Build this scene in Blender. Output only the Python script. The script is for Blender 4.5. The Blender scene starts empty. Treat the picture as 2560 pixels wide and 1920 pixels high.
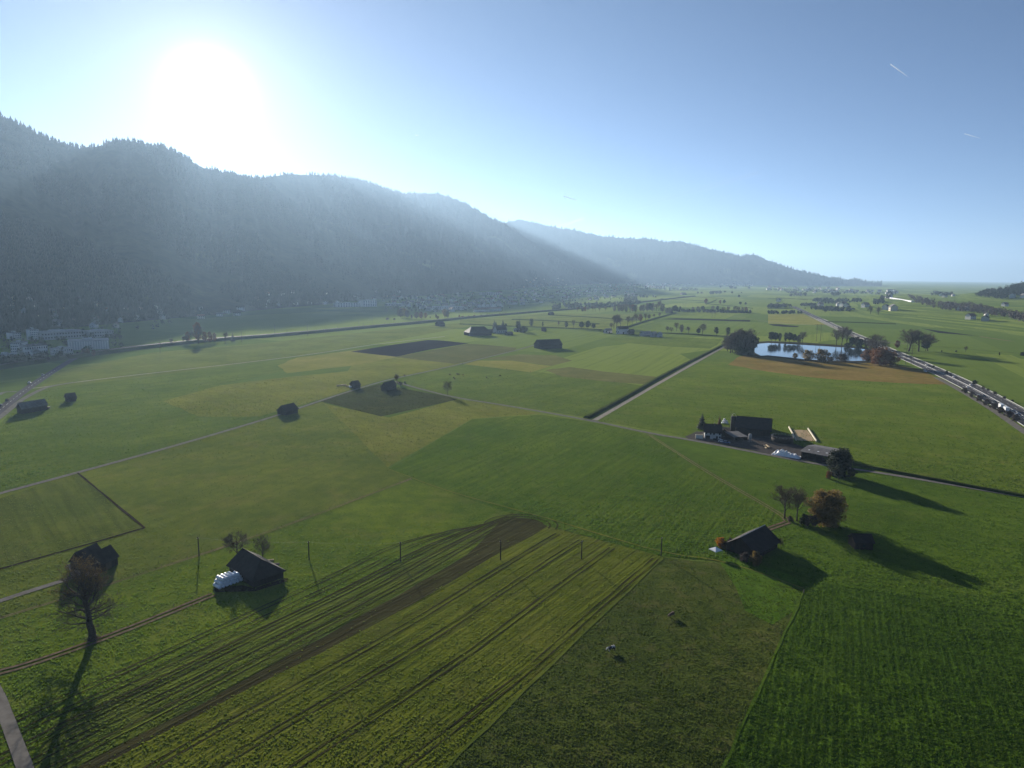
import bpy, bmesh, math, random
import numpy as np
from mathutils import Vector, Matrix, Quaternion, noise as mnoise
from mathutils.bvhtree import BVHTree

# ------------------------------------------------------------------ camera
CAM_H = 100.0
FPX, CX, CY = 1707.0, 1280.0, 960.0          # focal length and centre in photo pixels (2560 x 1920)
PITCH, ROLL = math.radians(9.12), math.radians(0.6)
scene = bpy.context.scene
COL = scene.collection
cam_data = bpy.data.cameras.new('camera')
cam_data.sensor_width = 36.0
cam_data.lens = 36.0 * FPX / 2560.0
cam_data.clip_start, cam_data.clip_end = 1.0, 200000.0
cam = bpy.data.objects.new('camera', cam_data)
COL.objects.link(cam)
cam.matrix_world = (Matrix.Translation((0, 0, CAM_H)) @ Matrix.Rotation(math.pi / 2 - PITCH, 4, 'X')
                    @ Matrix.Rotation(ROLL, 4, 'Z'))
scene.camera = cam

def ray(x, y):
    """photo pixel -> direction (right, forward, up)"""
    a, b = (x - CX) / FPX, (CY - y) / FPX
    a, b = a * math.cos(ROLL) - b * math.sin(ROLL), b * math.cos(ROLL) + a * math.sin(ROLL)
    return a, math.cos(PITCH) + b * math.sin(PITCH), b * math.cos(PITCH) - math.sin(PITCH)

VIEWS = dict(F=(0, 0, 2212 / 2560), A1=(0, 640, 3.456), A2=(640, 640, 3.456), A3=(1280, 640, 3.456),
             A4=(1920, 640, 3.456), A5=(0, 1280, 3.456), A6=(1700, 1000, 3.456), A7=(0, 280, 2.765),
             A8=(1100, 400, 2.765), B1=(2180, 840, 13.825), B2=(1580, 1300, 13.825), B3=(1180, 1310, 13.825),
             B4=(1480, 1500, 9.217), B5=(920, 1310, 9.217), B6=(480, 1310, 6.381), B7=(1740, 1010, 9.217),
             B8=(1780, 1280, 7.373), C1=(1560, 640, 6.9125), C2=(2240, 640, 6.9125), C3=(1920, 640, 6.9125),
             C4=(960, 680, 6.9125), C5=(1280, 660, 6.9125), C6=(0, 780, 5.925), C7=(800, 900, 5.53),
             C8=(0, 1500, 3.456), O=(0, 0, 1))
def px(v, x, y):
    x0, y0, s = VIEWS[v]
    return x0 + x / s, y0 + y / s
def G(v, x, y, z=0.0):
    """point where the pixel's ray meets the level z"""
    a, fw, u = ray(*px(v, x, y))
    t = (z - CAM_H) / min(u, -1e-4)
    return Vector((a * t, fw * t, z))
def AT(v, x, y, dist):
    """point on the pixel's ray at a horizontal distance"""
    a, fw, u = ray(*px(v, x, y))
    t = dist / math.hypot(a, fw)
    return Vector((a * t, fw * t, CAM_H + u * t))
def angs(v, x, y):
    a, fw, u = ray(*px(v, x, y))
    return math.atan2(a, fw), u / math.hypot(a, fw)
def mpp(p):
    """metres per photo pixel at a point"""
    d = math.cos(PITCH) * p.y + math.sin(PITCH) * (CAM_H - p.z)
    return d / FPX
def hgt(v, x, y, ytop):
    """height in metres of an upright thing standing on the ground at x, y with its top at ytop"""
    p = G(v, x, y)
    q = AT(v, x, ytop, math.hypot(p.x, p.y))
    return max(q.z, 0.3)

# ------------------------------------------------------------------ sky, sun, exposure
SUN_AZ, SUN_T = angs('F', 450, 195)
SUN_EL = math.atan(SUN_T)
SUN = Vector((math.sin(SUN_AZ) * math.cos(SUN_EL), math.cos(SUN_AZ) * math.cos(SUN_EL), math.sin(SUN_EL)))
world = bpy.data.worlds.new('World')
scene.world = world
world.use_nodes = True
wt = world.node_tree
wt.nodes.clear()
def wn(t, **kw):
    n = wt.nodes.new(t)
    for k_, v_ in kw.items():
        setattr(n, k_, v_)
    return n
w_out = wn('ShaderNodeOutputWorld')
w_sky = wn('ShaderNodeTexSky', sky_type='NISHITA', sun_disc=False, sun_elevation=SUN_EL, sun_rotation=SUN_AZ,
           altitude=500.0, air_density=0.45, dust_density=0.1, ozone_density=2.5)
w_bg = wn('ShaderNodeBackground')
w_bg.inputs['Strength'].default_value = 0.05
wt.links.new(w_sky.outputs[0], w_bg.inputs['Color'])
# bright air close round the sun (the disc itself is the sun lamp)
w_tc = wn('ShaderNodeTexCoord')
w_dot = wn('ShaderNodeVectorMath', operation='DOT_PRODUCT')
w_dot.inputs[1].default_value = SUN
wt.links.new(w_tc.outputs['Generated'], w_dot.inputs[0])
w_ac = wn('ShaderNodeMath', operation='ARCCOSINE')
wt.links.new(w_dot.outputs['Value'], w_ac.inputs[0])
def lobe(width, amp, power=1.0):
    m1 = wn('ShaderNodeMath', operation='MULTIPLY'); m1.inputs[1].default_value = 1.0 / math.radians(width)
    wt.links.new(w_ac.outputs[0], m1.inputs[0])
    mp = wn('ShaderNodeMath', operation='POWER'); mp.inputs[1].default_value = power
    wt.links.new(m1.outputs[0], mp.inputs[0])
    mn = wn('ShaderNodeMath', operation='MULTIPLY'); mn.inputs[1].default_value = -1.0
    wt.links.new(mp.outputs[0], mn.inputs[0])
    m2 = wn('ShaderNodeMath', operation='EXPONENT')
    wt.links.new(mn.outputs[0], m2.inputs[0])
    m3 = wn('ShaderNodeMath', operation='MULTIPLY'); m3.inputs[1].default_value = amp
    wt.links.new(m2.outputs[0], m3.inputs[0])
    return m3
LOBES = [(1.8, 0.9, 2.0), (4.6, 0.30, 1.0)]
acc = None
for l_ in LOBES:
    n_ = lobe(*l_)
    if acc is None:
        acc = n_
    else:
        ad = wn('ShaderNodeMath', operation='ADD')
        wt.links.new(acc.outputs[0], ad.inputs[0]); wt.links.new(n_.outputs[0], ad.inputs[1])
        acc = ad
w_bg2 = wn('ShaderNodeBackground')
w_bg2.inputs['Color'].default_value = (1.0, 0.98, 0.93, 1)
wt.links.new(acc.outputs[0], w_bg2.inputs['Strength'])
w_add = wn('ShaderNodeAddShader')
wt.links.new(w_bg.outputs[0], w_add.inputs[0]); wt.links.new(w_bg2.outputs[0], w_add.inputs[1])
wt.links.new(w_add.outputs[0], w_out.inputs['Surface'])

sun_data = bpy.data.lights.new('sun', 'SUN')
sun_data.energy = 5.0
sun_data.angle = math.radians(0.53)
sun_data.color = (1.0, 0.92, 0.80)
sun = bpy.data.objects.new('sun', sun_data)
COL.objects.link(sun)
sun.rotation_mode = 'QUATERNION'
sun.rotation_quaternion = (-SUN).to_track_quat('-Z', 'Y')
sun.location = SUN * 3000

vs = scene.view_settings
vs.view_transform = 'Standard'
vs.look = 'None'
vs.gamma = 1.0
vs.use_curve_mapping = False
vs.exposure = 1.2
scene.render.engine = 'CYCLES'
cy_ = scene.cycles
cy_.use_denoising = True
cy_.max_bounces = 6
cy_.diffuse_bounces = 2
cy_.glossy_bounces = 2
cy_.transmission_bounces = 2
cy_.transparent_max_bounces = 8
cy_.volume_bounces = 0
cy_.caustics_reflective = False
cy_.caustics_refractive = False
HAZE_DENSITY = 6e-5
HAZE_TOP = 1080.0
HAZE_G = 0.44
HAZE_COLOR = (0.48, 0.71, 1.0, 1)

# ------------------------------------------------------------------ helpers
def tag(o, label=None, cat=None, group=None, kind=None):
    if label: o['label'] = label
    if cat: o['category'] = cat
    if group: o['group'] = group
    if kind: o['kind'] = kind
    return o
def link_mesh(name, me, mat=None, parent=None):
    o = bpy.data.objects.new(name, me)
    if mat is not None and not me.materials:
        me.materials.append(mat)
    COL.objects.link(o)
    if parent is not None:
        o.parent = parent
    return o
def empty(name, loc=(0, 0, 0), rz=0.0, label=None, cat=None, group=None):
    o = bpy.data.objects.new(name, None)
    COL.objects.link(o)
    o.empty_display_size = 0.2
    o.location = loc
    o.rotation_euler = (0, 0, rz)
    return tag(o, label, cat, group)
def np_mesh(name, verts, faces, smooth=False):
    """verts (n,3), faces (m,k) arrays of one polygon size"""
    verts = np.asarray(verts, np.float32); faces = np.asarray(faces, np.int32)
    me = bpy.data.meshes.new(name)
    m, k_ = faces.shape
    me.vertices.add(len(verts)); me.vertices.foreach_set('co', verts.ravel())
    me.loops.add(m * k_); me.loops.foreach_set('vertex_index', faces.ravel())
    me.polygons.add(m)
    me.polygons.foreach_set('loop_start', np.arange(0, m * k_, k_, dtype=np.int32))
    me.polygons.foreach_set('loop_total', np.full(m, k_, dtype=np.int32))
    if smooth:
        me.polygons.foreach_set('use_smooth', np.ones(m, bool))
    me.update(calc_edges=True)
    return me
class MB:
    """collects polygons, then builds one mesh"""
    def __init__(s): s.v = []; s.f = []
    def poly(s, pts):
        n = len(s.v); s.v += [tuple(p) for p in pts]; s.f.append(tuple(range(n, n + len(pts)))); return s
    def box(s, x0, x1, y0, y1, z0, z1):
        n = len(s.v)
        s.v += [(x0, y0, z0), (x1, y0, z0), (x1, y1, z0), (x0, y1, z0), (x0, y0, z1), (x1, y0, z1), (x1, y1, z1), (x0, y1, z1)]
        s.f += [tuple(n + i for i in q) for q in ((0, 3, 2, 1), (4, 5, 6, 7), (0, 1, 5, 4), (1, 2, 6, 5), (2, 3, 7, 6), (3, 0, 4, 7))]
        return s
    def prism(s, prof, x0, x1):
        """profile of (y, z) swept along x"""
        n = len(s.v); k_ = len(prof)
        s.v += [(x0, y, z) for y, z in prof] + [(x1, y, z) for y, z in prof]
        s.f += [tuple(n + k_ - 1 - i for i in range(k_)), tuple(n + k_ + i for i in range(k_))]
        for i in range(k_):
            j = (i + 1) % k_
            s.f.append((n + i, n + j, n + k_ + j, n + k_ + i))
        return s
    def tube(s, p0, p1, r0, r1=None, n=6, cap=True):
        r1 = r0 if r1 is None else r1
        p0, p1 = Vector(p0), Vector(p1)
        d = (p1 - p0).normalized()
        a = d.orthogonal().normalized(); b = d.cross(a)
        m = len(s.v)
        for p, r in ((p0, r0), (p1, r1)):
            for i in range(n):
                t = 2 * math.pi * i / n
                s.v.append(tuple(p + a * math.cos(t) * r + b * math.sin(t) * r))
        for i in range(n):
            j = (i + 1) % n
            s.f.append((m + i, m + j, m + n + j, m + n + i))
        if cap:
            s.f.append(tuple(m + n - 1 - i for i in range(n))); s.f.append(tuple(m + n + i for i in range(n)))
        return s
    def lathe(s, prof, n=16, c=(0, 0)):
        """profile of (r, z) turned about a vertical axis"""
        m = len(s.v)
        for r, z in prof:
            for i in range(n):
                t = 2 * math.pi * i / n
                s.v.append((c[0] + r * math.cos(t), c[1] + r * math.sin(t), z))
        for q in range(len(prof) - 1):
            for i in range(n):
                j = (i + 1) % n
                s.f.append((m + q * n + i, m + q * n + j, m + q * n + n + j, m + q * n + n + i))
        return s
    def mesh(s, name, smooth=False):
        me = bpy.data.meshes.new(name)
        me.from_pydata(s.v, [], s.f)
        if smooth:
            me.polygons.foreach_set('use_smooth', np.ones(len(me.polygons), bool))
        me.update()
        return me
    def build(s, name, mat, parent=None, smooth=False):
        return link_mesh(name, s.mesh(name, smooth), mat, parent)
def copy_tree(o, parent=None):
    c = o.copy(); COL.objects.link(c); c.parent = parent
    for ch in o.children:
        copy_tree(ch, c)
    return c
RNG = random.Random(7)

# ------------------------------------------------------------------ materials
class NT:
    def __init__(s, name):
        s.m = bpy.data.materials.new(name); s.m.use_nodes = True
        s.t = s.m.node_tree; s.t.nodes.clear()
        s.out = s.t.nodes.new('ShaderNodeOutputMaterial')
        s.b = s.t.nodes.new('ShaderNodeBsdfPrincipled')
        s.t.links.new(s.b.outputs[0], s.out.inputs[0])
        s.geo = None
    def n(s, t, **kw):
        nd = s.t.nodes.new(t)
        for k_, v_ in kw.items():
            if hasattr(nd, k_): setattr(nd, k_, v_)
            else: nd.inputs[k_.replace('_', ' ')].default_value = v_
        return nd
    def l(s, a, b): s.t.links.new(a, b)
    def pos(s):
        if s.geo is None: s.geo = s.n('ShaderNodeNewGeometry')
        return s.geo.outputs['Position']
    def objco(s):
        return s.n('ShaderNodeTexCoord').outputs['Object']
    def noise(s, scale, detail=3.0, rough=0.55, vec=None, dist=0.0):
        nd = s.n('ShaderNodeTexNoise')
        nd.inputs['Scale'].default_value = scale; nd.inputs['Detail'].default_value = detail
        nd.inputs['Roughness'].default_value = rough; nd.inputs['Distortion'].default_value = dist
        s.l(vec if vec is not None else s.pos(), nd.inputs['Vector'])
        return nd.outputs['Fac']
    def mapping(s, vec, rot=0.0, scale=(1, 1, 1)):
        # Rotates first, then scales, so that streaks follow the direction
        m1 = s.n('ShaderNodeMapping', vector_type='POINT'); m1.inputs['Rotation'].default_value = (0, 0, rot)
        s.l(vec, m1.inputs['Vector'])
        m2 = s.n('ShaderNodeVectorMath', operation='MULTIPLY'); m2.inputs[1].default_value = scale
        s.l(m1.outputs[0], m2.inputs[0])
        return m2.outputs[0]
    def math(s, op, a, b=None, clamp=False):
        nd = s.n('ShaderNodeMath', operation=op, use_clamp=clamp)
        for i, v in enumerate((a, b)):
            if v is None: continue
            if isinstance(v, (int, float)): nd.inputs[i].default_value = v
            else: s.l(v, nd.inputs[i])
        return nd.outputs[0]
    def rng(s, fac, a, b, c=0.0, d=1.0):
        nd = s.n('ShaderNodeMapRange')
        s.l(fac, nd.inputs['Value'])
        for i, v in zip((1, 2, 3, 4), (a, b, c, d)): nd.inputs[i].default_value = v
        return nd.outputs[0]
    def mix(s, fac, a, b, blend='MIX'):
        nd = s.n('ShaderNodeMix', data_type='RGBA', blend_type=blend)
        if isinstance(fac, (int, float)): nd.inputs[0].default_value = fac
        else: s.l(fac, nd.inputs[0])
        for i, v in ((6, a), (7, b)):
            if isinstance(v, (tuple, list)): nd.inputs[i].default_value = (*v[:3], 1)
            else: s.l(v, nd.inputs[i])
        return nd.outputs[2]
    def color(s, c):
        if isinstance(c, (tuple, list)): s.b.inputs['Base Color'].default_value = (*c[:3], 1)
        else: s.l(c, s.b.inputs['Base Color'])
    def set(s, **kw):
        for k_, v_ in kw.items(): s.b.inputs[k_.replace('_', ' ')].default_value = v_
    def bump(s, h, strength=0.5, dist=0.1):
        nd = s.n('ShaderNodeBump'); nd.inputs['Strength'].default_value = strength; nd.inputs['Distance'].default_value = dist
        s.l(h, nd.inputs['Height']); s.l(nd.outputs[0], s.b.inputs['Normal'])

def plain(name, c, rough=0.8, var=0.25, scale=1.0, spec=0.3, metal=0.0, obj=True):
    k = NT(name)
    f = k.noise(scale, 4, 0.6, k.objco() if obj else None)
    k.color(k.mix(k.rng(f, 0.3, 0.7), tuple(v * (1 - var) for v in c), tuple(min(1, v * (1 + var)) for v in c)))
    k.set(Roughness=rough, Metallic=metal)
    k.b.inputs['Specular IOR Level'].default_value = spec
    return k.m

def blades(k, c):
    # upright blades catch a low sun far better than level ground does
    k.b.inputs['Sheen Weight'].default_value = 0.2
    k.b.inputs['Sheen Roughness'].default_value = 0.45
    k.l(k.mix(0.3, c, (0.50, 0.58, 0.14)), k.b.inputs['Sheen Tint'])
def grass(name, dark, light, streak=None, streak_w=3.0, streak_amt=0.45, soil=0.0, soil_c=(0.085, 0.065, 0.035),
          bump=0.6, tuft=1.6, straw=0.25, straw_c=(0.16, 0.13, 0.045), patch=0.02, bdist=0.35):
    """meadow or crop: patches, tufts with relief, streaks along the working direction, worn soil"""
    k = NT(name)
    big = k.noise(patch, 3, 0.5)
    mid = k.noise(0.16, 4, 0.6)
    fine = k.noise(tuft, 3, 0.6)
    fac = k.math('ADD', k.math('MULTIPLY', big, 0.45), k.math('ADD', k.math('MULTIPLY', mid, 0.30), k.math('MULTIPLY', fine, 0.25)))
    c = k.mix(k.rng(fac, 0.40, 0.60), dark, light)
    h = k.math('ADD', k.math('MULTIPLY', fine, 0.6), k.math('MULTIPLY', mid, 0.8))
    st = k.noise(0.045, 4, 0.65, dist=0.4)
    c = k.mix(k.math('MULTIPLY', k.rng(st, 0.52, 0.72), straw), c, straw_c)
    if streak is not None:
        v = k.mapping(k.pos(), -streak, (0.012, 1.0 / streak_w, 1.0))
        s1 = k.noise(1.0, 3, 0.6, v)
        v2 = k.mapping(k.pos(), -streak, (0.03, 3.0 / streak_w, 1.0))
        s2 = k.noise(1.0, 2, 0.5, v2)
        ss = k.math('ADD', k.math('MULTIPLY', s1, 0.6), k.math('MULTIPLY', s2, 0.4))
        c = k.mix(k.math('MULTIPLY', k.rng(ss, 0.42, 0.62), streak_amt), c, tuple(v_ * 0.55 for v_ in dark))
        h = k.math('ADD', h, k.math('MULTIPLY', k.rng(ss, 0.35, 0.65), -streak_amt * 1.2))
        if soil:
            c = k.mix(k.math('MULTIPLY', k.rng(s1, 0.55, 0.68), soil), c, soil_c)
    elif soil:
        c = k.mix(k.math('MULTIPLY', k.rng(mid, 0.52, 0.70), soil), c, soil_c)
    k.color(c)
    k.set(Roughness=0.85)
    k.b.inputs['Specular IOR Level'].default_value = 0.0
    blades(k, c)
    k.bump(h, bump, bdist)
    return k.m
def soil(name, dark, light, streak=None, streak_w=1.2):
    k = NT(name)
    mid = k.noise(0.25, 4, 0.65); fine = k.noise(1.8, 4, 0.7)
    f = k.math('ADD', k.math('MULTIPLY', mid, 0.5), k.math('MULTIPLY', fine, 0.5))
    c = k.mix(k.rng(f, 0.35, 0.65), dark, light)
    h = f
    if streak is not None:
        v = k.mapping(k.pos(), -streak, (0.02, 1.0 / streak_w, 1.0))
        s1 = k.noise(1.0, 2, 0.5, v)
        c = k.mix(k.rng(s1, 0.4, 0.65, 0, 0.6), c, tuple(v_ * 0.5 for v_ in dark))
        h = k.math('ADD', f, k.math('MULTIPLY', s1, -0.8))
    k.color(c); k.set(Roughness=0.95); k.b.inputs['Specular IOR Level'].default_value = 0.0
    k.bump(h, 0.5, 0.12)
    return k.m

# ------------------------------------------------------------------ ground
def base_ground_mat():
    k = NT('valley_grass')
    v = k.mapping(k.pos(), -math.radians(66), (1 / 420.0, 1 / 170.0, 1.0))
    vo = k.n('ShaderNodeTexVoronoi', feature='F1', distance='CHEBYCHEV')
    vo.inputs['Scale'].default_value = 1.0; vo.inputs['Randomness'].default_value = 0.7
    k.l(v, vo.inputs['Vector'])
    sep = k.n('ShaderNodeSeparateColor'); k.l(vo.outputs['Color'], sep.inputs[0])
    mid = k.noise(0.05, 4, 0.6); fine = k.noise(1.4, 3, 0.6)
    fac = k.math('ADD', k.math('MULTIPLY', sep.outputs[0], 0.6), k.math('ADD', k.math('MULTIPLY', mid, 0.25), k.math('MULTIPLY', fine, 0.2)))
    c = k.mix(k.rng(fac, 0.25, 0.85), (0.045, 0.085, 0.013), (0.135, 0.175, 0.032))
    s1 = k.noise(1.0, 3, 0.6, k.mapping(k.pos(), -math.radians(66), (0.004, 0.12, 1.0)))
    c = k.mix(k.rng(s1, 0.5, 0.7, 0, 0.45), c, (0.04, 0.075, 0.014))
    k.color(c); k.set(Roughness=0.85); k.b.inputs['Specular IOR Level'].default_value = 0.0
    blades(k, c)
    k.bump(k.math('ADD', fine, mid), 0.5, 0.3)
    return k.m
M = {}
M['valley'] = base_ground_mat()
# one sheet to the horizon, finer near the middle
gv, gf = [], []
rings = [0, 150, 400, 1000, 2500, 6000, 14000, 30000]
NS = 48
gv.append((0, 0, 0))
for r in rings[1:]:
    for i in range(NS):
        t = 2 * math.pi * i / NS
        gv.append((r * math.cos(t), r * math.sin(t), 0))
mg = bpy.data.meshes.new('ground')
fs = [(0, 1 + i, 1 + (i + 1) % NS) for i in range(NS)]
for q in range(len(rings) - 2):
    for i in range(NS):
        j = (i + 1) % NS
        fs.append((1 + q * NS + i, 1 + (q + 1) * NS + i, 1 + (q + 1) * NS + j, 1 + q * NS + j))
mg.from_pydata(gv, [], fs)
ground = link_mesh('ground', mg, M['valley'])
tag(ground, kind='structure')

# ------------------------------------------------------------------ numpy value noise for terrain
def vnoise(x, y, seed=0):
    xi = np.floor(x).astype(np.int64); yi = np.floor(y).astype(np.int64)
    xf = x - xi; yf = y - yi
    def h(a, b):
        n = (a * 374761393 + b * 668265263 + seed * 974634557) & 0x7fffffff
        n = ((n ^ (n >> 13)) * 1274126177) & 0x7fffffff
        return ((n ^ (n >> 16)) & 0xffff) / 65535.0
    u = xf * xf * (3 - 2 * xf); w = yf * yf * (3 - 2 * yf)
    return (h(xi, yi) * (1 - u) + h(xi + 1, yi) * u) * (1 - w) + (h(xi, yi + 1) * (1 - u) + h(xi + 1, yi + 1) * u) * w
def fbm(x, y, octv=5, seed=0, gain=0.5):
    s = np.zeros_like(x, float); a = 1.0; tot = 0
    for o in range(octv):
        s += a * vnoise(x * 2 ** o, y * 2 ** o, seed + o * 17); tot += a; a *= gain
    return s / tot

# ------------------------------------------------------------------ mountains
def mountain_mat(name, forest, forest2, meadow, amt):
    k = NT(name)
    a = k.noise(0.004, 6, 0.6); b = k.noise(0.035, 4, 0.6); c0 = k.noise(0.0016, 4, 0.55)
    c = k.mix(k.rng(k.math('ADD', k.math('MULTIPLY', a, 0.5), k.math('MULTIPLY', b, 0.5)), 0.38, 0.62), forest, forest2)
    c = k.mix(k.rng(k.math('ADD', k.math('MULTIPLY', c0, 0.6), k.math('MULTIPLY', a, 0.4)), 0.60, 0.66, 0, amt), c, meadow)
    k.color(c); k.set(Roughness=0.95); k.b.inputs['Specular IOR Level'].default_value = 0.05
    k.bump(b, 0.8, 8.0)
    return k.m
RIDGE1 = [(-420, 190), (-180, 200), (-50, 228), (0, 255), (60, 283), (110, 305), (145, 320), (200, 318), (245, 312), (280, 306), (320, 318),
          (355, 318), (400, 340), (440, 362), (500, 375), (520, 383), (560, 387), (600, 378), (660, 376), (720, 380),
          (780, 388), (830, 405), (870, 418), (915, 418), (945, 418), (985, 430), (1040, 458), (1060, 472), (1090, 482),
          (1130, 510), (1180, 543), (1240, 575), (1290, 597), (1325, 608)]
RIDGE2 = [(900, 560), (1000, 520), (1060, 490), (1100, 478), (1125, 475), (1180, 488), (1240, 497), (1300, 510), (1355, 515), (1400, 515), (1430, 522),
          (1470, 521), (1500, 530), (1560, 543), (1600, 553), (1630, 550), (1660, 563), (1700, 578), (1760, 592), (1800, 600), (1850, 606), (1905, 612)]
def build_mountain(name, ridge, dist_r, dist_f, amp, mat, nu, nv, seed, back=0.35):
    """columns of ground from a foot line up to a crest line, dropping again behind it"""
    rr = np.array([angs('F', *q) for q in ridge])
    az = np.linspace(rr[0, 0], rr[-1, 0], nu)
    te = np.interp(az, rr[:, 0], rr[:, 1])
    jit = (fbm(az * 220, az * 0 + 3, 4, seed) - 0.5) * 0.0035
    Dr = np.interp(np.degrees(az), *zip(*dist_r)); Df = np.interp(np.degrees(az), *zip(*dist_f))
    # soften the plan line
    ker = np.hanning(13); ker /= ker.sum()
    Dr = np.convolve(np.pad(Dr, 6, mode='edge'), ker, 'valid'); Df = np.convolve(np.pad(Df, 6, mode='edge'), ker, 'valid')
    Hr = np.maximum(CAM_H + Dr * (te + jit), 3.0)
    t = np.concatenate([np.linspace(0, 1, nv), np.linspace(1, 1 + back, 8)[1:]])
    T, A = np.meshgrid(t, az, indexing='ij')
    D = Df + (Dr - Df) * T
    X, Y = np.sin(A) * D, np.cos(A) * D
    prof = np.where(T <= 1, 0.42 * T + 0.58 * np.clip(T, 0, 1) ** 1.7, 1 - ((T - 1) / back) ** 1.2)
    n1 = fbm(X / 900, Y / 900, 5, seed + 3) - 0.5
    n2 = np.abs(fbm(A * 38 + 0.6 * T, T * 1.3, 4, seed + 5) - 0.5) * 2
    w = np.clip(T, 0, 1) * np.clip(1 - T, 0, 1) * 4
    Z = Hr * prof * (1 + w * (amp * n1 - 0.6 * amp * (n2 - 0.3)))
    Z = np.where(T > 1, np.maximum(Z, -2), Z)
    Z[0, :] = -0.5
    Z[-1, :] = -0.5
    n_t = len(t)
    V = np.stack([X, Y, Z], -1).reshape(-1, 3)
    idx = np.arange(n_t * nu).reshape(n_t, nu)
    F = np.stack([idx[:-1, :-1], idx[:-1, 1:], idx[1:, 1:], idx[1:, :-1]], -1).reshape(-1, 4)
    me = np_mesh(name, V, F, True)
    o = link_mesh(name, me, mat)
    tag(o, kind='structure')
    return o, (X, Y, Z, T, A)
M['mount1'] = mountain_mat('mountain_forest', (0.018, 0.026, 0.014), (0.045, 0.050, 0.022), (0.085, 0.105, 0.035), 0.85)
M['mount2'] = mountain_mat('far_mountain_forest', (0.022, 0.032, 0.020), (0.045, 0.055, 0.028), (0.11, 0.13, 0.05), 0.8)
DR1 = [(-60, 2800), (-44, 2900), (-36, 3100), (-30, 3330), (-26.5, 3480), (-26, 3600), (-25.3, 3640), (-24.8, 3900), (-24, 3930), (-22.2, 4020), (-21, 3940), (-19.9, 4130), (-19, 4500), (-17.8, 4920), (-16.5, 5100), (-15.3, 5200), (-12.9, 6240), (-8, 7200), (0, 8300), (9, 9300)]
DF1 = [(-60, 1150), (-44, 1250), (-36, 1330), (-30, 1500), (-23, 1750), (-16, 2200), (-10, 2800), (-5, 3500), (0, 4700), (4, 6500), (6, 8000), (9, 9000)]
mt1, MT1 = build_mountain('mountain', RIDGE1, DR1, DF1, 0.42, M['mount1'], 520, 110, 11)
mt2, MT2 = build_mountain('far_mountain', RIDGE2, [(-20, 9700), (0, 9700), (12, 10000), (32, 11000)],
                          [(-20, 8700), (0, 8700), (12, 8900), (32, 9800)], 0.35, M['mount2'], 320, 50, 29)
BVH1 = BVHTree.FromObject(mt1, bpy.context.evaluated_depsgraph_get())
def HIT(v, x, y, bvh=None):
    """pixel -> point on the mountain, or on the ground when the ray passes below it"""
    d = Vector(ray(*px(v, x, y))).normalized()
    h = (bvh or BVH1).ray_cast(Vector((0, 0, CAM_H)), d)
    g = G(v, x, y) if d.z < -1e-4 else None
    if h[0] is not None and (g is None or h[0].length < g.length):
        return h[0]
    return g
def conifer_mass(name, pts, hs, mat, seed=1, tiers=2, sides=5, wid=0.2):
    """many small conifers as one mesh: each a pair of ragged cones"""
    r = np.random.default_rng(seed)
    n = len(pts); V = []; F = []
    per = tiers * (sides + 1)
    vv = np.zeros((n, per, 3)); ang0 = r.random(n) * 6.28
    for t_ in range(tiers):
        zb = 0.08 + 0.38 * t_; zt = 0.62 + 0.38 * t_ if t_ < tiers - 1 else 1.0
        rad = (wid, wid * 0.72, wid * 0.5)[t_]
        for i in range(sides):
            a = ang0 + 6.283 * i / sides + t_ * 0.6
            q = rad * hs * (0.75 + 0.5 * r.random(n))
            vv[:, t_ * (sides + 1) + i, 0] = pts[:, 0] + np.cos(a) * q
            vv[:, t_ * (sides + 1) + i, 1] = pts[:, 1] + np.sin(a) * q
            vv[:, t_ * (sides + 1) + i, 2] = pts[:, 2] + hs * (zb + 0.06 * r.random(n))
        vv[:, t_ * (sides + 1) + sides, 0] = pts[:, 0]; vv[:, t_ * (sides + 1) + sides, 1] = pts[:, 1]
        vv[:, t_ * (sides + 1) + sides, 2] = pts[:, 2] + hs * zt
    base = np.arange(n)[:, None, None] * per
    tri = []
    for t_ in range(tiers):
        o_ = t_ * (sides + 1)
        for i in range(sides):
            tri.append((o_ + i, o_ + (i + 1) % sides, o_ + sides))
    ff = (base + np.array(tri)[None]).reshape(-1, 3)
    o = link_mesh(name, np_mesh(name, vv.reshape(-1, 3), ff), mat)
    return tag(o, kind='stuff')
def foliage_mat(name, a, b, scale=0.6, trans=0.25, obj=False):
    k = NT(name)
    f = k.noise(scale, 3, 0.6, k.objco() if obj else None)
    oi = k.n('ShaderNodeObjectInfo')
    c = k.mix(k.rng(f, 0.3, 0.7), a, b)
    c = k.mix(k.rng(oi.outputs['Random'], 0, 1, 0.0, 0.35), c, tuple(v * 0.55 for v in a))
    k.color(c); k.set(Roughness=0.7); k.b.inputs['Specular IOR Level'].default_value = 0.2
    if trans:
        tr = k.n('ShaderNodeBsdfTranslucent'); k.l(c, tr.inputs[0])
        mx = k.n('ShaderNodeMixShader'); mx.inputs[0].default_value = trans
        k.l(k.b.outputs[0], mx.inputs[1]); k.l(tr.outputs[0], mx.inputs[2]); k.l(mx.outputs[0], k.out.inputs[0])
    return k.m
M['forest'] = foliage_mat('forest_needles', (0.012, 0.022, 0.010), (0.035, 0.042, 0.018), 0.02, 0.0)
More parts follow.
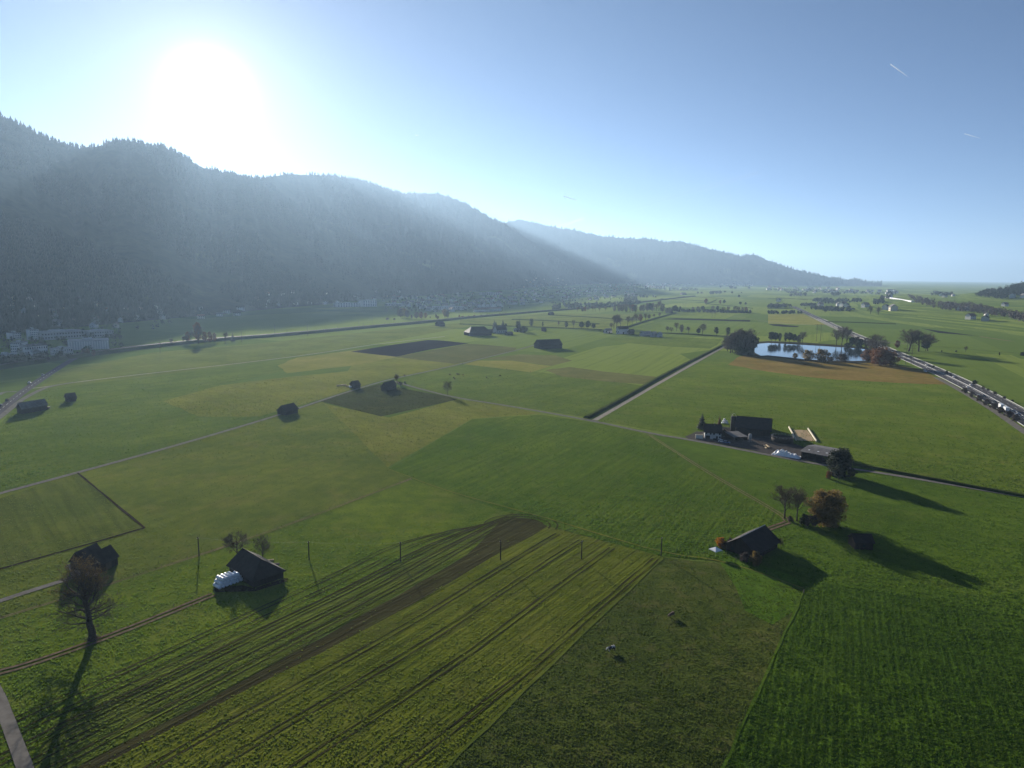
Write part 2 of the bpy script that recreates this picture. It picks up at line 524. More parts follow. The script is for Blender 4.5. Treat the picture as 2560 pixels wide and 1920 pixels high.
def mountain_trees(name, MT, n_slope, n_ridge, hmin, hmax, seed, thr):
    X, Y, Z, T, A = MT
    r = np.random.default_rng(seed)
    nt, nu = X.shape
    nf = int((T[:, 0] <= 1.0).sum())
    def samp(fi, fj):
        i = np.clip(fi.astype(int), 0, nt - 2); j = np.clip(fj.astype(int), 0, nu - 2); a = fi - i; b = fj - j
        S = lambda Q: (Q[i, j] * (1 - a) + Q[i + 1, j] * a) * (1 - b) + (Q[i, j + 1] * (1 - a) + Q[i + 1, j + 1] * a) * b
        return np.stack([S(X), S(Y), S(Z)], -1)
    p = samp(r.random(n_slope) * (nf - 1), r.random(n_slope) * (nu - 1))
    m = fbm(p[:, 0] / 330, p[:, 1] / 330, 4, seed) > thr
    p = p[m]
    q = samp(nf - 1 + r.normal(0, 0.8, n_ridge), r.random(n_ridge) * (nu - 1))
    m2 = fbm(q[:, 0] / 160, q[:, 1] / 160, 3, seed + 2) > 0.42
    q = q[m2]
    P = np.concatenate([p, q]); hs = hmin + (hmax - hmin) * r.random(len(P)) ** 1.5
    P[:, 2] -= 1.0
    return conifer_mass(name, P, hs, M['forest'], seed)
mountain_trees('mountain_forest', MT1, 26000, 2600, 12, 30, 5, 0.44)
mountain_trees('far_mountain_forest', MT2, 6000, 1400, 16, 42, 6, 0.46)

def haze_box():
    k = bpy.data.materials.new('haze_air'); k.use_nodes = True
    t = k.node_tree; t.nodes.clear()
    o = t.nodes.new('ShaderNodeOutputMaterial'); v = t.nodes.new('ShaderNodeVolumePrincipled')
    v.inputs['Color'].default_value = HAZE_COLOR
    v.inputs['Density'].default_value = HAZE_DENSITY
    v.inputs['Anisotropy'].default_value = HAZE_G
    t.links.new(v.outputs[0], o.inputs['Volume'])
    b = MB().box(-32000, 32000, -32000, 32000, -3, HAZE_TOP)
    ob = b.build('haze', k)
    tag(ob, 'thin pale haze filling the valley air', None, None, 'stuff')
    return ob

# ------------------------------------------------------------------ fields, roads, water
FIELD_PX = {}
LAY = {}
def lift(layer):
    # every sheet gets a level of its own, so that no two lie in one plane
    i = LAY.get(layer, 0); LAY[layer] = i + 1
    return 0.035 * layer + 0.0012 * (i % 27)
def sheet(name, v, pts, mat, layer, view_each=False, wob=1.0):
    P = [G(*(q if view_each else (v, *q))) for q in pts]
    if not view_each: FIELD_PX.setdefault(mat.name, []).append([px(v, *q) for q in pts])
    # cut long edges so that the outline can waver a little
    out = []
    zl = lift(layer)
    n = len(P)
    for i in range(n):
        a, b = P[i], P[(i + 1) % n]
        L = (b - a).length
        m = max(1, min(40, int(L / 9)))
        nr = Vector((-(b - a).y, (b - a).x, 0)).normalized()
        for j in range(m):
            t = j / m
            w = 0 if j == 0 else (mnoise.noise(Vector((a.x + (b.x - a.x) * t, a.y + (b.y - a.y) * t, layer)) * 0.06)) * min(1.2, 0.35 + L * 0.0016) * wob
            q = a.lerp(b, t) + nr * w
            out.append((q.x, q.y, zl))
    me = bpy.data.meshes.new(name)
    me.from_pydata(out, [], [tuple(range(len(out)))])
    me.update()
    if len(me.polygons) and me.polygons[0].normal.z < 0:
        me.flip_normals()
    o = link_mesh(name, me, mat)
    return tag(o, kind='structure')
def resample(P, step):
    out = [P[0]]
    for a, b in zip(P, P[1:]):
        m = max(1, int((b - a).length / step))
        for j in range(1, m + 1):
            out.append(a.lerp(b, j / m))
    return out
def smooth_line(P, k_=2):
    for _ in range(k_):
        Q = [P[0]]
        for a, b in zip(P, P[1:]):
            Q += [a.lerp(b, 0.25), a.lerp(b, 0.75)]
        Q.append(P[-1]); P = Q
    return P
def frames(P):
    N = []
    for i in range(len(P)):
        d = P[min(i + 1, len(P) - 1)] - P[max(i - 1, 0)]
        d.z = 0
        d.normalize()
        N.append(Vector((-d.y, d.x, 0)))
    return N
ROADS = []
def strip(name, P, offs, mat, layer, jit=0.12, step=7.0, kind='structure', z=None, smooth=2):
    """flat band(s) along a line; offs = list of (left, right) offsets from the centre line"""
    P = resample(smooth_line(P, smooth) if len(P) > 2 else P, step)
    N = frames(P)
    ROADS.append((np.array([(q.x, q.y) for q in P]), max(abs(v_) for o_ in offs for v_ in o_)))
    mb = MB()
    zz = lift(layer) if z is None else z
    for o0, o1 in offs:
        base = len(mb.v)
        for i, (p, n) in enumerate(zip(P, N)):
            j0 = mnoise.noise(Vector((p.x, p.y, o0)) * 0.11) * jit
            j1 = mnoise.noise(Vector((p.x, p.y, o1 + 9)) * 0.11) * jit
            mb.v += [tuple(p + n * (o1 + j1) + Vector((0, 0, zz))), tuple(p + n * (o0 + j0) + Vector((0, 0, zz)))]
        for i in range(len(P) - 1):
            q = base + 2 * i
            mb.f.append((q, q + 1, q + 3, q + 2))
    o = mb.build(name, mat)
    return tag(o, kind=kind) if kind else o
def ridge_strip(name, P, prof, mat, step=4.0, rough=0.25, seed=0, kind='structure', smooth=1):
    """raised band along a line; prof = list of (offset, height)"""
    P = resample(smooth_line(P, smooth) if len(P) > 2 else P, step)
    N = frames(P)
    mb = MB(); k_ = len(prof)
    for i, (p, n) in enumerate(zip(P, N)):
        for q, (o_, h_) in enumerate(prof):
            w = mnoise.noise(Vector((p.x * 0.35, p.y * 0.35, q * 5.1 + seed))) * rough
            mb.v.append(tuple(p + n * (o_ + w) + Vector((0, 0, max(-0.2, h_ + (w * 1.2 if h_ > 0 else 0))))))
    for i in range(len(P) - 1):
        for q in range(k_ - 1):
            a = i * k_ + q
            mb.f.append((a, a + k_, a + k_ + 1, a + 1))
    mb.f.append(tuple(range(k_))); mb.f.append(tuple((len(P) - 1) * k_ + q for q in reversed(range(k_))))
    o = mb.build(name, mat)
    return tag(o, kind=kind) if kind else o
def azi(v, a, b):
    """direction in plan (angle from +X) of a line seen between two pixels"""
    d = G(v, *b) - G(v, *a)
    return math.atan2(d.y, d.x)
def L_(v, *pts): return [G(v, *q) for q in pts]

S_ROW = azi('F', (640, 1420), (1180, 1130))     # working direction of the fields in front
S_MID = azi('F', (860, 1010), (1160, 900))
S_F1 = azi('A5', (150, 0), (280, 290))
S_RT = azi('F', (1790, 1659), (1800, 1350))
S_V = azi('F', (640, 775), (100, 840))
GR = {}
GR['olive'] = grass('olive_meadow', (0.0575, 0.0850, 0.0120), (0.1150, 0.1350, 0.0200), azi('F', (180, 1017), (600, 900)), 5, 0.25, straw=0.35)
GR['stripe'] = grass('mown_striped_meadow', (0.0517, 0.0750, 0.0120), (0.0978, 0.1150, 0.0180), S_F1, 6.5, 0.65, straw=0.3)
GR['tuft'] = grass('tufted_pasture', (0.0480, 0.0850, 0.0080), (0.1140, 0.1500, 0.0140), None, tuft=1.1, bump=0.9, straw=0.25, bdist=0.5)
GR['rowsoil'] = grass('stubble_crop', (0.0517, 0.0800, 0.0100), (0.1092, 0.1350, 0.0180), S_ROW, 2.2, 0.75, soil=0.55, bump=0.9)
GR['row'] = grass('young_crop', (0.0633, 0.0850, 0.0080), (0.1265, 0.1400, 0.0160), S_ROW, 2.6, 0.55, soil=0.25, bump=0.8)
GR['dark'] = grass('grazed_pasture', (0.034, 0.052, 0.010), (0.072, 0.092, 0.016), None, tuft=1.5, soil=0.45, bump=0.9, straw=0.3, bdist=0.45)
GR['lush'] = grass('lush_meadow', (0.030, 0.080, 0.006), (0.070, 0.130, 0.010), None, tuft=1.2, bump=0.8, straw=0.1)
GR['right'] = grass('dense_crop', (0.028, 0.066, 0.006), (0.060, 0.110, 0.009), S_RT, 2.4, 0.4, bump=0.9, straw=0.08)
GR['rmead'] = grass('right_meadow', (0.032, 0.072, 0.007), (0.070, 0.120, 0.011), azi('F', (1500, 1000), (2100, 1150)), 5, 0.3, bump=0.9, straw=0.15)
GR['mid'] = grass('streaked_meadow', (0.0401, 0.0850, 0.0070), (0.0920, 0.1350, 0.0120), S_MID, 3.2, 0.55, straw=0.15)
GR['yell'] = grass('yellowish_meadow', (0.0862, 0.1050, 0.0140), (0.1667, 0.1650, 0.0280), azi('F', (560, 895), (900, 1000)), 5, 0.25, straw=0.5)
GR['yel2'] = grass('pale_yellow_meadow', (0.1207, 0.1250, 0.0200), (0.2012, 0.1800, 0.0400), S_V, 7, 0.2, straw=0.5)
GR['vall'] = grass('long_meadow', (0.0575, 0.0850, 0.0140), (0.1207, 0.1400, 0.0260), S_V, 9, 0.4, straw=0.3, tuft=0.7)
GR['valg'] = grass('green_meadow', (0.0432, 0.0800, 0.0100), (0.0900, 0.1250, 0.0180), S_V, 9, 0.35, straw=0.15, tuft=0.7)
GR['big'] = grass('broad_meadow', (0.0460, 0.0850, 0.0080), (0.0920, 0.1300, 0.0140), azi('A4', (0, 1250), (1600, 1400)), 9, 0.3, straw=0.3, tuft=0.8)
GR['reed'] = grass('brown_reed_meadow', (0.105, 0.060, 0.018), (0.195, 0.115, 0.036), azi('A4', (0, 950), (1400, 1050)), 8, 0.35, straw=0.5, straw_c=(0.09, 0.10, 0.02), tuft=0.6)
GR['brn'] = grass('brownish_meadow', (0.070, 0.072, 0.024), (0.115, 0.110, 0.040), azi('A3', (280, 985), (1250, 1045)), 8, 0.25, straw=0.4, tuft=0.8)
SO = {}
SO['rut'] = soil('churned_soil', (0.022, 0.016, 0.009), (0.055, 0.042, 0.024), S_ROW, 1.4)
SO['churn'] = grass('churned_strip_soil', (0.026, 0.022, 0.010), (0.050, 0.044, 0.018), S_ROW, 1.3, 0.7, soil=0.75, soil_c=(0.030, 0.022, 0.013), straw=0.35, straw_c=(0.055, 0.075, 0.014), tuft=1.2)
SO['plough'] = soil('ploughed_soil', (0.018, 0.016, 0.015), (0.045, 0.042, 0.036), azi('A2', (540, 1255), (1080, 1388)), 1.6)
SO['purple'] = soil('purplish_soil', (0.016, 0.013, 0.015), (0.032, 0.027, 0.029), S_V, 3)
SO['sown'] = grass('thin_sown_field', (0.048, 0.052, 0.020), (0.075, 0.075, 0.030), S_V, 6, 0.3, soil=0.5, tuft=0.8)
SO['weedy'] = grass('weedy_soil', (0.012, 0.015, 0.009), (0.030, 0.037, 0.013), azi('A2', (540, 1255), (1080, 1388)), 2.5, 0.5, soil=0.8, soil_c=(0.018, 0.016, 0.015))
SO['redsoil'] = soil('reddish_soil', (0.13, 0.075, 0.045), (0.20, 0.125, 0.080), None)
M['track'] = plain('pale_gravel', (0.32, 0.29, 0.23), 0.95, 0.3, 0.8, 0.0, obj=False)
M['dirt'] = plain('earth_track', (0.155, 0.115, 0.072), 0.95, 0.4, 0.7, 0.0, obj=False)
M['asphalt'] = plain('grey_asphalt', (0.10, 0.095, 0.097), 0.75, 0.2, 0.3, 0.0, obj=False)
M['asphalt2'] = plain('worn_asphalt', (0.175, 0.16, 0.14), 0.85, 0.25, 0.4, 0.0, obj=False)
M['conc'] = plain('yard_shade_concrete', (0.075, 0.066, 0.060), 0.9, 0.25, 0.5, 0.0, obj=False)  # yard colour darkened to stand in for the farm buildings' shadow
M['slab'] = plain('pale_concrete', (0.24, 0.215, 0.20), 0.9, 0.25, 0.5, 0.0, obj=False)
M['paint'] = plain('white_road_paint', (0.72, 0.72, 0.70), 0.7, 0.08, 2.0, obj=False)
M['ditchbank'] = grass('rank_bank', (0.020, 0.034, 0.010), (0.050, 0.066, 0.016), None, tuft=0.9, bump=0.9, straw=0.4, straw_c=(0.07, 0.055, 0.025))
M['sand'] = plain('pale_riding_sand', (0.42, 0.31, 0.19), 0.95, 0.15, 0.6, 0.0, obj=False)

# near fields
sheet('meadow', 'F', [(-260, 1150), (-5, 1070), (180, 1019), (600, 900), (698, 868), (840, 1012), (890, 1035), (600, 1146), (225, 1268), (0, 1336), (-400, 1470)], GR['olive'], 1)
sheet('mown_field', 'F', [(-200, 1140), (0, 1077), (165, 1023), (305, 1139), (170, 1178), (0, 1224), (-200, 1290)], GR['stripe'], 2)
sheet('pasture', 'F', [(-400, 1472), (0, 1337), (225, 1269), (600, 1147), (890, 1036), (1100, 1108), (700, 1292), (350, 1438), (120, 1560), (60, 1659), (30, 1800), (-500, 2100)], GR['tuft'], 1)
sheet('stubble_field', 'F', [(1100, 1108), (1135, 1112), (1090, 1130), (1010, 1196), (640, 1406), (300, 1590), (180, 1659), (40, 1800), (20, 1790), (62, 1659), (120, 1562), (350, 1440), (700, 1293)], GR['rowsoil'], 2)
sheet('crop_field', 'F', [(1120, 1125), (1186, 1138), (1430, 1203), (960, 1659), (820, 1800), (20, 1850), (30, 1760), (190, 1655), (420, 1535), (640, 1412), (1010, 1205)], GR['row'], 2.45)
sheet('churned_strip', 'F', [(20, 1750), (190, 1645), (420, 1530), (640, 1407), (860, 1287), (1010, 1198), (1075, 1132), (1110, 1119), (1150, 1122), (1183, 1137), (1150, 1158), (1090, 1188), (880, 1312), (700, 1408), (520, 1497), (330, 1595), (215, 1659), (60, 1790)], SO['churn'], 3, wob=2.2)
sheet('pasture', 'F', [(1432, 1204), (1500, 1212), (1560, 1216), (1660, 1243), (1735, 1276), (1640, 1490), (1560, 1659), (1500, 1800), (800, 1820), (958, 1659)], GR['dark'], 2)
sheet('lawn', 'F', [(1545, 1195), (1580, 1180), (1620, 1215), (1700, 1240), (1738, 1262), (1732, 1274), (1660, 1262), (1560, 1225)], GR['lush'], 4)
sheet('lush_patch', 'F', [(1560, 1222), (1660, 1262), (1733, 1277), (1715, 1320), (1668, 1350), (1610, 1320), (1590, 1270)], GR['lush'], 3)
sheet('crop_field', 'F', [(1737, 1277), (1800, 1262), (1980, 1290), (2260, 1350), (2700, 1420), (2700, 1820), (1502, 1820), (1562, 1659), (1642, 1490)], GR['right'], 2)
sheet('meadow', 'F', [(1402, 938), (1500, 954), (1690, 990), (1850, 1016), (2000, 1040), (2212, 1076), (2700, 1160), (2700, 1424), (2260, 1354), (1980, 1294), (1800, 1266), (1737, 1276), (1660, 1243), (1560, 1214), (1640, 1146), (1690, 1112), (1530, 1022)], GR['rmead'], 1)
sheet('meadow', 'F', [(840, 1013), (1020, 906), (1170, 896), (1290, 914), (1400, 939), (1530, 1024), (1690, 1113), (1640, 1148), (1560, 1213), (1432, 1202), (1188, 1138), (1100, 1108), (890, 1036)], GR['mid'], 1)
sheet('meadow', 'F', [(600, 899), (690, 870), (840, 902), (988, 863), (1080, 876), (1170, 894), (1020, 905), (838, 1010), (698, 870)], GR['yell'], 2)
sheet('ploughed_field', 'A2', [(545, 1253), (800, 1178), (1060, 1108), (1110, 1112), (1250, 1142), (1640, 1212), (1740, 1240), (1400, 1318), (1080, 1388), (800, 1318)], SO['weedy'], 3)
# left of the middle
sheet('meadow', 'F', [(75, 842), (330, 815), (640, 773), (700, 766), (620, 800), (480, 830), (350, 868), (700, 860), (600, 895), (380, 960), (180, 1014), (0, 1062), (-300, 1140), (-300, 1000), (0, 915)], GR['valg'], 1)
sheet('meadow', 'F', [(352, 867), (480, 832), (620, 815), (750, 802), (850, 815), (792, 831), (700, 860), (560, 900), (430, 900)], GR['yell'], 2, wob=5.0)
sheet('meadow', 'F', [(640, 773), (800, 752), (900, 765), (760, 790), (620, 806), (600, 790)], GR['yel2'], 2, wob=5.0)
sheet('meadow', 'F', [(130, 800), (330, 762), (600, 738), (800, 716), (940, 702), (1090, 690), (1000, 708), (850, 735), (640, 770), (330, 813), (80, 840)], GR['vall'], 1)
sheet('meadow', 'F', [(870, 805), (960, 790), (1080, 795), (1260, 815), (1400, 835), (1270, 902), (1080, 872), (985, 859), (868, 830)], GR['valg'], 1)
sheet('meadow', 'F', [(760, 790), (905, 765), (1010, 773), (1100, 757), (960, 794), (850, 816), (750, 803)], GR['yell'], 1)
sheet('ploughed_field', 'A2', [(815, 827), (1200, 765), (1490, 725), (1620, 732), (1838, 756), (1500, 810), (1210, 871)], SO['purple'], 3)
sheet('sown_field', 'C4', [(190, 1467), (1460, 1240), (1800, 1262), (2212, 1302), (2300, 1310), (2212, 1378), (1230, 1588), (700, 1530)], SO['sown'], 3)
sheet('meadow', 'A3', [(-420, 935), (-300, 905), (0, 905), (335, 955), (160, 1005), (0, 984)], GR['yel2'], 3)
sheet('meadow', 'A3', [(285, 985), (500, 960), (800, 1000), (1250, 1045), (1160, 1110), (800, 1085), (430, 1042)], GR['brn'], 3)
sheet('meadow', 'A3', [(-250, 890), (60, 850), (380, 860), (520, 905), (340, 950), (0, 903)], GR['brn'], 2)
# right of the ditch
sheet('meadow', 'A3', [(690, 1425), (1200, 1100), (1640, 925), (1830, 880), (2212, 1000), (3800, 1120), (4100, 1260), (4900, 1600), (5200, 1900), (5200, 2210), (4430, 2072), (3950, 1985), (2700, 1790), (1900, 1640), (1500, 1560), (900, 1450)], GR['big'], 1)
sheet('reed_meadow', 'A4', [(-90, 830), (0, 872), (200, 890), (560, 915), (850, 920), (1150, 950), (1350, 985), (1560, 1112), (1300, 1105), (900, 1085), (510, 1062), (300, 1040), (0, 1000), (-350, 940), (-250, 870)], GR['reed'], 2, wob=9.0)
sheet('sown_field', 'C2', [(300, 1218), (700, 1240), (1060, 1275), (1460, 1392), (1250, 1370), (740, 1330), (480, 1262)], SO['purple'], 2)
sheet('sown_field', 'C2', [(560, 1135), (900, 1190), (1320, 1285), (1050, 1262), (800, 1215)], SO['purple'], 2)
sheet('bare_field', 'C2', [(1290, 1350), (1700, 1380), (2230, 1440), (2400, 1470), (2400, 1530), (2230, 1500), (1880, 1460), (1480, 1400)], SO['redsoil'], 2)
sheet('ploughed_field', 'C1', [(640, 1092), (900, 1075), (2182, 1108), (2180, 1135), (900, 1100)], SO['purple'], 2)
sheet('ploughed_field', 'C3', [(0, 1178), (200, 1180), (330, 1195), (540, 1212), (500, 1230), (250, 1222), (90, 1205)], SO['purple'], 2)
sheet('meadow', 'C1', [(-300, 1430), (150, 1405), (760, 1400), (1700, 1440), (1600, 1540), (1480, 1600), (700, 1560), (0, 1500)], GR['valg'], 1)
sheet('meadow', 'C5', [(-900, 960), (0, 900), (600, 850), (2100, 870), (2200, 960), (1900, 1080), (1500, 1130), (0, 1075), (-900, 1060)], GR['vall'], 1)
sheet('meadow', 'C3', [(0, 1010), (600, 1000), (800, 1090), (1000, 1190), (0, 1170)], GR['yel2'], 1)

# roads and tracks
def road(name, P, w, mat, layer=5, **kw): return strip(name, P, [(-w / 2, w / 2)], mat, layer, **kw)
def ruts(name, P, gauge, w, mat, layer=5, **kw): return strip(name, P, [(-gauge / 2 - w / 2, -gauge / 2 + w / 2), (gauge / 2 - w / 2, gauge / 2 + w / 2)], mat, layer, **kw)
road('farm_road', L_('F', (-300, 1150), (0, 1066), (180, 1018), (380, 963), (600, 898), (700, 863), (795, 833), (845, 819), (960, 795), (1040, 775), (1110, 758), (1168, 742)), 3.2, M['asphalt2'])
road('farm_road', L_('F', (852, 824), (905, 840), (985, 860), (1080, 874), (1270, 907), (1400, 936), (1500, 952), (1680, 987), (1770, 1004), (1850, 1014), (2000, 1038), (2212, 1074), (2500, 1122)), 3.6, M['asphalt2'], 6)
road('gravel_road', L_('F', (1285, 908), (1400, 841), (1490, 790), (1566, 748)), 4.2, M['track'], 5)
ruts('field_track', L_('F', (1400, 938), (1530, 1022), (1690, 1112), (1700, 1128)), 1.7, 0.55, M['dirt'], 5)
ruts('field_track', L_('F', (1702, 1128), (1680, 1136), (1652, 1146)), 2.0, 1.0, M['dirt'], 5)
road('gravel_road', L_('F', (-40, 1440), (-2, 1508), (12, 1545), (54, 1659), (110, 1810)), 2.7, M['asphalt2'], 5)
ruts('farm_track', L_('F', (-300, 1540), (0, 1452), (50, 1440), (205, 1387), (330, 1338), (462, 1284)), 2.0, 0.95, M['dirt'], 5)
road('concrete_path', L_('F', (-200, 1370), (0, 1298), (165, 1246)), 2.6, M['asphalt2'], 5)
ruts('pasture_path', L_('F', (-200, 1400), (0, 1336), (225, 1267), (600, 1144), (890, 1034)), 0.9, 0.35, M['dirt'], 5, jit=0.3)
road('boundary_ditch', L_('F', (-200, 1290), (0, 1229), (170, 1182), (312, 1141)), 1.3, SO['rut'], 5, jit=0.4)
road('boundary_ditch', L_('F', (312, 1141), (240, 1082), (168, 1022)), 0.9, SO['rut'], 5, jit=0.4)
road('main_road', L_('F', (-260, 1040), (-60, 935), (0, 886), (60, 838), (130, 793), (180, 762)), 7.5, M['asphalt'], 6)
road('service_road', L_('F', (-200, 1040), (0, 903), (40, 868), (75, 848), (105, 835), (160, 826)), 4.0, M['asphalt2'], 6)
road('gravel_road', L_('F', (60, 840), (100, 836), (160, 826), (330, 806), (500, 787), (640, 770), (730, 757), (800, 745), (960, 727)), 3.0, M['track'], 5)
road('service_road', L_('C6', (-20, 1230), (60, 1185), (250, 1180)), 4.0, M['asphalt2'], 5)
road('grass_boundary', L_('F', (838, 1013), (960, 1060), (1100, 1098), (1190, 1122), (1430, 1196), (1560, 1210), (1735, 1272)), 0.8, GR['yell'], 5, jit=0.5)
road('grass_boundary', L_('F', (1432, 1206), (1300, 1330), (1100, 1525), (960, 1662)), 0.8, GR['olive'], 5, jit=0.6)
road('grass_boundary', L_('F', (1736, 1278), (1690, 1380), (1640, 1490), (1560, 1662)), 0.7, GR['rmead'], 5, jit=0.5)
for i, (o0, w_) in enumerate(((3.5, .5), (5.4, .45), (9.0, .5), (10.9, .5), (14.5, .45), (16.4, .5), (18.0, .7), (21.5, .4), (23.4, .45), (27.0, .5), (28.9, .4), (-6.5, .5), (-8.4, .45), (-17, .4), (-18.9, .45), (-30, .4), (-31.9, .4), (-47, .4), (-48.9, .4))):
    base_ = L_('F', (1128, 1122), (1010, 1197), (860, 1290), (640, 1408), (420, 1530), (190, 1648), (20, 1750)) if o0 > 0 else L_('F', (1170, 1145), (1010, 1235), (860, 1325), (640, 1441), (420, 1552), (190, 1680), (20, 1780))
    n0_ = frames(base_); sg = 1 if n0_[2].x * -1 + n0_[2].y > 0 else -1
    P_ = [q + n_ * sg * o0 for q, n_ in zip(base_, n0_)]
    if o0 > 0: P_[0] = P_[0].lerp(base_[0], min(1, o0 / 30))
    strip('wheel_rut', P_, [(-w_ / 2, w_ / 2)], SO['churn'], 4, jit=0.35, step=4.0)
for rad_ in (5.0, 7.2, 9.5, 12.0):
    c0 = G('F', 1125, 1134)
    arc = [c0 + Vector((math.cos(t_) * rad_ * 1.25, math.sin(t_) * rad_, 0)) for t_ in np.linspace(-.4, 3.0, 14)]
    strip('headland_rut', arc, [(-.3, .3)], SO['churn'], 4, jit=.3, step=2.0, smooth=1)
# ditches: dark steep banks beside the roads
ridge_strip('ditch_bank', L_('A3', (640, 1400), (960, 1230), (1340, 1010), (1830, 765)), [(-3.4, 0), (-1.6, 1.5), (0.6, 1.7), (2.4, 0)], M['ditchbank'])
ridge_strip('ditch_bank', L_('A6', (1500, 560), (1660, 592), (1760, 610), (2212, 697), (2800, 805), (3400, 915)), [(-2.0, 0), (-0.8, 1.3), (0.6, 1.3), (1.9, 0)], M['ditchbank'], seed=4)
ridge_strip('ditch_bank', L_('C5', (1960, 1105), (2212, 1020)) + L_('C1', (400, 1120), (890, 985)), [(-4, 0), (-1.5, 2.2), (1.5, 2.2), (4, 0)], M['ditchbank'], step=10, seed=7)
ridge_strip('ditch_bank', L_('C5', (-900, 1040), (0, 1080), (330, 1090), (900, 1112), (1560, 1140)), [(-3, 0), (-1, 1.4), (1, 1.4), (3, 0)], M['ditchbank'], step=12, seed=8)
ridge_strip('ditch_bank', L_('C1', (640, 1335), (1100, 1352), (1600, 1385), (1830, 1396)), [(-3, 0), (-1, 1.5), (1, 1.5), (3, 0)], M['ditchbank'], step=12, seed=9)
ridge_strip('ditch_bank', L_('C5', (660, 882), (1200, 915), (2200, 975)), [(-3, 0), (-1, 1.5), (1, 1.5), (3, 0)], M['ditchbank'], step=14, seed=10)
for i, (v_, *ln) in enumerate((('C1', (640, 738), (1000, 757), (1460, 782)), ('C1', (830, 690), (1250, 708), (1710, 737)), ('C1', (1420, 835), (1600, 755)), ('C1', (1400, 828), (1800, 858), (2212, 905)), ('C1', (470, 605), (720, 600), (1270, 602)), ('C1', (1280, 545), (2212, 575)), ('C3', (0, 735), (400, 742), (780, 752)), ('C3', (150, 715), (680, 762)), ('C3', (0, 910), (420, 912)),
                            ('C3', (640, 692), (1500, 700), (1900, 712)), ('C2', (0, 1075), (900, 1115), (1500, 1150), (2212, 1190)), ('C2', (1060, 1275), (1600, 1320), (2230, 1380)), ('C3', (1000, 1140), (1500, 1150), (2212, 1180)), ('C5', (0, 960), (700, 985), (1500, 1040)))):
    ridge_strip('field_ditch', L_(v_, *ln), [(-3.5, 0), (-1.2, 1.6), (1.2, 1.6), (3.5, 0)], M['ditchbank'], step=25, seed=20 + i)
# railway embankment along the foot of the mountain
RAIL = L_('F', (-220, 852), (-60, 806), (60, 786), (205, 766), (310, 752), (460, 736), (600, 726), (760, 711), (930, 696), (1010, 687), (1105, 679), (1200, 671), (1330, 662), (1400, 651), (1500, 640))
ridge_strip('railway_embankment', RAIL, [(-9, 0), (-4.5, 3.4), (4.5, 3.4), (9, 0)], M['ditchbank'], step=9, rough=0.5, seed=3)
M['ballast'] = plain('track_ballast', (0.10, 0.088, 0.078), 0.95, 0.3, 0.8, 0.0, obj=False)
strip('railway_ballast', RAIL, [(-3.6, 3.6)], M['ballast'], 0, z=3.9, step=9, jit=0.2, smooth=1)
M['rail'] = plain('steel_rail', (0.20, 0.17, 0.15), 0.6, 0.1, 1.0, 0.2, 0.3, obj=False)
strip('railway_rails', RAIL, [(-2.6, -2.45), (-1.15, -1.0), (1.0, 1.15), (2.45, 2.6)], M['rail'], 0, z=4.05, step=9, jit=0.0, smooth=1)
# motorway
HW_N = [px('B1', *q) for q in ((950, 710), (1300, 870), (1800, 1090), (2212, 1290))]
HWP = L_('A4', (3000, 1900), (2212, 1385), (1700, 1105), (1330, 938), (1130, 855), (1000, 800), (850, 730), (640, 640), (440, 545), (330, 490), (215, 435))
road('motorway', HWP, 20.0, M['asphalt'], 5, jit=0.0, step=25)
strip('motorway_markings', HWP, [(-9.4, -9.1), (-1.6, -1.3), (1.3, 1.6), (9.1, 9.4)], M['paint'], 6, jit=0.0, step=25)
def dashes(name, P, off, w, on, gap, mat, layer):
    P = resample(smooth_line(P, 2), 3.0); N = frames(P); mb = MB(); acc_ = 0; zl = lift(layer)
    for i in range(len(P) - 1):
        acc_ += (P[i + 1] - P[i]).length
        if (acc_ % (on + gap)) < on:
            z = Vector((0, 0, zl))
            mb.poly([P[i] + N[i] * (off + w) + z, P[i] + N[i] * off + z, P[i + 1] + N[i + 1] * off + z, P[i + 1] + N[i + 1] * (off + w) + z])
    return tag(mb.build(name, mat), kind='structure')
dashes('motorway_lane_dashes', HWP[1:9], -5.4, 0.2, 6, 12, M['paint'], 6)
dashes('motorway_lane_dashes', HWP[1:9], 5.2, 0.2, 6, 12, M['paint'], 6)
dashes('road_lane_dashes', L_('F', (-260, 1040), (-60, 935), (0, 886), (60, 838), (130, 793)), -0.1, 0.2, 6, 6, M['paint'], 7)
M['galv'] = plain('galvanised_steel', (0.42, 0.42, 0.41), 0.55, 0.1, 1.0, 0.3, 0.2, obj=False)
def guardrail(P, off, label):
    P2 = resample(smooth_line(P, 2), 12.0); N = frames(P2)
    t = empty('guardrail', P2[len(P2) // 2], 0, label, 'guardrail', 'steel barriers of the motorway')
    o = P2[len(P2) // 2]
    mb = MB()
    for i in range(len(P2)):
        c = P2[i] + N[i] * off - o
        for z, s_ in ((0.45, -0.06), (0.8, -0.06), (0.8, 0.06), (0.45, 0.06)):
            mb.v.append(tuple(c + N[i] * s_ + Vector((0, 0, z))))
    for i in range(len(P2) - 1):
        for q in range(4):
            a, b = i * 4 + q, i * 4 + (q + 1) % 4
            mb.f.append((a, b, b + 4, a + 4))
    mb.build('rail', M['galv'], t)
    post = MB().box(-0.06, 0.06, -0.06, 0.06, 0, 0.6).mesh('post')
    post.materials.append(M['galv'])
    for i in range(0, len(P2), 3):
        ob = bpy.data.objects.new('post', post); COL.objects.link(ob); ob.parent = t
        ob.location = P2[i] + N[i] * off - o
guardrail(HWP[:9], -10.3, 'steel guardrail along the far edge of the motorway')
guardrail(HWP[:9], 0.0, 'steel guardrail in the middle of the motorway')
guardrail(HWP[:9], 10.3, 'steel guardrail along the near edge of the motorway by the reed meadow')
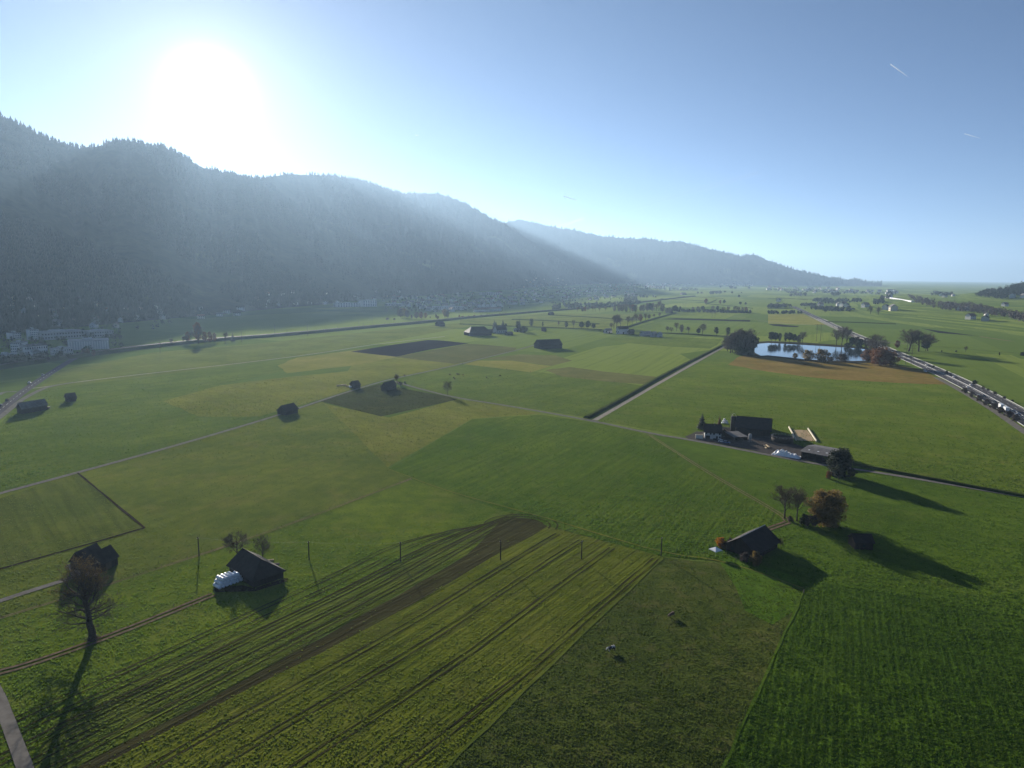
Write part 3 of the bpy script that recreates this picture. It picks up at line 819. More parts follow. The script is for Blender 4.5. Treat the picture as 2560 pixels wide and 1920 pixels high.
road('service_road', L_('A4', (1450, 1050), (1560, 1105), (1700, 1185), (1960, 1340), (2212, 1520), (2700, 1850)), 5.5, M['asphalt2'], 5)
road('service_road', L_('C3', (2060, 1600), (1850, 1490), (1560, 1420), (1200, 1260), (900, 1120), (700, 1030)), 4.0, M['track'], 5)
# farm yards
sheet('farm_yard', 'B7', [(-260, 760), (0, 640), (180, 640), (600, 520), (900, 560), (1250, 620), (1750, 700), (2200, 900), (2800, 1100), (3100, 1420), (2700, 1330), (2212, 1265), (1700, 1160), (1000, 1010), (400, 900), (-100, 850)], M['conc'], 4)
sheet('barn_yard', 'A5', [(862, 375), (920, 362), (972, 385), (972, 470), (862, 498), (840, 560), (620, 560), (590, 470)], M['slab'], 4)
sheet('barn_yard', 'B6', [(340, 1050), (420, 1010), (800, 985), (990, 1030), (1480, 870), (1545, 868), (1500, 930), (1010, 1080), (600, 1090), (380, 1095)], SO['rut'], 4)
sheet('riding_paddock', 'A6', [(975, 258), (1100, 262), (1165, 360), (1010, 350)], M['sand'], 5)
# pond
def water_mat():
    k = NT('pond_water')
    k.color((0.018, 0.028, 0.032)); k.set(Roughness=0.06, IOR=1.33)
    k.b.inputs['Specular IOR Level'].default_value = 0.8
    k.bump(k.noise(0.5, 3, 0.6, k.mapping(k.pos(), 0.4, (1, 2.2, 1))), 0.10, 0.1)
    return k.m
M['water'] = water_mat()
sheet('pond', None, [('A3', 2072, 800), ('A3', 2090, 762), ('A3', 2212, 752), ('A4', 100, 757), ('A4', 320, 770), ('A4', 520, 782), ('A4', 700, 794), ('A4', 845, 806), ('A4', 880, 850), ('A4', 860, 905), ('A4', 700, 908), ('A4', 560, 902), ('A4', 330, 895), ('A4', 200, 878), ('A4', 0, 858), ('A3', 2150, 862), ('A3', 2105, 840)], M['water'], 3, True)
M['mud'] = soil('dark_bank_mud', (0.026, 0.022, 0.014), (0.060, 0.052, 0.028))
sheet('pond_bank', None, [('A3', 2040, 815), ('A3', 2070, 745), ('A3', 2212, 735), ('A4', 100, 738), ('A4', 320, 748), ('A4', 520, 762), ('A4', 700, 775), ('A4', 860, 790), ('A4', 930, 850), ('A4', 900, 925), ('A4', 700, 925), ('A4', 560, 918), ('A4', 330, 910), ('A4', 200, 892), ('A4', 0, 872), ('A3', 2130, 875), ('A3', 2070, 850)], M['mud'], 2, True)

# ------------------------------------------------------------------ low hill on the right
def hill():
    def h_at(X, Y):
        az = np.degrees(np.arctan2(X, Y)); D = np.hypot(X, Y)
        a = np.clip((az - 24.5) / 5.5, 0, 1); a = a * a * (3 - 2 * a)
        d0 = np.interp(az, [22, 27, 32, 38, 50], [1900, 1750, 1500, 1250, 1000])
        s = np.clip((D - d0) / 900, 0, 1); s = s * s * (3 - 2 * s)
        base = 22 * s * a
        back = np.clip((D - 2600) / 900, 0, 1); back = back * back * (3 - 2 * back)
        b2 = np.clip((az - 32.5) / 3.5, 0, 1.6)
        return base + back * b2 * 46 + (fbm(X / 260, Y / 260, 4, 3) - 0.5) * 9 * s * a * (1 + 0.8 * back * np.clip(b2, 0, 1)) - 0.3
    azs = np.radians(np.linspace(22.5, 52, 120)); Ds = np.linspace(900, 4300, 110)
    Dm, A = np.meshgrid(Ds, azs, indexing='ij')
    X, Y = np.sin(A) * Dm, np.cos(A) * Dm
    Z = h_at(X, Y)
    fade = np.clip((4300 - Dm) / 300, 0, 1)
    Z = Z * fade - 0.5 * (1 - fade)
    idx = np.arange(X.size).reshape(X.shape)
    F = np.stack([idx[:-1, :-1], idx[:-1, 1:], idx[1:, 1:], idx[1:, :-1]], -1).reshape(-1, 4)
    o = link_mesh('green_hill', np_mesh('green_hill', np.stack([X, Y, Z], -1).reshape(-1, 3), F, True), M['valley'])
    return tag(o, kind='structure')
hill_o = hill()
BVH2 = BVHTree.FromObject(hill_o, bpy.context.evaluated_depsgraph_get())
def HILL(v, x, y): return HIT(v, x, y, BVH2)

# ------------------------------------------------------------------ tree prototypes
M['bark'] = plain('dark_bark', (0.060, 0.048, 0.038), 0.95, 0.35, 3.0, 0.1)
M['twig'] = plain('bare_twigs', (0.085, 0.064, 0.050), 0.95, 0.3, 0.8, 0.05)
M['twig2'] = plain('grey_brown_twigs', (0.120, 0.092, 0.070), 0.95, 0.3, 0.8, 0.05)
M['leaf_old'] = foliage_mat('withered_leaves', (0.09, 0.062, 0.018), (0.20, 0.14, 0.035), 1.2, 0.45, True)
M['leaf_gold'] = foliage_mat('golden_brown_leaves', (0.10, 0.075, 0.025), (0.27, 0.19, 0.065), 0.45, 0.6, True)
M['leaf_org'] = foliage_mat('rusty_leaves', (0.12, 0.055, 0.022), (0.22, 0.10, 0.04), 0.5, 0.35, True)
M['leaf_orange'] = foliage_mat('orange_leaves', (0.26, 0.10, 0.010), (0.42, 0.19, 0.02), 1.0, 0.4, True)
M['leaf_green'] = foliage_mat('dull_green_leaves', (0.026, 0.040, 0.012), (0.062, 0.078, 0.022), 0.5, 0.3, True)
M['leaf_dark'] = foliage_mat('dark_green_leaves', (0.014, 0.024, 0.010), (0.036, 0.048, 0.018), 0.5, 0.2, True)
M['leaf_purple'] = foliage_mat('brown_purple_twigs', (0.060, 0.046, 0.040), (0.120, 0.094, 0.078), 0.3, 0.2, True)
M['needle'] = foliage_mat('dark_needles', (0.010, 0.018, 0.010), (0.026, 0.040, 0.018), 0.8, 0.1, True)
M['needle_b'] = foliage_mat('brown_needles', (0.090, 0.045, 0.018), (0.15, 0.085, 0.03), 0.8, 0.2, True)

def tubes_mesh(name, segs, sides):
    """many tapered tubes as one mesh, without caps"""
    n = len(segs)
    p0 = np.array([s[0] for s in segs], float); p1 = np.array([s[1] for s in segs], float)
    r0 = np.array([s[2] for s in segs]); r1 = np.array([s[3] for s in segs])
    d = p1 - p0; d /= np.linalg.norm(d, axis=1)[:, None] + 1e-9
    ref = np.where(np.abs(d[:, 2:3]) < 0.9, np.array([[0, 0, 1.0]]), np.array([[1.0, 0, 0]]))
    a = np.cross(d, ref); a /= np.linalg.norm(a, axis=1)[:, None]; b = np.cross(d, a)
    V = np.zeros((n, 2 * sides, 3))
    for i in range(sides):
        t = 2 * math.pi * i / sides
        o = a * math.cos(t) + b * math.sin(t)
        V[:, i] = p0 + o * r0[:, None]; V[:, sides + i] = p1 + o * r1[:, None]
    q = np.array([(i, (i + 1) % sides, sides + (i + 1) % sides, sides + i) for i in range(sides)])
    F = (np.arange(n)[:, None, None] * 2 * sides + q[None]).reshape(-1, 4)
    return np_mesh(name, V.reshape(-1, 3), F, True)
def grow(rng, segs, p, d, length, r, level, spec):
    """a limb of bent pieces that sends out thinner limbs"""
    k_, nch, ang, ratio, up, wob, lo = spec[level]
    pos = Vector(p); d = Vector(d).normalized()
    pts = [pos.copy()]
    n = max(2, k_)
    for i in range(n):
        d = (d + Vector((rng.gauss(0, wob), rng.gauss(0, wob), rng.gauss(0, wob) + up))).normalized()
        q = pos + d * (length / n)
        ra = r * (1 - 0.75 * i / n); rb = r * (1 - 0.75 * (i + 1) / n)
        segs.append((tuple(pos), tuple(q), ra, rb, level))
        pos = q
        pts.append(q.copy())
    if level + 1 < len(spec):
        for c in range(nch):
            t = lo + (1 - lo) * (c + rng.random()) / nch
            i = min(int(t * n), n - 1)
            base = pts[i].lerp(pts[i + 1], t * n - i)
            dd = (pts[i + 1] - pts[i]).normalized()
            side = dd.orthogonal().normalized()
            side.rotate(Quaternion(dd, c * 2.4 + rng.random() * 1.2))
            a = ang * (0.75 + 0.5 * rng.random())
            nd = dd * math.cos(a) + side * math.sin(a)
            grow(rng, segs, base, nd, length * ratio * (1.15 - 0.55 * t) * (0.8 + 0.4 * rng.random()), max(r * (1 - 0.7 * t) * 0.55, 0.012), level + 1, spec)
def leaf_cloud(name, pts, size, rng, aspect=1.0):
    """one small four-cornered leaf clump per point, turned at random"""
    n = len(pts); P = np.asarray(pts, float)
    a = rng.normal(size=(n, 3)); a /= np.linalg.norm(a, axis=1)[:, None]
    b = np.cross(a, rng.normal(size=(n, 3))); b /= np.linalg.norm(b, axis=1)[:, None]
    s = size * (0.55 + 0.9 * rng.random(n))[:, None]
    V = np.stack([P - a * s, P + b * s * aspect * 0.6, P + a * s, P - b * s * aspect * 0.6], 1)
    return np_mesh(name, V.reshape(-1, 3), np.arange(4 * n).reshape(n, 4))
HIDE = []      # prototypes: first use moves the prototype itself
class Proto:
    def __init__(s, name, height, parts):
        s.name, s.height, s.parts = name, height, parts     # parts: list of (name, mesh)
    def put(s, loc, height, label, cat, group=None, wide=1.0, rz=None, name=None):
        e = empty(name or s.name, loc, RNG.random() * 6.28 if rz is None else rz, label, cat, group)
        k_ = height / s.height
        e.scale = (k_ * wide, k_ * wide, k_)
        for n_, me in s.parts:
            link_mesh(n_, me, None, e)
        return e
def with_mat(me, mat):
    me.materials.append(mat); return me
def bare_proto(name, seed, h=10.0, spread=0.6, twigs=6, trunk=0.28, low=0.3, tw='twig', extra=0):
    rng = random.Random(seed); segs = []
    spec = [(6, 14, spread + .15, 0.60, 0.02, 0.05, low), (4, 8, 0.70, 0.56, 0.05, 0.10, 0.22), (3, twigs, 0.6, 0.55, 0.04, 0.14, 0.2), (2, 5, 0.55, 0.55, 0.03, 0.2, 0.2), (2, 0, 0, 0, 0.03, 0.2, 0)]
    grow(rng, segs, (0, 0, -0.1), (0, 0, 1), h * 0.86, trunk, 0, spec)
    t = with_mat(tubes_mesh('trunk', [s for s in segs if s[4] <= 1], 6), M['bark'])
    c = with_mat(tubes_mesh('crown', [(s[0], s[1], max(s[2], 0.022), max(s[3], 0.016)) for s in segs if s[4] > 1], 3), M[tw])
    return Proto(name, h, [('trunk', t), ('crown', c)])
def leafy_proto(name, seed, h=10.0, rx=0.33, z0=0.25, n=2600, clumps=26, size=0.30, mat='leaf_green', trunk=0.25, shape=1.0, cr=1.0):
    rng = np.random.default_rng(seed); rr = random.Random(seed)
    pts = []
    cl = []
    for i in range(clumps):
        u = rr.random()
        z = z0 + (1 - z0) * (0.08 + 0.88 * (i + u) / clumps)
        f = math.sin(math.pi * min(1, max(0.06, ((z - z0) / (1 - z0)) ** shape)) ) ** 0.6
        a = i * 2.4 + rr.random(); r = rx * f * (0.35 + 0.55 * rr.random())
        cl.append((math.cos(a) * r * h, math.sin(a) * r * h, z * h, (0.10 + 0.09 * rr.random()) * cr * h * (0.6 + 0.4 * f)))
    m = n // clumps
    for (x, y, z, r) in cl:
        v = rng.normal(size=(m, 3)); v /= np.linalg.norm(v, axis=1)[:, None]
        v *= (r * rng.random(m) ** 0.4)[:, None]
        pts.append(v * np.array([1, 1, 0.75]) + np.array([x, y, z]))
    c = with_mat(leaf_cloud('crown', np.concatenate(pts), size, rng), M[mat])
    segs = []
    grow(rr, segs, (0, 0, -0.1), (0, 0, 1), h * 0.8, trunk, 0, [(5, 9, 0.6, 0.42, 0.01, 0.05, 0.3), (3, 0, 0, 0, 0.04, 0.1, 0)])
    t = with_mat(tubes_mesh('trunk', segs, 5), M['bark'])
    return Proto(name, h, [('trunk', t), ('crown', c)])
def spruce_proto(name, seed, h=10.0, rad=0.2, tiers=22, mat='needle', z0=0.07):
    rng = random.Random(seed); V = []; F = []
    for i in range(tiers):
        f = i / (tiers - 1)
        z = h * (z0 + (0.97 - z0) * f)
        r = h * rad * (1 - f) ** 0.85 * (0.8 + 0.4 * rng.random()) + 0.06
        nb = max(5, int(13 - 7 * f))
        for b in range(nb):
            a = 6.283 * b / nb + rng.random() * 0.7 + i
            rr_ = r * (0.65 + 0.55 * rng.random()); w = rr_ * 0.32
            ca, sa = math.cos(a), math.sin(a)
            n = len(V)
            for t, dz, ww in ((0.05, 0.10, 0.3), (0.55, -0.02, 1.0), (1.0, -0.18, 0.12)):
                x, y = ca * rr_ * t, sa * rr_ * t
                V += [(x - sa * w * ww, y + ca * w * ww, z + rr_ * dz - 0.04 * rr_), (x, y, z + rr_ * dz + 0.10 * rr_), (x + sa * w * ww, y - ca * w * ww, z + rr_ * dz - 0.04 * rr_)]
            for t in range(2):
                o = n + t * 3
                F += [(o, o + 1, o + 4, o + 3), (o + 1, o + 2, o + 5, o + 4)]
            # hanging shoots
            m = len(V); t = 0.7; x, y = ca * rr_ * t, sa * rr_ * t
            V += [(x, y, z), (x * 1.15 - sa * w * .5, y * 1.15 + ca * w * .5, z - rr_ * 0.42), (x * 0.8 + sa * w * .5, y * 0.8 - ca * w * .5, z - rr_ * 0.40), (x * 1.02, y * 1.02, z + .02)]
            F.append((m, m + 1, m + 2, m + 3))
    c = with_mat(np_mesh('crown', V, F), M[mat])
    t = with_mat(MB().tube((0, 0, -0.1), (0, 0, h * 0.98), h * 0.022, 0.02, 7).mesh('trunk', True), M['bark'])
    return Proto(name, h, [('trunk', t), ('crown', c)])
PR = {}
PR['bareA'] = bare_proto('bare_tree', 1, spread=0.75, low=0.22)
PR['bareB'] = bare_proto('bare_tree', 2, spread=0.55, low=0.3, tw='twig2')
PR['bareC'] = bare_proto('bare_tree', 3, spread=0.40, low=0.35, tw='twig2')
PR['bareD'] = bare_proto('bare_tree', 4, spread=0.95, low=0.28, twigs=7)
PR['green'] = leafy_proto('broadleaf_tree', 5)
PR['dark'] = leafy_proto('broadleaf_tree', 6, mat='leaf_dark', n=3000)
PR['slim'] = leafy_proto('slender_tree', 7, rx=0.15, z0=0.12, mat='leaf_dark', clumps=22, n=1800, size=0.24)
PR['pine'] = leafy_proto('pine_tree', 8, rx=0.26, z0=0.3, mat='leaf_dark', clumps=14, n=1800, size=0.26, shape=0.7)
PR['gold'] = leafy_proto('broadleaf_tree', 9, mat='leaf_gold', rx=0.36, z0=0.2)
PR['rust'] = leafy_proto('broadleaf_tree', 10, mat='leaf_org', rx=0.34, z0=0.12)
PR['brown'] = leafy_proto('broadleaf_tree', 12, mat='leaf_purple', rx=0.36, z0=0.12, n=3000, size=0.22)
PR['willow'] = leafy_proto('willow_tree', 13, h=10, mat='leaf_gold', rx=0.46, z0=0.0, n=12000, clumps=32, size=0.19, trunk=0.4, cr=1.15)
PR['bush'] = leafy_proto('bush', 14, h=4, mat='leaf_dark', rx=0.55, z0=0.02, n=2200, clumps=14, size=0.2, trunk=0.1, cr=1.9)
PR['bushb'] = leafy_proto('bush', 15, h=4, mat='leaf_purple', rx=0.6, z0=0.02, n=2200, clumps=14, size=0.18, trunk=0.1, cr=1.9)
PR['busho'] = leafy_proto('bush', 16, h=4, mat='leaf_orange', rx=0.42, z0=0.05, n=2000, clumps=12, size=0.2, trunk=0.1, cr=1.9)
PR['bushr'] = leafy_proto('bush', 17, h=4, mat='leaf_org', rx=0.8, z0=0.02, n=2600, clumps=26, size=0.2, trunk=0.1, cr=1.9)
PR['bushg'] = leafy_proto('bush', 18, h=4, mat='leaf_gold', rx=0.5, z0=0.02, n=2200, clumps=14, size=0.18, trunk=0.1, cr=1.9)
PR['spruce'] = spruce_proto('spruce_tree', 19)
PR['spruce2'] = spruce_proto('spruce_tree', 20, rad=0.16)
PR['larch'] = spruce_proto('larch_tree', 21, rad=0.15, mat='needle_b')
ORD = ['first', 'second', 'third', 'fourth', 'fifth', 'sixth', 'seventh', 'eighth', 'ninth', 'tenth', 'eleventh', 'twelfth', 'thirteenth',
       'fourteenth', 'fifteenth', 'sixteenth', 'seventeenth', 'eighteenth', 'nineteenth', 'twentieth']
ORD += ['twenty-' + o for o in ORD[:9]] + ['thirtieth'] + ['thirty-' + o for o in ORD[:9]] + ['fortieth'] + ['forty-' + o for o in ORD[:9]] + ['fiftieth'] + ['fifty-' + o for o in ORD[:9]]
def tree(kind, v, x, y, ytop, label, cat='tree', group=None, wide=1.0, onto=None):
    p = onto(v, x, y) if onto else G(v, x, y)
    if onto:
        q = AT(v, x, ytop, math.hypot(p.x, p.y)); h = max(1.0, q.z - p.z)
    else:
        h = hgt(v, x, y, ytop)
    return PR[kind].put(p, h, label, cat, group, wide)
def tree_row(v, items, where, group, onto=None):
    """items (kind, x, y, ytop[, wide]) from left to right; each label counts along the row"""
    items = sorted(items, key=lambda q: q[1])
    names = {'bareA': 'bare tree', 'bareB': 'bare tree', 'bareC': 'bare narrow tree', 'bareD': 'bare tree', 'green': 'green tree', 'dark': 'dark leafy tree', 'slim': 'slim dark tree',
             'pine': 'dark pine', 'gold': 'golden brown tree', 'rust': 'rust coloured tree', 'brown': 'brown twiggy tree', 'bush': 'dark bush', 'bushb': 'brown bush', 'bushr': 'rusty bush', 'bushg': 'golden bush',
             'spruce': 'spruce', 'spruce2': 'narrow spruce', 'larch': 'brown larch', 'busho': 'orange bush', 'willow': 'willow'}
    for i, q in enumerate(items):
        tree(q[0], v, q[1], q[2], q[3], f'{names[q[0]]}, {ORD[i]} from the left {where}', 'bush' if 'bush' in q[0] else 'tree', group, q[4] if len(q) > 4 else 1.0, onto)

# ------------------------------------------------------------------ the great bare tree in front on the left
def big_tree():
    base = G('A5', 800, 1105)
    H_ = hgt('A5', 800, 1105, 440)
    rng = random.Random(42); segs = []
    spec = [(9, 0, 0, 0, 0.0, 0.02, 0.3), (6, 6, 0.66, 0.58, 0.05, 0.13, 0.2), (5, 5, 0.62, 0.55, 0.06, 0.16, 0.2), (4, 4, 0.55, 0.5, 0.05, 0.18, 0.15), (3, 2, 0.5, 0.5, 0.04, 0.2, 0.15), (2, 0, 0, 0, 0.03, 0.22, 0)]
    # trunk: leans left as it rises
    pos = Vector((0, 0, -0.2)); trunk = [pos.copy()]
    N_ = 12
    for i in range(N_):
        f = i / N_
        q = Vector((-0.9 * ((i + 1) / N_) ** 1.3 * 1.4 + 0.10 * math.sin(i * 1.9), 0.25 * math.sin(i * 1.3), -0.2 + (H_ * 0.66 + 0.2) * (i + 1) / N_))
        ra = (1.35 if i == 0 else 1.02) * (1 - 0.58 * f); rb = 1.02 * (1 - 0.58 * (i + 1) / N_)
        segs.append((tuple(pos), tuple(q), ra, rb, 0)); pos = q; trunk.append(q.copy())
    def limb(t, az, el, length, r):
        i = min(int(t * N_), N_ - 1)
        b = trunk[i].lerp(trunk[i + 1], t * N_ - i)
        d = Vector((math.cos(az) * math.cos(el), math.sin(az) * math.cos(el), math.sin(el)))
        grow(rng, segs, b, d, length, r, 1, spec)
    # low spreading limbs
    for t, az, el, ln, r in ((0.36, 3.2, 0.0, 7.0, .24), (0.42, 0.1, 0.1, 6.0, .22), (0.46, 3.5, 0.1, 8.4, .28), (0.52, 0.4, 0.2, 7.4, .25), (0.56, 2.8, 0.25, 8.4, .30), (0.60, -0.4, 0.3, 7.2, .26), (0.40, 2.6, 0.05, 6.4, .2), (0.48, -0.3, 0.1, 6.8, .22),
                             (0.5, 1.6, 0.2, 5.0, .22), (0.55, 4.7, 0.25, 5.2, .22), (0.64, 3.3, 0.35, 6.0, .25), (0.68, 0.2, 0.45, 5.0, .22), (0.3, 3.9, -0.2, 2.6, .12), (0.26, 0.4, 0.0, 1.8, .10)):
        limb(t, az, el, ln, r)
    # upright crown
    for i in range(11):
        limb(0.66 + 0.34 * i / 11, i * 2.4, 0.70 + 0.45 * rng.random(), H_ * (0.32 + 0.10 * rng.random()) * (1.1 - 0.35 * i / 11), 0.36)
    for i in range(4):
        limb(1.0, i * 1.6 + 0.4, 1.2, H_ * 0.34, 0.24)
    t = empty('old_tree', base, 0.0, 'huge old bare tree with a thick dark trunk beside the rutted farm track', 'tree')
    link_mesh('trunk', tubes_mesh('trunk', [s for s in segs if s[4] == 0], 12), M['bark'], t)
    for nm, lo, hi, sd in (('limb', 1, 1, 7), ):
        tag(link_mesh('limbs', tubes_mesh('limbs', [s for s in segs if s[4] == 1], 7), M['bark'], t), kind='stuff')
    link_mesh('crown', tubes_mesh('crown', [(s[0], s[1], max(s[2], .02), max(s[3], .016)) for s in segs if s[4] > 1], 3), M['bark'], t)
    tips = [s for s in segs if s[4] >= 4 and s[1][2] > H_ * 0.62]
    r = np.random.default_rng(3)
    pts = np.array([s[1] for s in tips]); pts = pts[r.random(len(pts)) < 0.22]
    link_mesh('withered_leaves', leaf_cloud('withered_leaves', pts + r.normal(0, 0.15, pts.shape), 0.12, r), M['leaf_old'], t)
    # ivy and shoots at the foot
    q = r.normal(size=(420, 3)) * np.array([0.9, 0.9, 0.35]) + np.array([0.5, -0.1, 0.45])
    tag(link_mesh('foot_shoots', leaf_cloud('foot_shoots', q, 0.16, r), M['leaf_purple'], t), kind='stuff')
big_tree()
tree('bareD', 'B6', 735, 575, 150, 'bare roundish tree behind the left end of the dark barn roof', wide=0.95)
tree('bareA', 'B6', 1130, 600, 235, 'bare forked tree behind the middle of the dark barn roof', wide=0.95)
tree('bareB', 'A6', 905, 1022, 770, 'tall bare tree at the bend of the rutted track beside the golden willow', wide=1.15)
tree('bareC', 'A6', 1010, 1045, 820, 'thin half bare tree between the tall bare tree and the golden willow', wide=1.1)
tree('willow', 'A6', 1262, 1072, 787, 'large golden brown leafy willow standing on the right meadow', wide=1.45)
tree('bush', 'A6', 1075, 1075, 990, 'dark bush at the left foot of the golden willow', 'bush')
tree('bushb', 'A6', 1140, 1095, 1000, 'brown bush under the left side of the golden willow', 'bush')
tree('bushb', 'A6', 955, 1050, 1005, 'low brown bush at the foot of the tall bare tree', 'bush')
for i, (kd, x, y, t_, w) in enumerate((('slim', 1300, 632, 480, 1.35), ('slim', 1330, 648, 430, 1.3), ('spruce', 1362, 655, 392, 1.5), ('slim', 1398, 650, 412, 1.35), ('slim', 1428, 640, 450, 1.3), ('dark', 1370, 690, 560, 1.2))):
    tree(kd, 'A6', x, y, t_, ('leftmost', 'second from left', 'tallest middle', 'fourth from left', 'rightmost', 'low front')[i] + ' dark conifer of the clump beside the farm lane', 'tree', 'conifer clump by the lane', w)
tree('bush', 'A6', 1478, 660, 590, 'dark bush at the right foot of the conifer clump', 'bush')
tree('bushr', 'A6', 1283, 680, 615, 'rusty bush at the left foot of the conifer clump', 'bush', None, 0.5)
tree('busho', 'B8', 160, 655, 470, 'bright orange bush at the left end of the old farmhouse', 'bush')
tree('bushg', 'B8', 230, 690, 545, 'pale green bush beside the orange bush', 'bush', None, 0.8)
tree('bushb', 'B8', 345, 640, 480, 'grey brown bush against the left gable of the old farmhouse', 'bush', None, 0.7)
tree('bushg', 'B8', 800, 985, 735, 'leafy golden shrub in the shade in front of the old farmhouse', 'bush', None, 0.7)
tree('bushb', 'B8', 590, 930, 745, 'dull brown shrub in front of the left part of the old farmhouse', 'bush', None, 0.8)
tree('bareA', 'B8', 1255, 655, 495, 'small bare shrub at the right corner of the old farmhouse', 'bush', None, 0.9)
tree('spruce', 'B7', 130, 575, 185, 'dark broad spruce behind the white farm house', wide=1.5)
tree('larch', 'B7', 535, 520, 215, 'brownish larch between the white farm house and the silo', wide=1.1)
tree('bush', 'B7', 640, 740, 600, 'dark bush at the right corner of the white farm house', 'bush')
tree('bareD', 'C7', 1765, 490, 300, 'lone bare forked tree at the corner of the ploughed field', wide=0.7)
tree('bareC', 'C7', 1070, 330, 215, 'thin bare tree behind the hut above the ploughed field', wide=1.0)
tree('bushb', 'C7', 1110, 355, 300, 'brown bush at the right of the hut above the ploughed field', 'bush')
tree('bareB', 'C7', 1165, 240, 205, 'tiny bare sapling on the farm road behind the hut', wide=1.2)

# rows and clumps farther off
tree_row('C5', [('bush', 200, 1185, 1075, 1.2), ('slim', 95, 1140, 985), ('spruce', 128, 1120, 940), ('slim', 335, 1090, 945, 1.3), ('slim', 530, 1090, 995, 0.8), ('bareC', 800, 1105, 995, 0.5),
                ('slim', 937, 1108, 990, 1.4), ('bareB', 1065, 1115, 985, 0.7), ('dark', 1200, 1125, 995, 1.1), ('green', 1310, 1130, 980, 1.0), ('dark', 1408, 1130, 1030, 1.1), ('bareB', 1720, 1120, 1030, 1.2)],
         'in the row along the middle ditch', 'trees along the middle ditch')
tree_row('C1', [('bareC', 760, 1330, 1230), ('bareA', 815, 1325, 1240), ('bareB', 905, 1300, 1165, .9), ('brown', 995, 1335, 1185, .8), ('bareC', 1110, 1345, 1235, 1.1), ('dark', 1285, 1360, 1250, 1.0), ('bareB', 1350, 1362, 1190, 1.1), ('pine', 1595, 1378, 1230, 1.2), ('slim', 1795, 1382, 1230, 1.3)],
         'in the row left of the pond', 'trees in the row left of the pond')
tree_row('C1', [('bareC', 60, 1205, 1060), ('bareC', 145, 1188, 1070), ('bareC', 215, 1172, 1020), ('rust', 282, 1140, 1005, 1.0), ('bareB', 370, 1120, 1010), ('brown', 430, 1090, 1008, 1.2), ('bareC', 520, 1080, 1010), ('bareB', 610, 1060, 990), ('bareC', -60, 1235, 1080), ('bareB', -130, 1245, 1040), ('bareC', -175, 1255, 1050)],
         'along the slanting ditch', 'trees along the slanting ditch')
tree_row('C1', [('brown', 40, 975, 880), ('bareB', 110, 965, 850), ('bareB', 170, 962, 850), ('brown', 290, 962, 850), ('brown', 335, 965, 840), ('brown', 400, 962, 815), ('dark', 445, 962, 815), ('brown', 490, 962, 815), ('bareB', 560, 955, 840), ('bareC', 600, 952, 800), ('brown', 660, 975, 830), ('brown', 740, 1000, 895), ('spruce', 828, 992, 855), ('dark', 882, 985, 855, 1.2), ('brown', 790, 1000, 890)],
         'in the far wood', 'trees of the far wood')
tree_row('C1', [('dark', 970, 945, 870, .8), ('brown', 1190, 955, 880), ('bareD', 1280, 955, 870), ('dark', 1360, 962, 862), ('bareB', 1530, 962, 870), ('dark', 1612, 962, 862, .8), ('bareD', 1720, 965, 885), ('bareB', 1800, 970, 880), ('bareD', 1930, 972, 865), ('bareB', 1975, 972, 890), ('brown', 2045, 972, 890), ('rust', 2105, 974, 880), ('bushb', 1440, 968, 935, 1.2), ('bushb', 1100, 962, 925, 1.5)],
         'on the far hedge', 'trees on the long far hedge')
tree_row('C5', [('brown', 1215, 830, 740), ('bareB', 1130, 825, 750), ('rust', 1260, 825, 735), ('bareB', 1310, 825, 740), ('bareC', 1400, 820, 725), ('bareC', 1440, 820, 735), ('bareB', 1510, 820, 740), ('bareB', 1610, 815, 730), ('brown', 1770, 825, 720), ('brown', 1850, 830, 700), ('brown', 1905, 830, 700), ('bareB', 1960, 830, 700), ('rust', 2085, 830, 700), ('brown', 2130, 835, 705), ('bareB', 2035, 830, 710)],
         'beside the railway below the spur', 'trees beside the railway near the town')
tree_row('A3', [('brown', 1860, 822, 700, 1.1), ('brown', 1905, 835, 660, 1.1), ('brown', 1950, 842, 645, 1.1), ('brown', 2000, 845, 650, 1.1), ('brown', 2045, 842, 670, 1.1), ('dark', 2075, 835, 690), ('bareB', 1885, 838, 690, 1.4), ('bush', 1970, 855, 790, 1.6), ('bush', 2050, 858, 790, 1.4), ('bareB', 2010, 850, 650, 1.3)],
         'in the thicket left of the pond', 'trees of the thicket left of the pond')
tree_row('A4', [('dark', 30, 745, 655), ('dark', 62, 745, 660), ('slim', 100, 745, 665), ('slim', 150, 745, 660), ('dark', 185, 748, 662), ('dark', 225, 750, 675), ('brown', 265, 755, 680), ('bareB', 295, 755, 665)],
         'on the far bank of the pond', 'trees on the far bank of the pond')
tree_row('A4', [('bareB', 590, 770, 650), ('bareB', 635, 770, 625), ('bareB', 675, 775, 645), ('dark', 725, 785, 700), ('brown', 765, 790, 695), ('dark', 800, 795, 715), ('brown', 850, 800, 705), ('brown', 900, 830, 715, 1.2), ('bareB', 940, 860, 700, 1.4), ('bareD', 985, 840, 730, 1.1), ('bush', 690, 790, 750, 1.5), ('bush', 780, 805, 765, 1.5)],
         'between the pond and the motorway', 'trees between pond and motorway')
tree('bushr', 'A4', 960, 945, 800, 'large rusty orange thicket at the right end of the pond', 'bush', None, 0.95)
tree('bushr', 'A4', 1050, 945, 830, 'darker rusty thicket beside the motorway at the right end of the pond', 'bush', None, 0.8)
tree('bushr', 'A4', 860, 905, 815, 'low reddish thicket overhanging the right shore of the pond', 'bush', None, 0.8)
tree_row('A4', [('bushg', 235, 882, 840), ('bushg', 345, 902, 815), ('bushg', 465, 912, 808, 1.1), ('bushb', 540, 912, 872), ('bushb', 640, 910, 845, 1.1)], 'on the near shore of the pond', 'bushes on the near shore of the pond')
tree('bareB', 'A4', 1215, 825, 655, 'wide bare tree beyond the motorway, left of the dark evergreen', 'tree', None, 1.6)
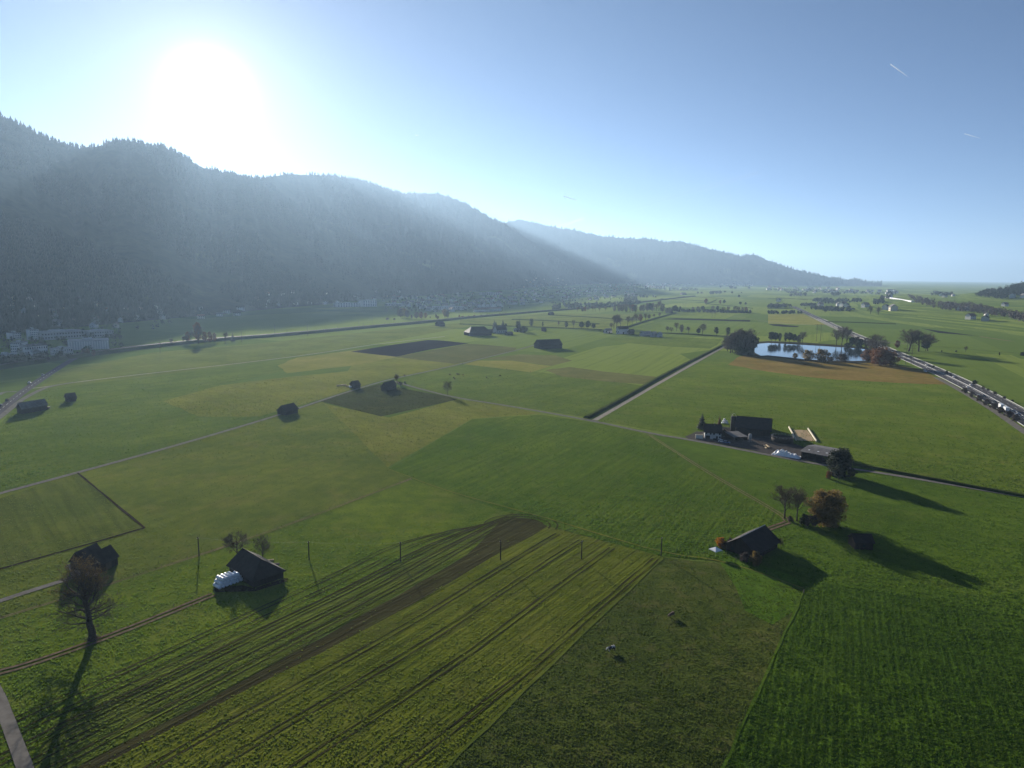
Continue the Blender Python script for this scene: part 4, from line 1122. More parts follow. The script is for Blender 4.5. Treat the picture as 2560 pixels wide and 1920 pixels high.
tree('bareD', 'A4', 1300, 825, 655, 'wide bare tree beyond the motorway, in front of the pylon wires', 'tree', None, 1.5)
tree('bareB', 'A4', 1380, 820, 690, 'wide bare tree beyond the motorway, right of the dark evergreen', 'tree', None, 1.3)
tree('dark', 'A4', 1360, 820, 735, 'dark evergreen among the bare trees beyond the motorway', 'tree', None, 1.4)
tree('rust', 'A4', 1115, 800, 730, 'small rusty tree beyond the motorway at the left of the bare clump', 'tree')
tree_row('A4', [('bush', 1500, 828, 815), ('bush', 1625, 830, 815), ('bareB', 1705, 828, 785), ('slim', 1998, 862, 832), ('bush', 2200, 862, 830, 1.4)], 'along the ditch beyond the motorway', 'trees along the ditch beyond the motorway')
tree_row('A4', [('bush', 1785, 1108, 1072), ('bushb', 1860, 1150, 1125), ('bush', 1430, 965, 945), ('bush', 1545, 1010, 990), ('bushb', 1960, 1195, 1170), ('bushb', 2040, 1235, 1212), ('bush', 2110, 1262, 1240), ('bush', 1900, 1165, 1145)], 'on the far verge of the motorway', 'bushes on the far verge of the motorway')
tree_row('A4', [('bushb', 1700 + 62 * i, 1185 + 35 * i, 1140 + 33 * i, 1.0) for i in range(8)], 'on the near verge of the motorway', 'brown hedge on the near verge of the motorway')
tree_row('A1', [('rust', 1625, 755, 655, .6), ('bareC', 1650, 755, 660), ('rust', 1712, 755, 575, .55), ('bareC', 1720, 755, 620), ('rust', 1770, 752, 655, .7), ('rust', 1815, 750, 655, .7), ('rust', 1855, 745, 665, .6), ('bareC', 1945, 735, 670), ('spruce', 2012, 735, 660, 1.3), ('bareB', 1480, 770, 720), ('bareC', 1585, 760, 700), ('bareB', 1610, 758, 690)],
         'in the clump behind the railway', 'trees behind the railway at the shadow edge')
tree_row('C6', [('rust', 1240, 640, 540), ('rust', 1300, 650, 540), ('rust', 1390, 655, 560), ('dark', 1150, 660, 590), ('dark', 1000, 690, 620), ('dark', 850, 720, 640), ('brown', 720, 740, 660), ('dark', 560, 760, 690), ('dark', 400, 780, 690), ('brown', 240, 800, 710), ('dark', 60, 800, 700)], 'in the shade below the left village', 'trees below the left village')
tree_row('C4', [('brown', 290, 790, 630, 1.2), ('gold', 350, 790, 625, 1.1), ('brown', 400, 800, 660), ('brown', 480, 810, 740), ('brown', 560, 815, 690), ('rust', 640, 815, 690), ('gold', 720, 815, 700, .8), ('bareB', 800, 815, 770), ('brown', 900, 800, 730), ('gold', 1050, 800, 640, .8), ('brown', 1100, 805, 660, .7), ('brown', 930, 820, 760, 1.3), ('bushb', 60, 830, 790, 1.3), ('bushb', 180, 830, 800, 1.3)],
         'between the railway and the shaded town', 'trees between railway and shaded town')
tree_row('C4', [('rust', 1300, 790, 740), ('bushr', 1360, 800, 760), ('bushb', 1460, 790, 755, 1.2), ('bushr', 1560, 780, 745), ('bushb', 1680, 775, 740, 1.2), ('bushb', 1780, 768, 735), ('bushb', 1880, 760, 730), ('bushg', 2000, 750, 715)],
         'on the sunny bank above the railway', 'bushes above the railway')
tree_row('C4', [('spruce', 1905, 1010, 810, 1.2), ('spruce', 1935, 1000, 830), ('spruce2', 2055, 945, 800, 1.3), ('dark', 2105, 955, 890)], 'at the far farm', 'conifers at the far farm')
tree_row('C3', [('bareC', 1765, 1035, 880, .9), ('bareC', 1905, 1050, 900, .9), ('green', 985, 985, 880, 1.2), ('bush', 1470, 950, 900, 1.6), ('bush', 1360, 960, 920, 1.5), ('dark', 640, 920, 890), ('brown', 1200, 940, 860), ('dark', 1395, 960, 855, .8), ('dark', 1090, 940, 890, 1.3)],
         'beyond the upper motorway', 'trees beyond the upper motorway')
tree_row('C1', [('rust', 1415, 830, 735), ('rust', 1660, 830, 760), ('green', 1730, 832, 755, 1.1), ('dark', 2010, 850, 790, 1.2), ('dark', 2100, 850, 800, 1.2), ('dark', 1985, 725, 670, 1.2), ('dark', 2030, 648, 622, 1.6), ('dark', 1865, 655, 610, 1.4), ('dark', 1740, 635, 600, 2.0), ('dark', 1600, 640, 600, 2.2), ('dark', 1530, 675, 605, 1.2), ('dark', 1275, 660, 615, 1.1), ('brown', 1340, 655, 615, 1.8), ('dark', 1850, 575, 510, 1.8), ('dark', 1665, 555, 520, 1.5), ('dark', 1920, 575, 530, 1.6), ('dark', 2160, 575, 530, 1.6), ('dark', 575, 610, 598, 1.5), ('dark', 575, 700, 682, 1.5)],
         'on the far plain', 'trees scattered over the far plain')

# ------------------------------------------------------------------ buildings
def planks_mat(name, c, w=0.25, rough=0.85):
    k = NT(name)
    s1 = k.noise(1.0, 2, 0.5, k.mapping(k.objco(), 0, (1 / w, 1 / w, 0.15)))
    k.color(k.mix(k.rng(s1, 0.3, 0.7), tuple(v * 0.6 for v in c), tuple(v * 1.35 for v in c)))
    k.set(Roughness=rough); k.b.inputs['Specular IOR Level'].default_value = 0.15
    k.bump(s1, 0.4, 0.03)
    return k.m
def tiles_mat(name, c, spec=0.25, rough=0.7):
    k = NT(name)
    w = k.n('ShaderNodeTexWave', wave_type='BANDS', bands_direction='X'); w.inputs['Scale'].default_value = 1.1; w.inputs['Distortion'].default_value = 0.5
    k.l(k.objco(), w.inputs['Vector'])
    n1 = k.noise(0.5, 4, 0.6, k.objco())
    c1 = k.mix(k.rng(n1, 0.3, 0.7), tuple(v * 0.65 for v in c), tuple(v * 1.3 for v in c))
    k.color(k.mix(k.math('MULTIPLY', w.outputs['Fac'], 0.25), c1, tuple(v * 0.5 for v in c)))
    k.set(Roughness=rough); k.b.inputs['Specular IOR Level'].default_value = spec
    k.bump(w.outputs['Fac'], 0.3, 0.05)
    return k.m
M['wood'] = planks_mat('weathered_boards', (0.060, 0.043, 0.031))
M['woodd'] = planks_mat('dark_boards', (0.028, 0.022, 0.018))
M['woodl'] = planks_mat('pale_timber', (0.42, 0.33, 0.20))
M['tile'] = tiles_mat('dark_roof_tiles', (0.030, 0.024, 0.022), 0.1)
M['tiler'] = tiles_mat('brown_red_tiles', (0.16, 0.075, 0.050))
M['tileg'] = tiles_mat('grey_sheet_roof', (0.15, 0.14, 0.135), 0.15, 0.7)
M['tilel'] = tiles_mat('light_sheet_roof', (0.32, 0.31, 0.30), 0.15, 0.7)
M['plaster'] = plain('white_plaster', (0.72, 0.70, 0.66), 0.9, 0.08, 0.5, 0.2)
M['plasterc'] = plain('cream_plaster', (0.60, 0.54, 0.42), 0.9, 0.1, 0.5, 0.2)
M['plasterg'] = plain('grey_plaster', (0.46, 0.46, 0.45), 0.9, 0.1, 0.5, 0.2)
M['glass'] = plain('dark_window_glass', (0.02, 0.025, 0.03), 0.1, 0.1, 1.0, 0.5)
M['trim'] = plain('sun_edge_tone', (0.55, 0.52, 0.47), 0.8, 0.1)  # pale ridge colour imitating the sunlit roof edge of the old farmhouse
M['white'] = plain('white_plastic_film', (0.80, 0.81, 0.83), 0.35, 0.06, 2.0, 0.5)
M['tarp'] = plain('white_tarpaulin', (0.80, 0.80, 0.80), 0.45, 0.08, 0.8, 0.4)
M['black'] = plain('black_rubber', (0.02, 0.02, 0.02), 0.7, 0.2)
M['concb'] = plain('bare_concrete', (0.20, 0.185, 0.165), 0.9, 0.2, 0.8, 0.2)
M['steel'] = plain('dull_steel', (0.35, 0.36, 0.37), 0.45, 0.15, 1.0, 0.5, 0.7)
M['silo'] = plain('dark_silo_shell', (0.045, 0.038, 0.034), 0.8, 0.2, 1.0, 0.15)
M['postwood'] = plain('grey_post_wood', (0.10, 0.085, 0.07), 0.95, 0.25, 3.0, 0.1)
def rect(v, A, B, C):
    """three base corners -> centre, turn, length along A-B, width towards C"""
    a, b, c = G(v, *A), G(v, *B), G(v, *C)
    d = (b - a); L = d.length; d.normalize()
    n = Vector((-d.y, d.x, 0)); w = (c - b).dot(n)
    ctr = a + d * (L / 2) + n * (w / 2)
    return ctr, math.atan2(d.y, d.x), L, abs(w)
def slab(name, mat, parent, pts, th=0.18):
    """flat panel of some thickness from its outer corners"""
    a, b, c = Vector(pts[0]), Vector(pts[1]), Vector(pts[2])
    n = (b - a).cross(c - a).normalized()
    if n.z < 0: n = -n
    k_ = len(pts)
    V = [tuple(Vector(p)) for p in pts] + [tuple(Vector(p) - n * th) for p in pts]
    F = [tuple(range(k_)), tuple(range(2 * k_ - 1, k_ - 1, -1))] + [(i, k_ + i, k_ + (i + 1) % k_, (i + 1) % k_) for i in range(k_)]
    mb = MB(); mb.v = V; mb.f = F
    return mb.build(name, mat, parent)
def gabled(name, label, cat, ctr, rz, L, W, hw, hr, wall='wood', roof='tile', over=0.6, hip=(0, 0), group=None, doors=(), wins=(), chimney=None, door_mat='woodd', win_mat='glass', cap=None):
    """walls with gables along x, two roof panels, hips, doors and windows.
    doors / wins: (side, along, z0, width, height); side s/n = long sides, e/w = gable ends"""
    t = empty(name, (ctr.x, ctr.y, ctr.z), rz, label, cat, group)
    l, w = L / 2, W / 2
    mb = MB()
    hx0, hx1 = hip[0] * L, hip[1] * L
    mb.box(-l, l, -w, w, -0.3, hw)
    if not hip[0] or not hip[1]:
        x0, x1 = (-l if not hip[0] else -l + hx0), (l if not hip[1] else l - hx1)
        mb.prism([(-w, hw + 0.002), (w, hw + 0.002), (0, hr - 0.02)], x0, x1)
    mb.build('wall', M[wall], t)
    sl = (hr - hw) / w
    ze = hw - over * sl
    e = l + over
    rx0, rx1 = -e + (hx0 + over if hip[0] else 0), e - (hx1 + over if hip[1] else 0)
    up = 0.12
    slab('roof_panel', M[roof], t, [(-e, -w - over, ze + up), (e, -w - over, ze + up), (rx1, 0, hr + up), (rx0, 0, hr + up)])
    slab('roof_panel', M[roof], t, [(e, w + over, ze + up), (-e, w + over, ze + up), (rx0, 0, hr + up), (rx1, 0, hr + up)])
    if hip[0]: slab('roof_hip', M[roof], t, [(-e, w + over, ze + up), (-e, -w - over, ze + up), (rx0, 0, hr + up)])
    if hip[1]: slab('roof_hip', M[roof], t, [(e, -w - over, ze + up), (e, w + over, ze + up), (rx1, 0, hr + up)])
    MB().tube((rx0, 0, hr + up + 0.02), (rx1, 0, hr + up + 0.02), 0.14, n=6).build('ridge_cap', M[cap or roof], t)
    def opening(nm, mat, side, along, z0, bw, bh, th=0.06):
        m = MB()
        if side in 'sn':
            y = -w if side == 's' else w; s_ = -1 if side == 's' else 1
            y0, y1 = sorted((y - 0.02 * s_, y + th * s_))
            m.box(along - bw / 2, along + bw / 2, y0, y1, z0, z0 + bh)
        else:
            x = -l if side == 'w' else l; s_ = -1 if side == 'w' else 1
            x0, x1 = sorted((x - 0.02 * s_, x + th * s_))
            m.box(x0, x1, along - bw / 2, along + bw / 2, z0, z0 + bh)
        return m.build(nm, mat, t)
    for d in doors: opening('door', M[door_mat], *d)
    for d in wins: opening('window', M[win_mat], *d)
    if chimney:
        x, y = chimney
        zc = hr - abs(y) * sl
        c = MB().box(x - .4, x + .4, y - .35, y + .35, zc - 0.6, zc + 1.3).build('chimney', M['concb'], t)
        MB().box(x - .5, x + .5, y - .45, y + .45, zc + 1.303, zc + 1.42).build('chimney_cap', M['concb'], c)
    return t
def at_local(t, x, y, z=0.0):
    return Matrix.Translation(t.location) @ Matrix.Rotation(t.rotation_euler.z, 4, 'Z') @ Vector((x, y, z))

# dark barn with the bale stack
c, rz, L, W = rect('B6', (600, 770), (985, 1020), (1470, 862))
BARN = gabled('field_barn', 'dark wooden barn with hipped roof beside the stack of white bales', 'barn', c, rz, L, W, 2.9, 6.7, 'woodd', 'tile', 0.8, (0, 0.3),
              doors=[('s', 1.5, 0, 3.6, 3.0), ('s', -4, 0, 2.0, 2.2), ('e', 0, 0, 3.0, 2.8)], wins=[('s', 5.0, 1.4, 1.0, 0.8), ('w', 0, 3.6, 1.0, 1.0)])
def bale_mesh():
    prof = [(0.0, -0.60), (0.50, -0.60), (0.60, -0.48), (0.62, -0.2), (0.61, 0.0), (0.62, 0.2), (0.60, 0.48), (0.50, 0.60), (0.0, 0.60)]
    mb = MB().lathe(prof, 16)
    mb.v = [(x, z, y) for x, y, z in mb.v]      # lies on its side: axis along y
    mb.f = [tuple(reversed(f)) for f in mb.f]
    me = mb.mesh('round_bale', True); me.materials.append(M['white']); return me
BALE = bale_mesh()
def bale(loc, rz, label, group, k_=1.0):
    o = link_mesh('round_bale', BALE, None); o.location = loc; o.rotation_euler = (0, RNG.random() * 6.28, rz); o.scale = (k_,) * 3
    o.rotation_mode = 'XYZ'
    return tag(o, label, 'bale', group)
a, b = G('B6', 425, 1055), G('B6', 745, 935)
d = (b - a).normalized(); nn = Vector((-d.y, d.x, 0))
if nn.y < 0: nn = -nn
rzb = math.atan2(d.y, d.x)
nb = 7
tiers_ = ['bottom', 'middle', 'top']
for r_ in range(3):
    for z_ in range(3):
        m = nb - z_ - (1 if r_ == 2 else 0)
        for i in range(m):
            p = a + d * (0.62 + 1.25 * i + 0.62 * z_ + RNG.uniform(-.04, .04)) + nn * (0.65 + 1.26 * r_)
            p.z = 0.62 + 1.07 * z_
            lab = f'white wrapped round bale, {ORD[i]} from left in the {tiers_[z_]} tier, {("front", "middle", "rear")[r_]} row by the barn'
            bale(p, rzb, lab, 'white bales stacked at the dark barn')
# junk and stacked timber behind the barn
for i, (x, y, ln, rz2) in enumerate(((1230, 600, 3.2, 0.3), (960, 590, 3.0, -0.2), (1330, 655, 2.6, 0.1))):
    t = empty('timber_pile', G('B6', x, y - 10), rz2, ('pale pile of sawn boards behind the dark barn, below the forked tree', 'low brown board pile behind the dark barn roof, left of the forked tree', 'small board pile behind the right end of the dark barn')[i], 'timber')
    for q in range(5):
        MB().box(-ln / 2, ln / 2, -0.5 + 0.22 * q, -0.32 + 0.22 * q, 0, 0.35 + 0.08 * (q % 2)).build('board', M['woodl'] if i == 0 else M['wood'], t)

# barn behind the great tree: two gabled roofs side by side
c, rz, L, W = rect('A5', (612, 500), (860, 535), (845, 430))
t = empty('twin_gable_barn', c, rz, 'dark barn with two side by side gable roofs behind the great bare tree', 'barn')
hwid = L / 4
mb = MB().box(-L / 2, L / 2, -W / 2, W / 2, -0.3, 3.2)
for s_ in (-1, 1):
    xc = s_ * L / 4
    pf = MB(); pf.v = []; 
    n0 = len(mb.v)
    mb.v += [(xc - hwid, -W / 2, 3.203), (xc + hwid, -W / 2, 3.203), (xc, -W / 2, 6.6), (xc - hwid, W / 2, 3.203), (xc + hwid, W / 2, 3.203), (xc, W / 2, 6.6)]
    mb.f += [(n0, n0 + 1, n0 + 2), (n0 + 5, n0 + 4, n0 + 3), (n0, n0 + 2, n0 + 5, n0 + 3), (n0 + 1, n0 + 4, n0 + 5, n0 + 2)]
mb.build('wall', M['woodd'], t)
for s_ in (-1, 1):
    xc = s_ * L / 4
    o_ = 0.55; out = 0.5
    for q in (-1, 1):
        inner = (q == -s_)
        xe = xc + q * (hwid + (0.0 if inner else out)); ze = 3.2 - (0 if inner else out * 3.4 / hwid) + 0.14
        slab('roof_panel', M['tile'], t, [(xe, -W / 2 - o_, ze), (xe, W / 2 + o_, ze), (xc, W / 2 + o_, 6.75), (xc, -W / 2 - o_, 6.75)])
MB().box(-1.4, 1.4, -W / 2 - 0.06, -W / 2 + 0.02, 0, 2.6).build('door', M['wood'], t)
MB().box(2.4, 3.3, -W / 2 - 0.06, -W / 2 + 0.02, 1.4, 2.2).build('window', M['glass'], t)
MB().box(-4.2, -3.4, -W / 2 - 0.06, -W / 2 + 0.02, 1.4, 2.2).build('window', M['glass'], t)
MB().box(L / 2 - 0.02, L / 2 + 0.06, -1.2, 1.2, 0, 2.5).build('door', M['wood'], t)
t = empty('water_barrel', G('A5', 880, 418), 0.3, 'dark water tank on the concrete yard beside the twin gable barn', 'tank')
MB().lathe([(0.0, 0.0), (0.62, 0.0), (0.66, 0.5), (0.62, 1.1), (0.5, 1.25), (0, 1.28)], 14).build('body', M['black'], t, True)
MB().lathe([(0.0, 1.28), (0.2, 1.285), (0.2, 1.4), (0, 1.4)], 10).build('lid', M['steel'], t)
for i, (x, y) in enumerate(((835, 462), (932, 382), (600, 470))):
    t = empty('trough', G('A5', x, y), 0.4 * i, ('pale feed trough at the right wall of the twin gable barn', 'pale feed trough on the concrete yard behind the water tank', 'pale crate at the left wall of the twin gable barn')[i], 'trough')
    MB().box(-0.9, 0.9, -0.35, 0.35, 0.3, 0.36).box(-0.9, 0.9, -0.35, -0.30, 0.36, 0.7).box(-0.9, 0.9, 0.30, 0.35, 0.36, 0.7).build('basin', M['tilel'], t)
    for sx in (-0.7, 0.7): MB().box(sx - .06, sx + .06, -0.3, 0.3, 0, 0.3).build('leg', M['steel'], t)

# old farmhouse on the right
c, rz, L, W = rect('B8', (1205, 655), (800, 885), (350, 655))
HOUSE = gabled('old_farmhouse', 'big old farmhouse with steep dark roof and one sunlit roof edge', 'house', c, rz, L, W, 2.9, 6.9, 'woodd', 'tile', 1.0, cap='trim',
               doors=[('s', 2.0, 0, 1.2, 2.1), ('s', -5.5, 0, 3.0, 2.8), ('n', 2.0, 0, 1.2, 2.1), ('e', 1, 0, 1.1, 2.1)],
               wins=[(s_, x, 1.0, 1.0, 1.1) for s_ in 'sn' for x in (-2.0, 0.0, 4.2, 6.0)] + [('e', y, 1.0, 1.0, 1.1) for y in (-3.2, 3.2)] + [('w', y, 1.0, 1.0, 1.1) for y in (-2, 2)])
slab('roof_window', M['glass'], HOUSE, [(-6.4, -4.9, 6.05), (-3.0, -4.9, 6.05), (-3.0, -4.1, 6.9), (-6.4, -4.1, 6.9)], 0.05) if False else None
def gazebo(v, x, y):
    t = empty('garden_tent', G(v, x, y), 0.5, 'small white garden tent left of the old farmhouse', 'tent')
    mb = MB(); q = 1.7
    for (x0, y0), (x1, y1) in (((-q, -q), (q, -q)), ((q, -q), (q, q)), ((q, q), (-q, q)), ((-q, q), (-q, -q))):
        mb.poly([(x0, y0, 2.05), (x1, y1, 2.05), (x1, y1, 2.3), (x0, y0, 2.3)]); mb.poly([(x0, y0, 2.3), (x1, y1, 2.3), (0, 0, 3.3)])
    mb.build('canopy', M['tarp'], t)
    for sx in (-q, q):
        for sy in (-q, q): MB().tube((sx * .97, sy * .97, 0), (sx * .97, sy * .97, 2.1), 0.04).build('pole', M['steel'], t)
gazebo('B8', 60, 800)
t = empty('garden_bench', G('B8', 345, 690), 0.7, 'pale garden bench against the left wall of the old farmhouse', 'bench')
MB().box(-0.9, 0.9, -0.25, 0.25, 0.42, 0.48).build('seat', M['woodl'], t); MB().box(-0.9, 0.9, 0.22, 0.28, 0.48, 0.95).build('backrest', M['woodl'], t)
for sx in (-0.8, 0.8): MB().box(sx - .05, sx + .05, -0.22, 0.24, 0, 0.42).build('leg', M['woodl'], t)
c, rz, L, W = rect('A6', (1452, 1240), (1510, 1292), (1625, 1262))
gabled('garden_shed', 'small dark shed standing in the long shadow of the golden willow', 'shed', c, rz + math.pi / 2, W, L, 3.0, 5.0, 'woodd', 'tile', 0.5, doors=[('e', 0, 0, 1.6, 2.2), ('w', 0, 0, 1.6, 2.2)], wins=[('s', 0, 1.2, 0.8, 0.7), ('n', 0, 1.2, 0.8, 0.7)])

# dairy farm by the lane
c, rz, L, W = rect('B7', (195, 800), (575, 825), (560, 690))
FH = gabled('farm_house', 'white farm house with dark roof beside the round white tunnel', 'house', c, rz, L, W, 4.3, 7.8, 'plasterg', 'tile', 0.7,  # grey plaster puts the shade on these white walls into the colour
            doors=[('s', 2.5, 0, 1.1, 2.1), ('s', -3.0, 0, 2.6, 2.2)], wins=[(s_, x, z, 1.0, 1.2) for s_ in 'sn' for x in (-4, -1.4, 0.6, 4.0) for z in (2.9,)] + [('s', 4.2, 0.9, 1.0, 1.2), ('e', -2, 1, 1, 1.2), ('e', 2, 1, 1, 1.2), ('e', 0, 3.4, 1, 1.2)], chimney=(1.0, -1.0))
c, rz, L, W = rect('B7', (915, 690), (1700, 760), (1690, 560))
gabled('cattle_barn', 'long dark cattle barn of the farm behind the silo', 'barn', c, rz, L, W, 4.6, 9.2, 'woodd', 'tile', 0.9,
       doors=[('s', x, 0, 3.2, 3.2) for x in (-6, 2, 8)] + [('e', 0, 0, 3.4, 3.4)], wins=[('s', x, 3.4, 1.4, 0.7) for x in (-9, -2.5, 5, 10.5)])
t = empty('tower_silo', G('B7', 850, 625), 0, 'tall dark round tower silo with a hooped filler pipe', 'silo')
hs = hgt('B7', 850, 625, 275)
MB().lathe([(0, 0), (1.65, 0), (1.65, hs - 0.5), (1.2, hs - 0.1), (0, hs)], 24).build('shell', M['silo'], t, True)
for z in np.arange(0.8, hs - 0.8, 1.1): MB().lathe([(1.655, z), (1.70, z), (1.70, z + 0.09), (1.655, z + 0.09)], 24).build('hoop', M['silo'], t)
mb = MB(); prev = None
for i in range(13):
    a_ = math.pi * i / 12
    q = Vector((-1.45 * math.cos(a_), -0.3, hs - 0.4 + 2.0 * math.sin(a_)))
    if prev is not None: mb.tube(prev, q, 0.10, n=6)
    prev = q
mb.build('filler_pipe', M['galv'], t)
MB().tube((-1.85, -0.3, 0), (-1.85, -0.3, hs - 0.2), 0.13, n=7).build('riser_pipe', M['tilel'], t)
lad = MB()
for s_ in (-.22, .22): lad.tube((1.72, s_, 0.4), (1.72, s_, hs), 0.03, n=4)
for z in np.arange(0.6, hs, 0.4): lad.tube((1.72, -.22, z), (1.72, .22, z), 0.02, n=4)
lad.build('ladder', M['galv'], t)
c, rz, L, W = rect('B7', (880, 860), (1175, 850), (1165, 740))
t = empty('machine_shed', c, rz, 'low open machine shed with a pale sunlit sheet roof', 'shed')
slab('roof_panel', M['tileg'], t, [(-L / 2 - .4, -W / 2 - .5, 2.7), (L / 2 + .4, -W / 2 - .5, 2.7), (L / 2 + .4, W / 2 + .5, 3.3), (-L / 2 - .4, W / 2 + .5, 3.3)], 0.15)
MB().box(-L / 2, L / 2, W / 2 - 0.12, W / 2, 0, 3.05).box(-L / 2, -L / 2 + .12, -W / 2, W / 2 - .125, 0, 2.5).box(L / 2 - .12, L / 2, -W / 2, W / 2 - .125, 0, 2.5).build('wall', M['wood'], t)
for x in np.linspace(-L / 2 + .2, L / 2 - .2, 4): MB().box(x - .1, x + .1, -W / 2, -W / 2 + .2, 0, 2.55).build('post', M['wood'], t)
t = empty('feed_silo', G('B7', 1240, 880), 0.2, 'white feed silo on legs beside the machine shed', 'silo')
MB().lathe([(0.12, 1.0), (0.2, 1.2), (1.0, 2.2), (1.0, 4.9), (0.6, 5.3), (0, 5.4)], 18).build('hopper', M['tilel'], t, True)
for i in range(4):
    a_ = math.pi / 4 + i * math.pi / 2
    MB().tube((math.cos(a_) * .95, math.sin(a_) * .95, 0), (math.cos(a_) * .95, math.sin(a_) * .95, 2.6), 0.06).build('leg', M['galv'], t)
t = empty('water_tank', G('B7', 1215, 700), -1.2, 'pale lying tank between the machine shed and the cattle barn', 'tank')
tk = MB().lathe([(0, -1.5), (0.55, -1.45), (0.75, -1.2), (0.75, 1.2), (0.55, 1.45), (0, 1.5)], 14); tk.v = [(z, y, x + 1.15) for x, y, z in tk.v]
tk.build('body', M['plasterc'], t, True)
for x in (-0.9, 0.9): MB().box(x - .12, x + .12, -0.55, 0.55, 0, 0.62).build('saddle', M['concb'], t)
ctr = G('B7', 1985, 870); ra = 6.4
t = empty('slurry_tank', ctr, 0, 'large round open slurry tank with a concrete rim', 'tank')
MB().lathe([(ra - .25, -0.1), (ra, -0.1), (ra, 2.9), (ra - .25, 2.9), (ra - .25, -0.1)], 40).build('wall', M['woodd'], t, True)
MB().lathe([(0, 1.7), (ra - .26, 1.7)], 40).build('slurry', M['mud'], t)
for i in range(20):
    a_ = 6.283 * i / 20
    MB().tube((math.cos(a_) * (ra - .12), math.sin(a_) * (ra - .12), 2.9), (math.cos(a_) * (ra - .12), math.sin(a_) * (ra - .12), 4.0), 0.035, n=5).build('rail_post', M['galv'], t)
hoop_ = MB()
for z in (3.45, 3.98): hoop_.lathe([(ra - .15, z), (ra - .09, z), (ra - .09, z + .05), (ra - .15, z + .05), (ra - .15, z)], 40)
hoop_.build('handrail', M['galv'], t)
c, rz, L, W = rect('A6', (1045, 505), (1290, 552), (1420, 495))
t = empty('open_shed', c, rz, 'long dark open shed with three small roof lights beside the plastic heap', 'shed')
slab('roof_panel', M['tileg'], t, [(-L / 2 - .8, -W / 2 - .8, 4.2), (L / 2 + .8, -W / 2 - .8, 4.2), (L / 2 + .8, 0, 5.6), (-L / 2 - .8, 0, 5.6)], 0.15)
slab('roof_panel', M['tileg'], t, [(L / 2 + .8, W / 2 + .8, 4.2), (-L / 2 - .8, W / 2 + .8, 4.2), (-L / 2 - .8, 0, 5.6), (L / 2 + .8, 0, 5.6)], 0.15)
MB().box(-L / 2, L / 2, W / 2 - .15, W / 2, 0, 4.2).box(-L / 2, -L / 2 + .15, -W / 2, W / 2 - .155, 0, 4.2).box(L / 2 - .15, L / 2, -W / 2, W / 2 - .155, 0, 4.2).build('wall', M['woodd'], t)
for x in np.linspace(-L / 2 + .3, L / 2 - .3, 5): MB().box(x - .14, x + .14, -W / 2, -W / 2 + .28, 0, 4.1).build('post', M['wood'], t)
for x in (-L * .32, 0, L * .30):
    slab('roof_light', M['tarp'], t, [(x - .45, -W * .32 - .4, 4.2 + 1.4 * (1 - (W * .32 + .4) / (W / 2 + .8)) + .06), (x + .45, -W * .32 - .4, 4.2 + 1.4 * (1 - (W * .32 + .4) / (W / 2 + .8)) + .06), (x + .45, -W * .32 + .5, 4.2 + 1.4 * (1 - (W * .32 - .5) / (W / 2 + .8)) + .06), (x - .45, -W * .32 + .5, 4.2 + 1.4 * (1 - (W * .32 - .5) / (W / 2 + .8)) + .06)], 0.04)
# heap of white plastic at the lane
def heap(name, label, cat, v, A, B, width, hmax, mat, seed, group=None):
    a_, b_ = G(v, *A), G(v, *B); c_ = (a_ + b_) / 2; L = (b_ - a_).length
    t = empty(name, c_, math.atan2((b_ - a_).y, (b_ - a_).x), label, cat, group)
    nx, ny = 46, 18
    X, Y = np.meshgrid(np.linspace(-L / 2, L / 2, nx), np.linspace(-width / 2, width / 2, ny), indexing='ij')
    f = np.clip(1 - (2 * X / L) ** 4, 0, 1) * np.clip(1 - (2 * Y / width) ** 2, 0, 1) ** 0.6
    Z = f * hmax * (0.12 + 1.25 * np.abs(fbm(X / 1.9 + seed, Y / 1.9, 3, seed) - .22) + 0.6 * (fbm(X / .7 + seed, Y / .7, 2, seed + 1) - .5))
    Z[0] = Z[-1] = -0.05; Z[:, 0] = Z[:, -1] = -0.05
    idx = np.arange(nx * ny).reshape(nx, ny)
    F = np.stack([idx[:-1, :-1], idx[1:, :-1], idx[1:, 1:], idx[:-1, 1:]], -1).reshape(-1, 4)
    link_mesh('plastic_sheet', np_mesh('plastic_sheet', np.stack([X, Y, Z], -1).reshape(-1, 3), F), mat, t)
    tyre = MB().lathe([(0.2, 0), (0.36, 0), (0.40, 0.1), (0.36, 0.2), (0.2, 0.2), (0.2, 0)], 12).mesh('tyre', True); tyre.materials.append(M['black'])
    for i in range(5):
        ix, iy = RNG.randrange(8, nx - 8), RNG.randrange(5, ny - 5)
        o = link_mesh('tyre', tyre, None, t); o.location = (X[ix, iy], Y[ix, iy], Z[ix, iy] + 0.02)
    return t
heap('silage_heap', 'big heap of white plastic sheeting along the farm lane', 'heap', 'A6', (800, 462), (1050, 505), 6.5, 4.2, M['tarp'], 3)
# pile of white bales behind the larch
for i, (x, y, z) in enumerate(((610, 400, 0), (650, 395, 0), (690, 400, 0), (725, 405, 0), (630, 395, 1), (670, 392, 1), (705, 398, 1), (655, 392, 2))):
    p = G('B7', x, y + 55); p.z = 0.62 + 1.08 * z
    bale(p, 0.4, f'white wrapped bale, {ORD[i]} of the loose pile between larch and silo', 'white bales behind the larch')
for i, (x, y) in enumerate(((1595, 1000), (1655, 985))):
    t = empty('timber_beam', G('B7', x, y), azi('B7', (1560, 920), (1650, 1010)) + 0.05 * i, ('left', 'right')[i] + ' of two long pale timber stacks beside the slurry tank', 'timber')
    for q in range(4): MB().box(-3.4, 3.4, -0.4 + .2 * q, -0.22 + .2 * q, 0.12, 0.5 + 0.1 * (q % 2)).build('beam', M['woodl'], t)
    for x_ in (-2.4, 2.4): MB().box(x_ - .08, x_ + .08, -0.5, 0.5, 0, 0.115).build('bearer', M['wood'], t)
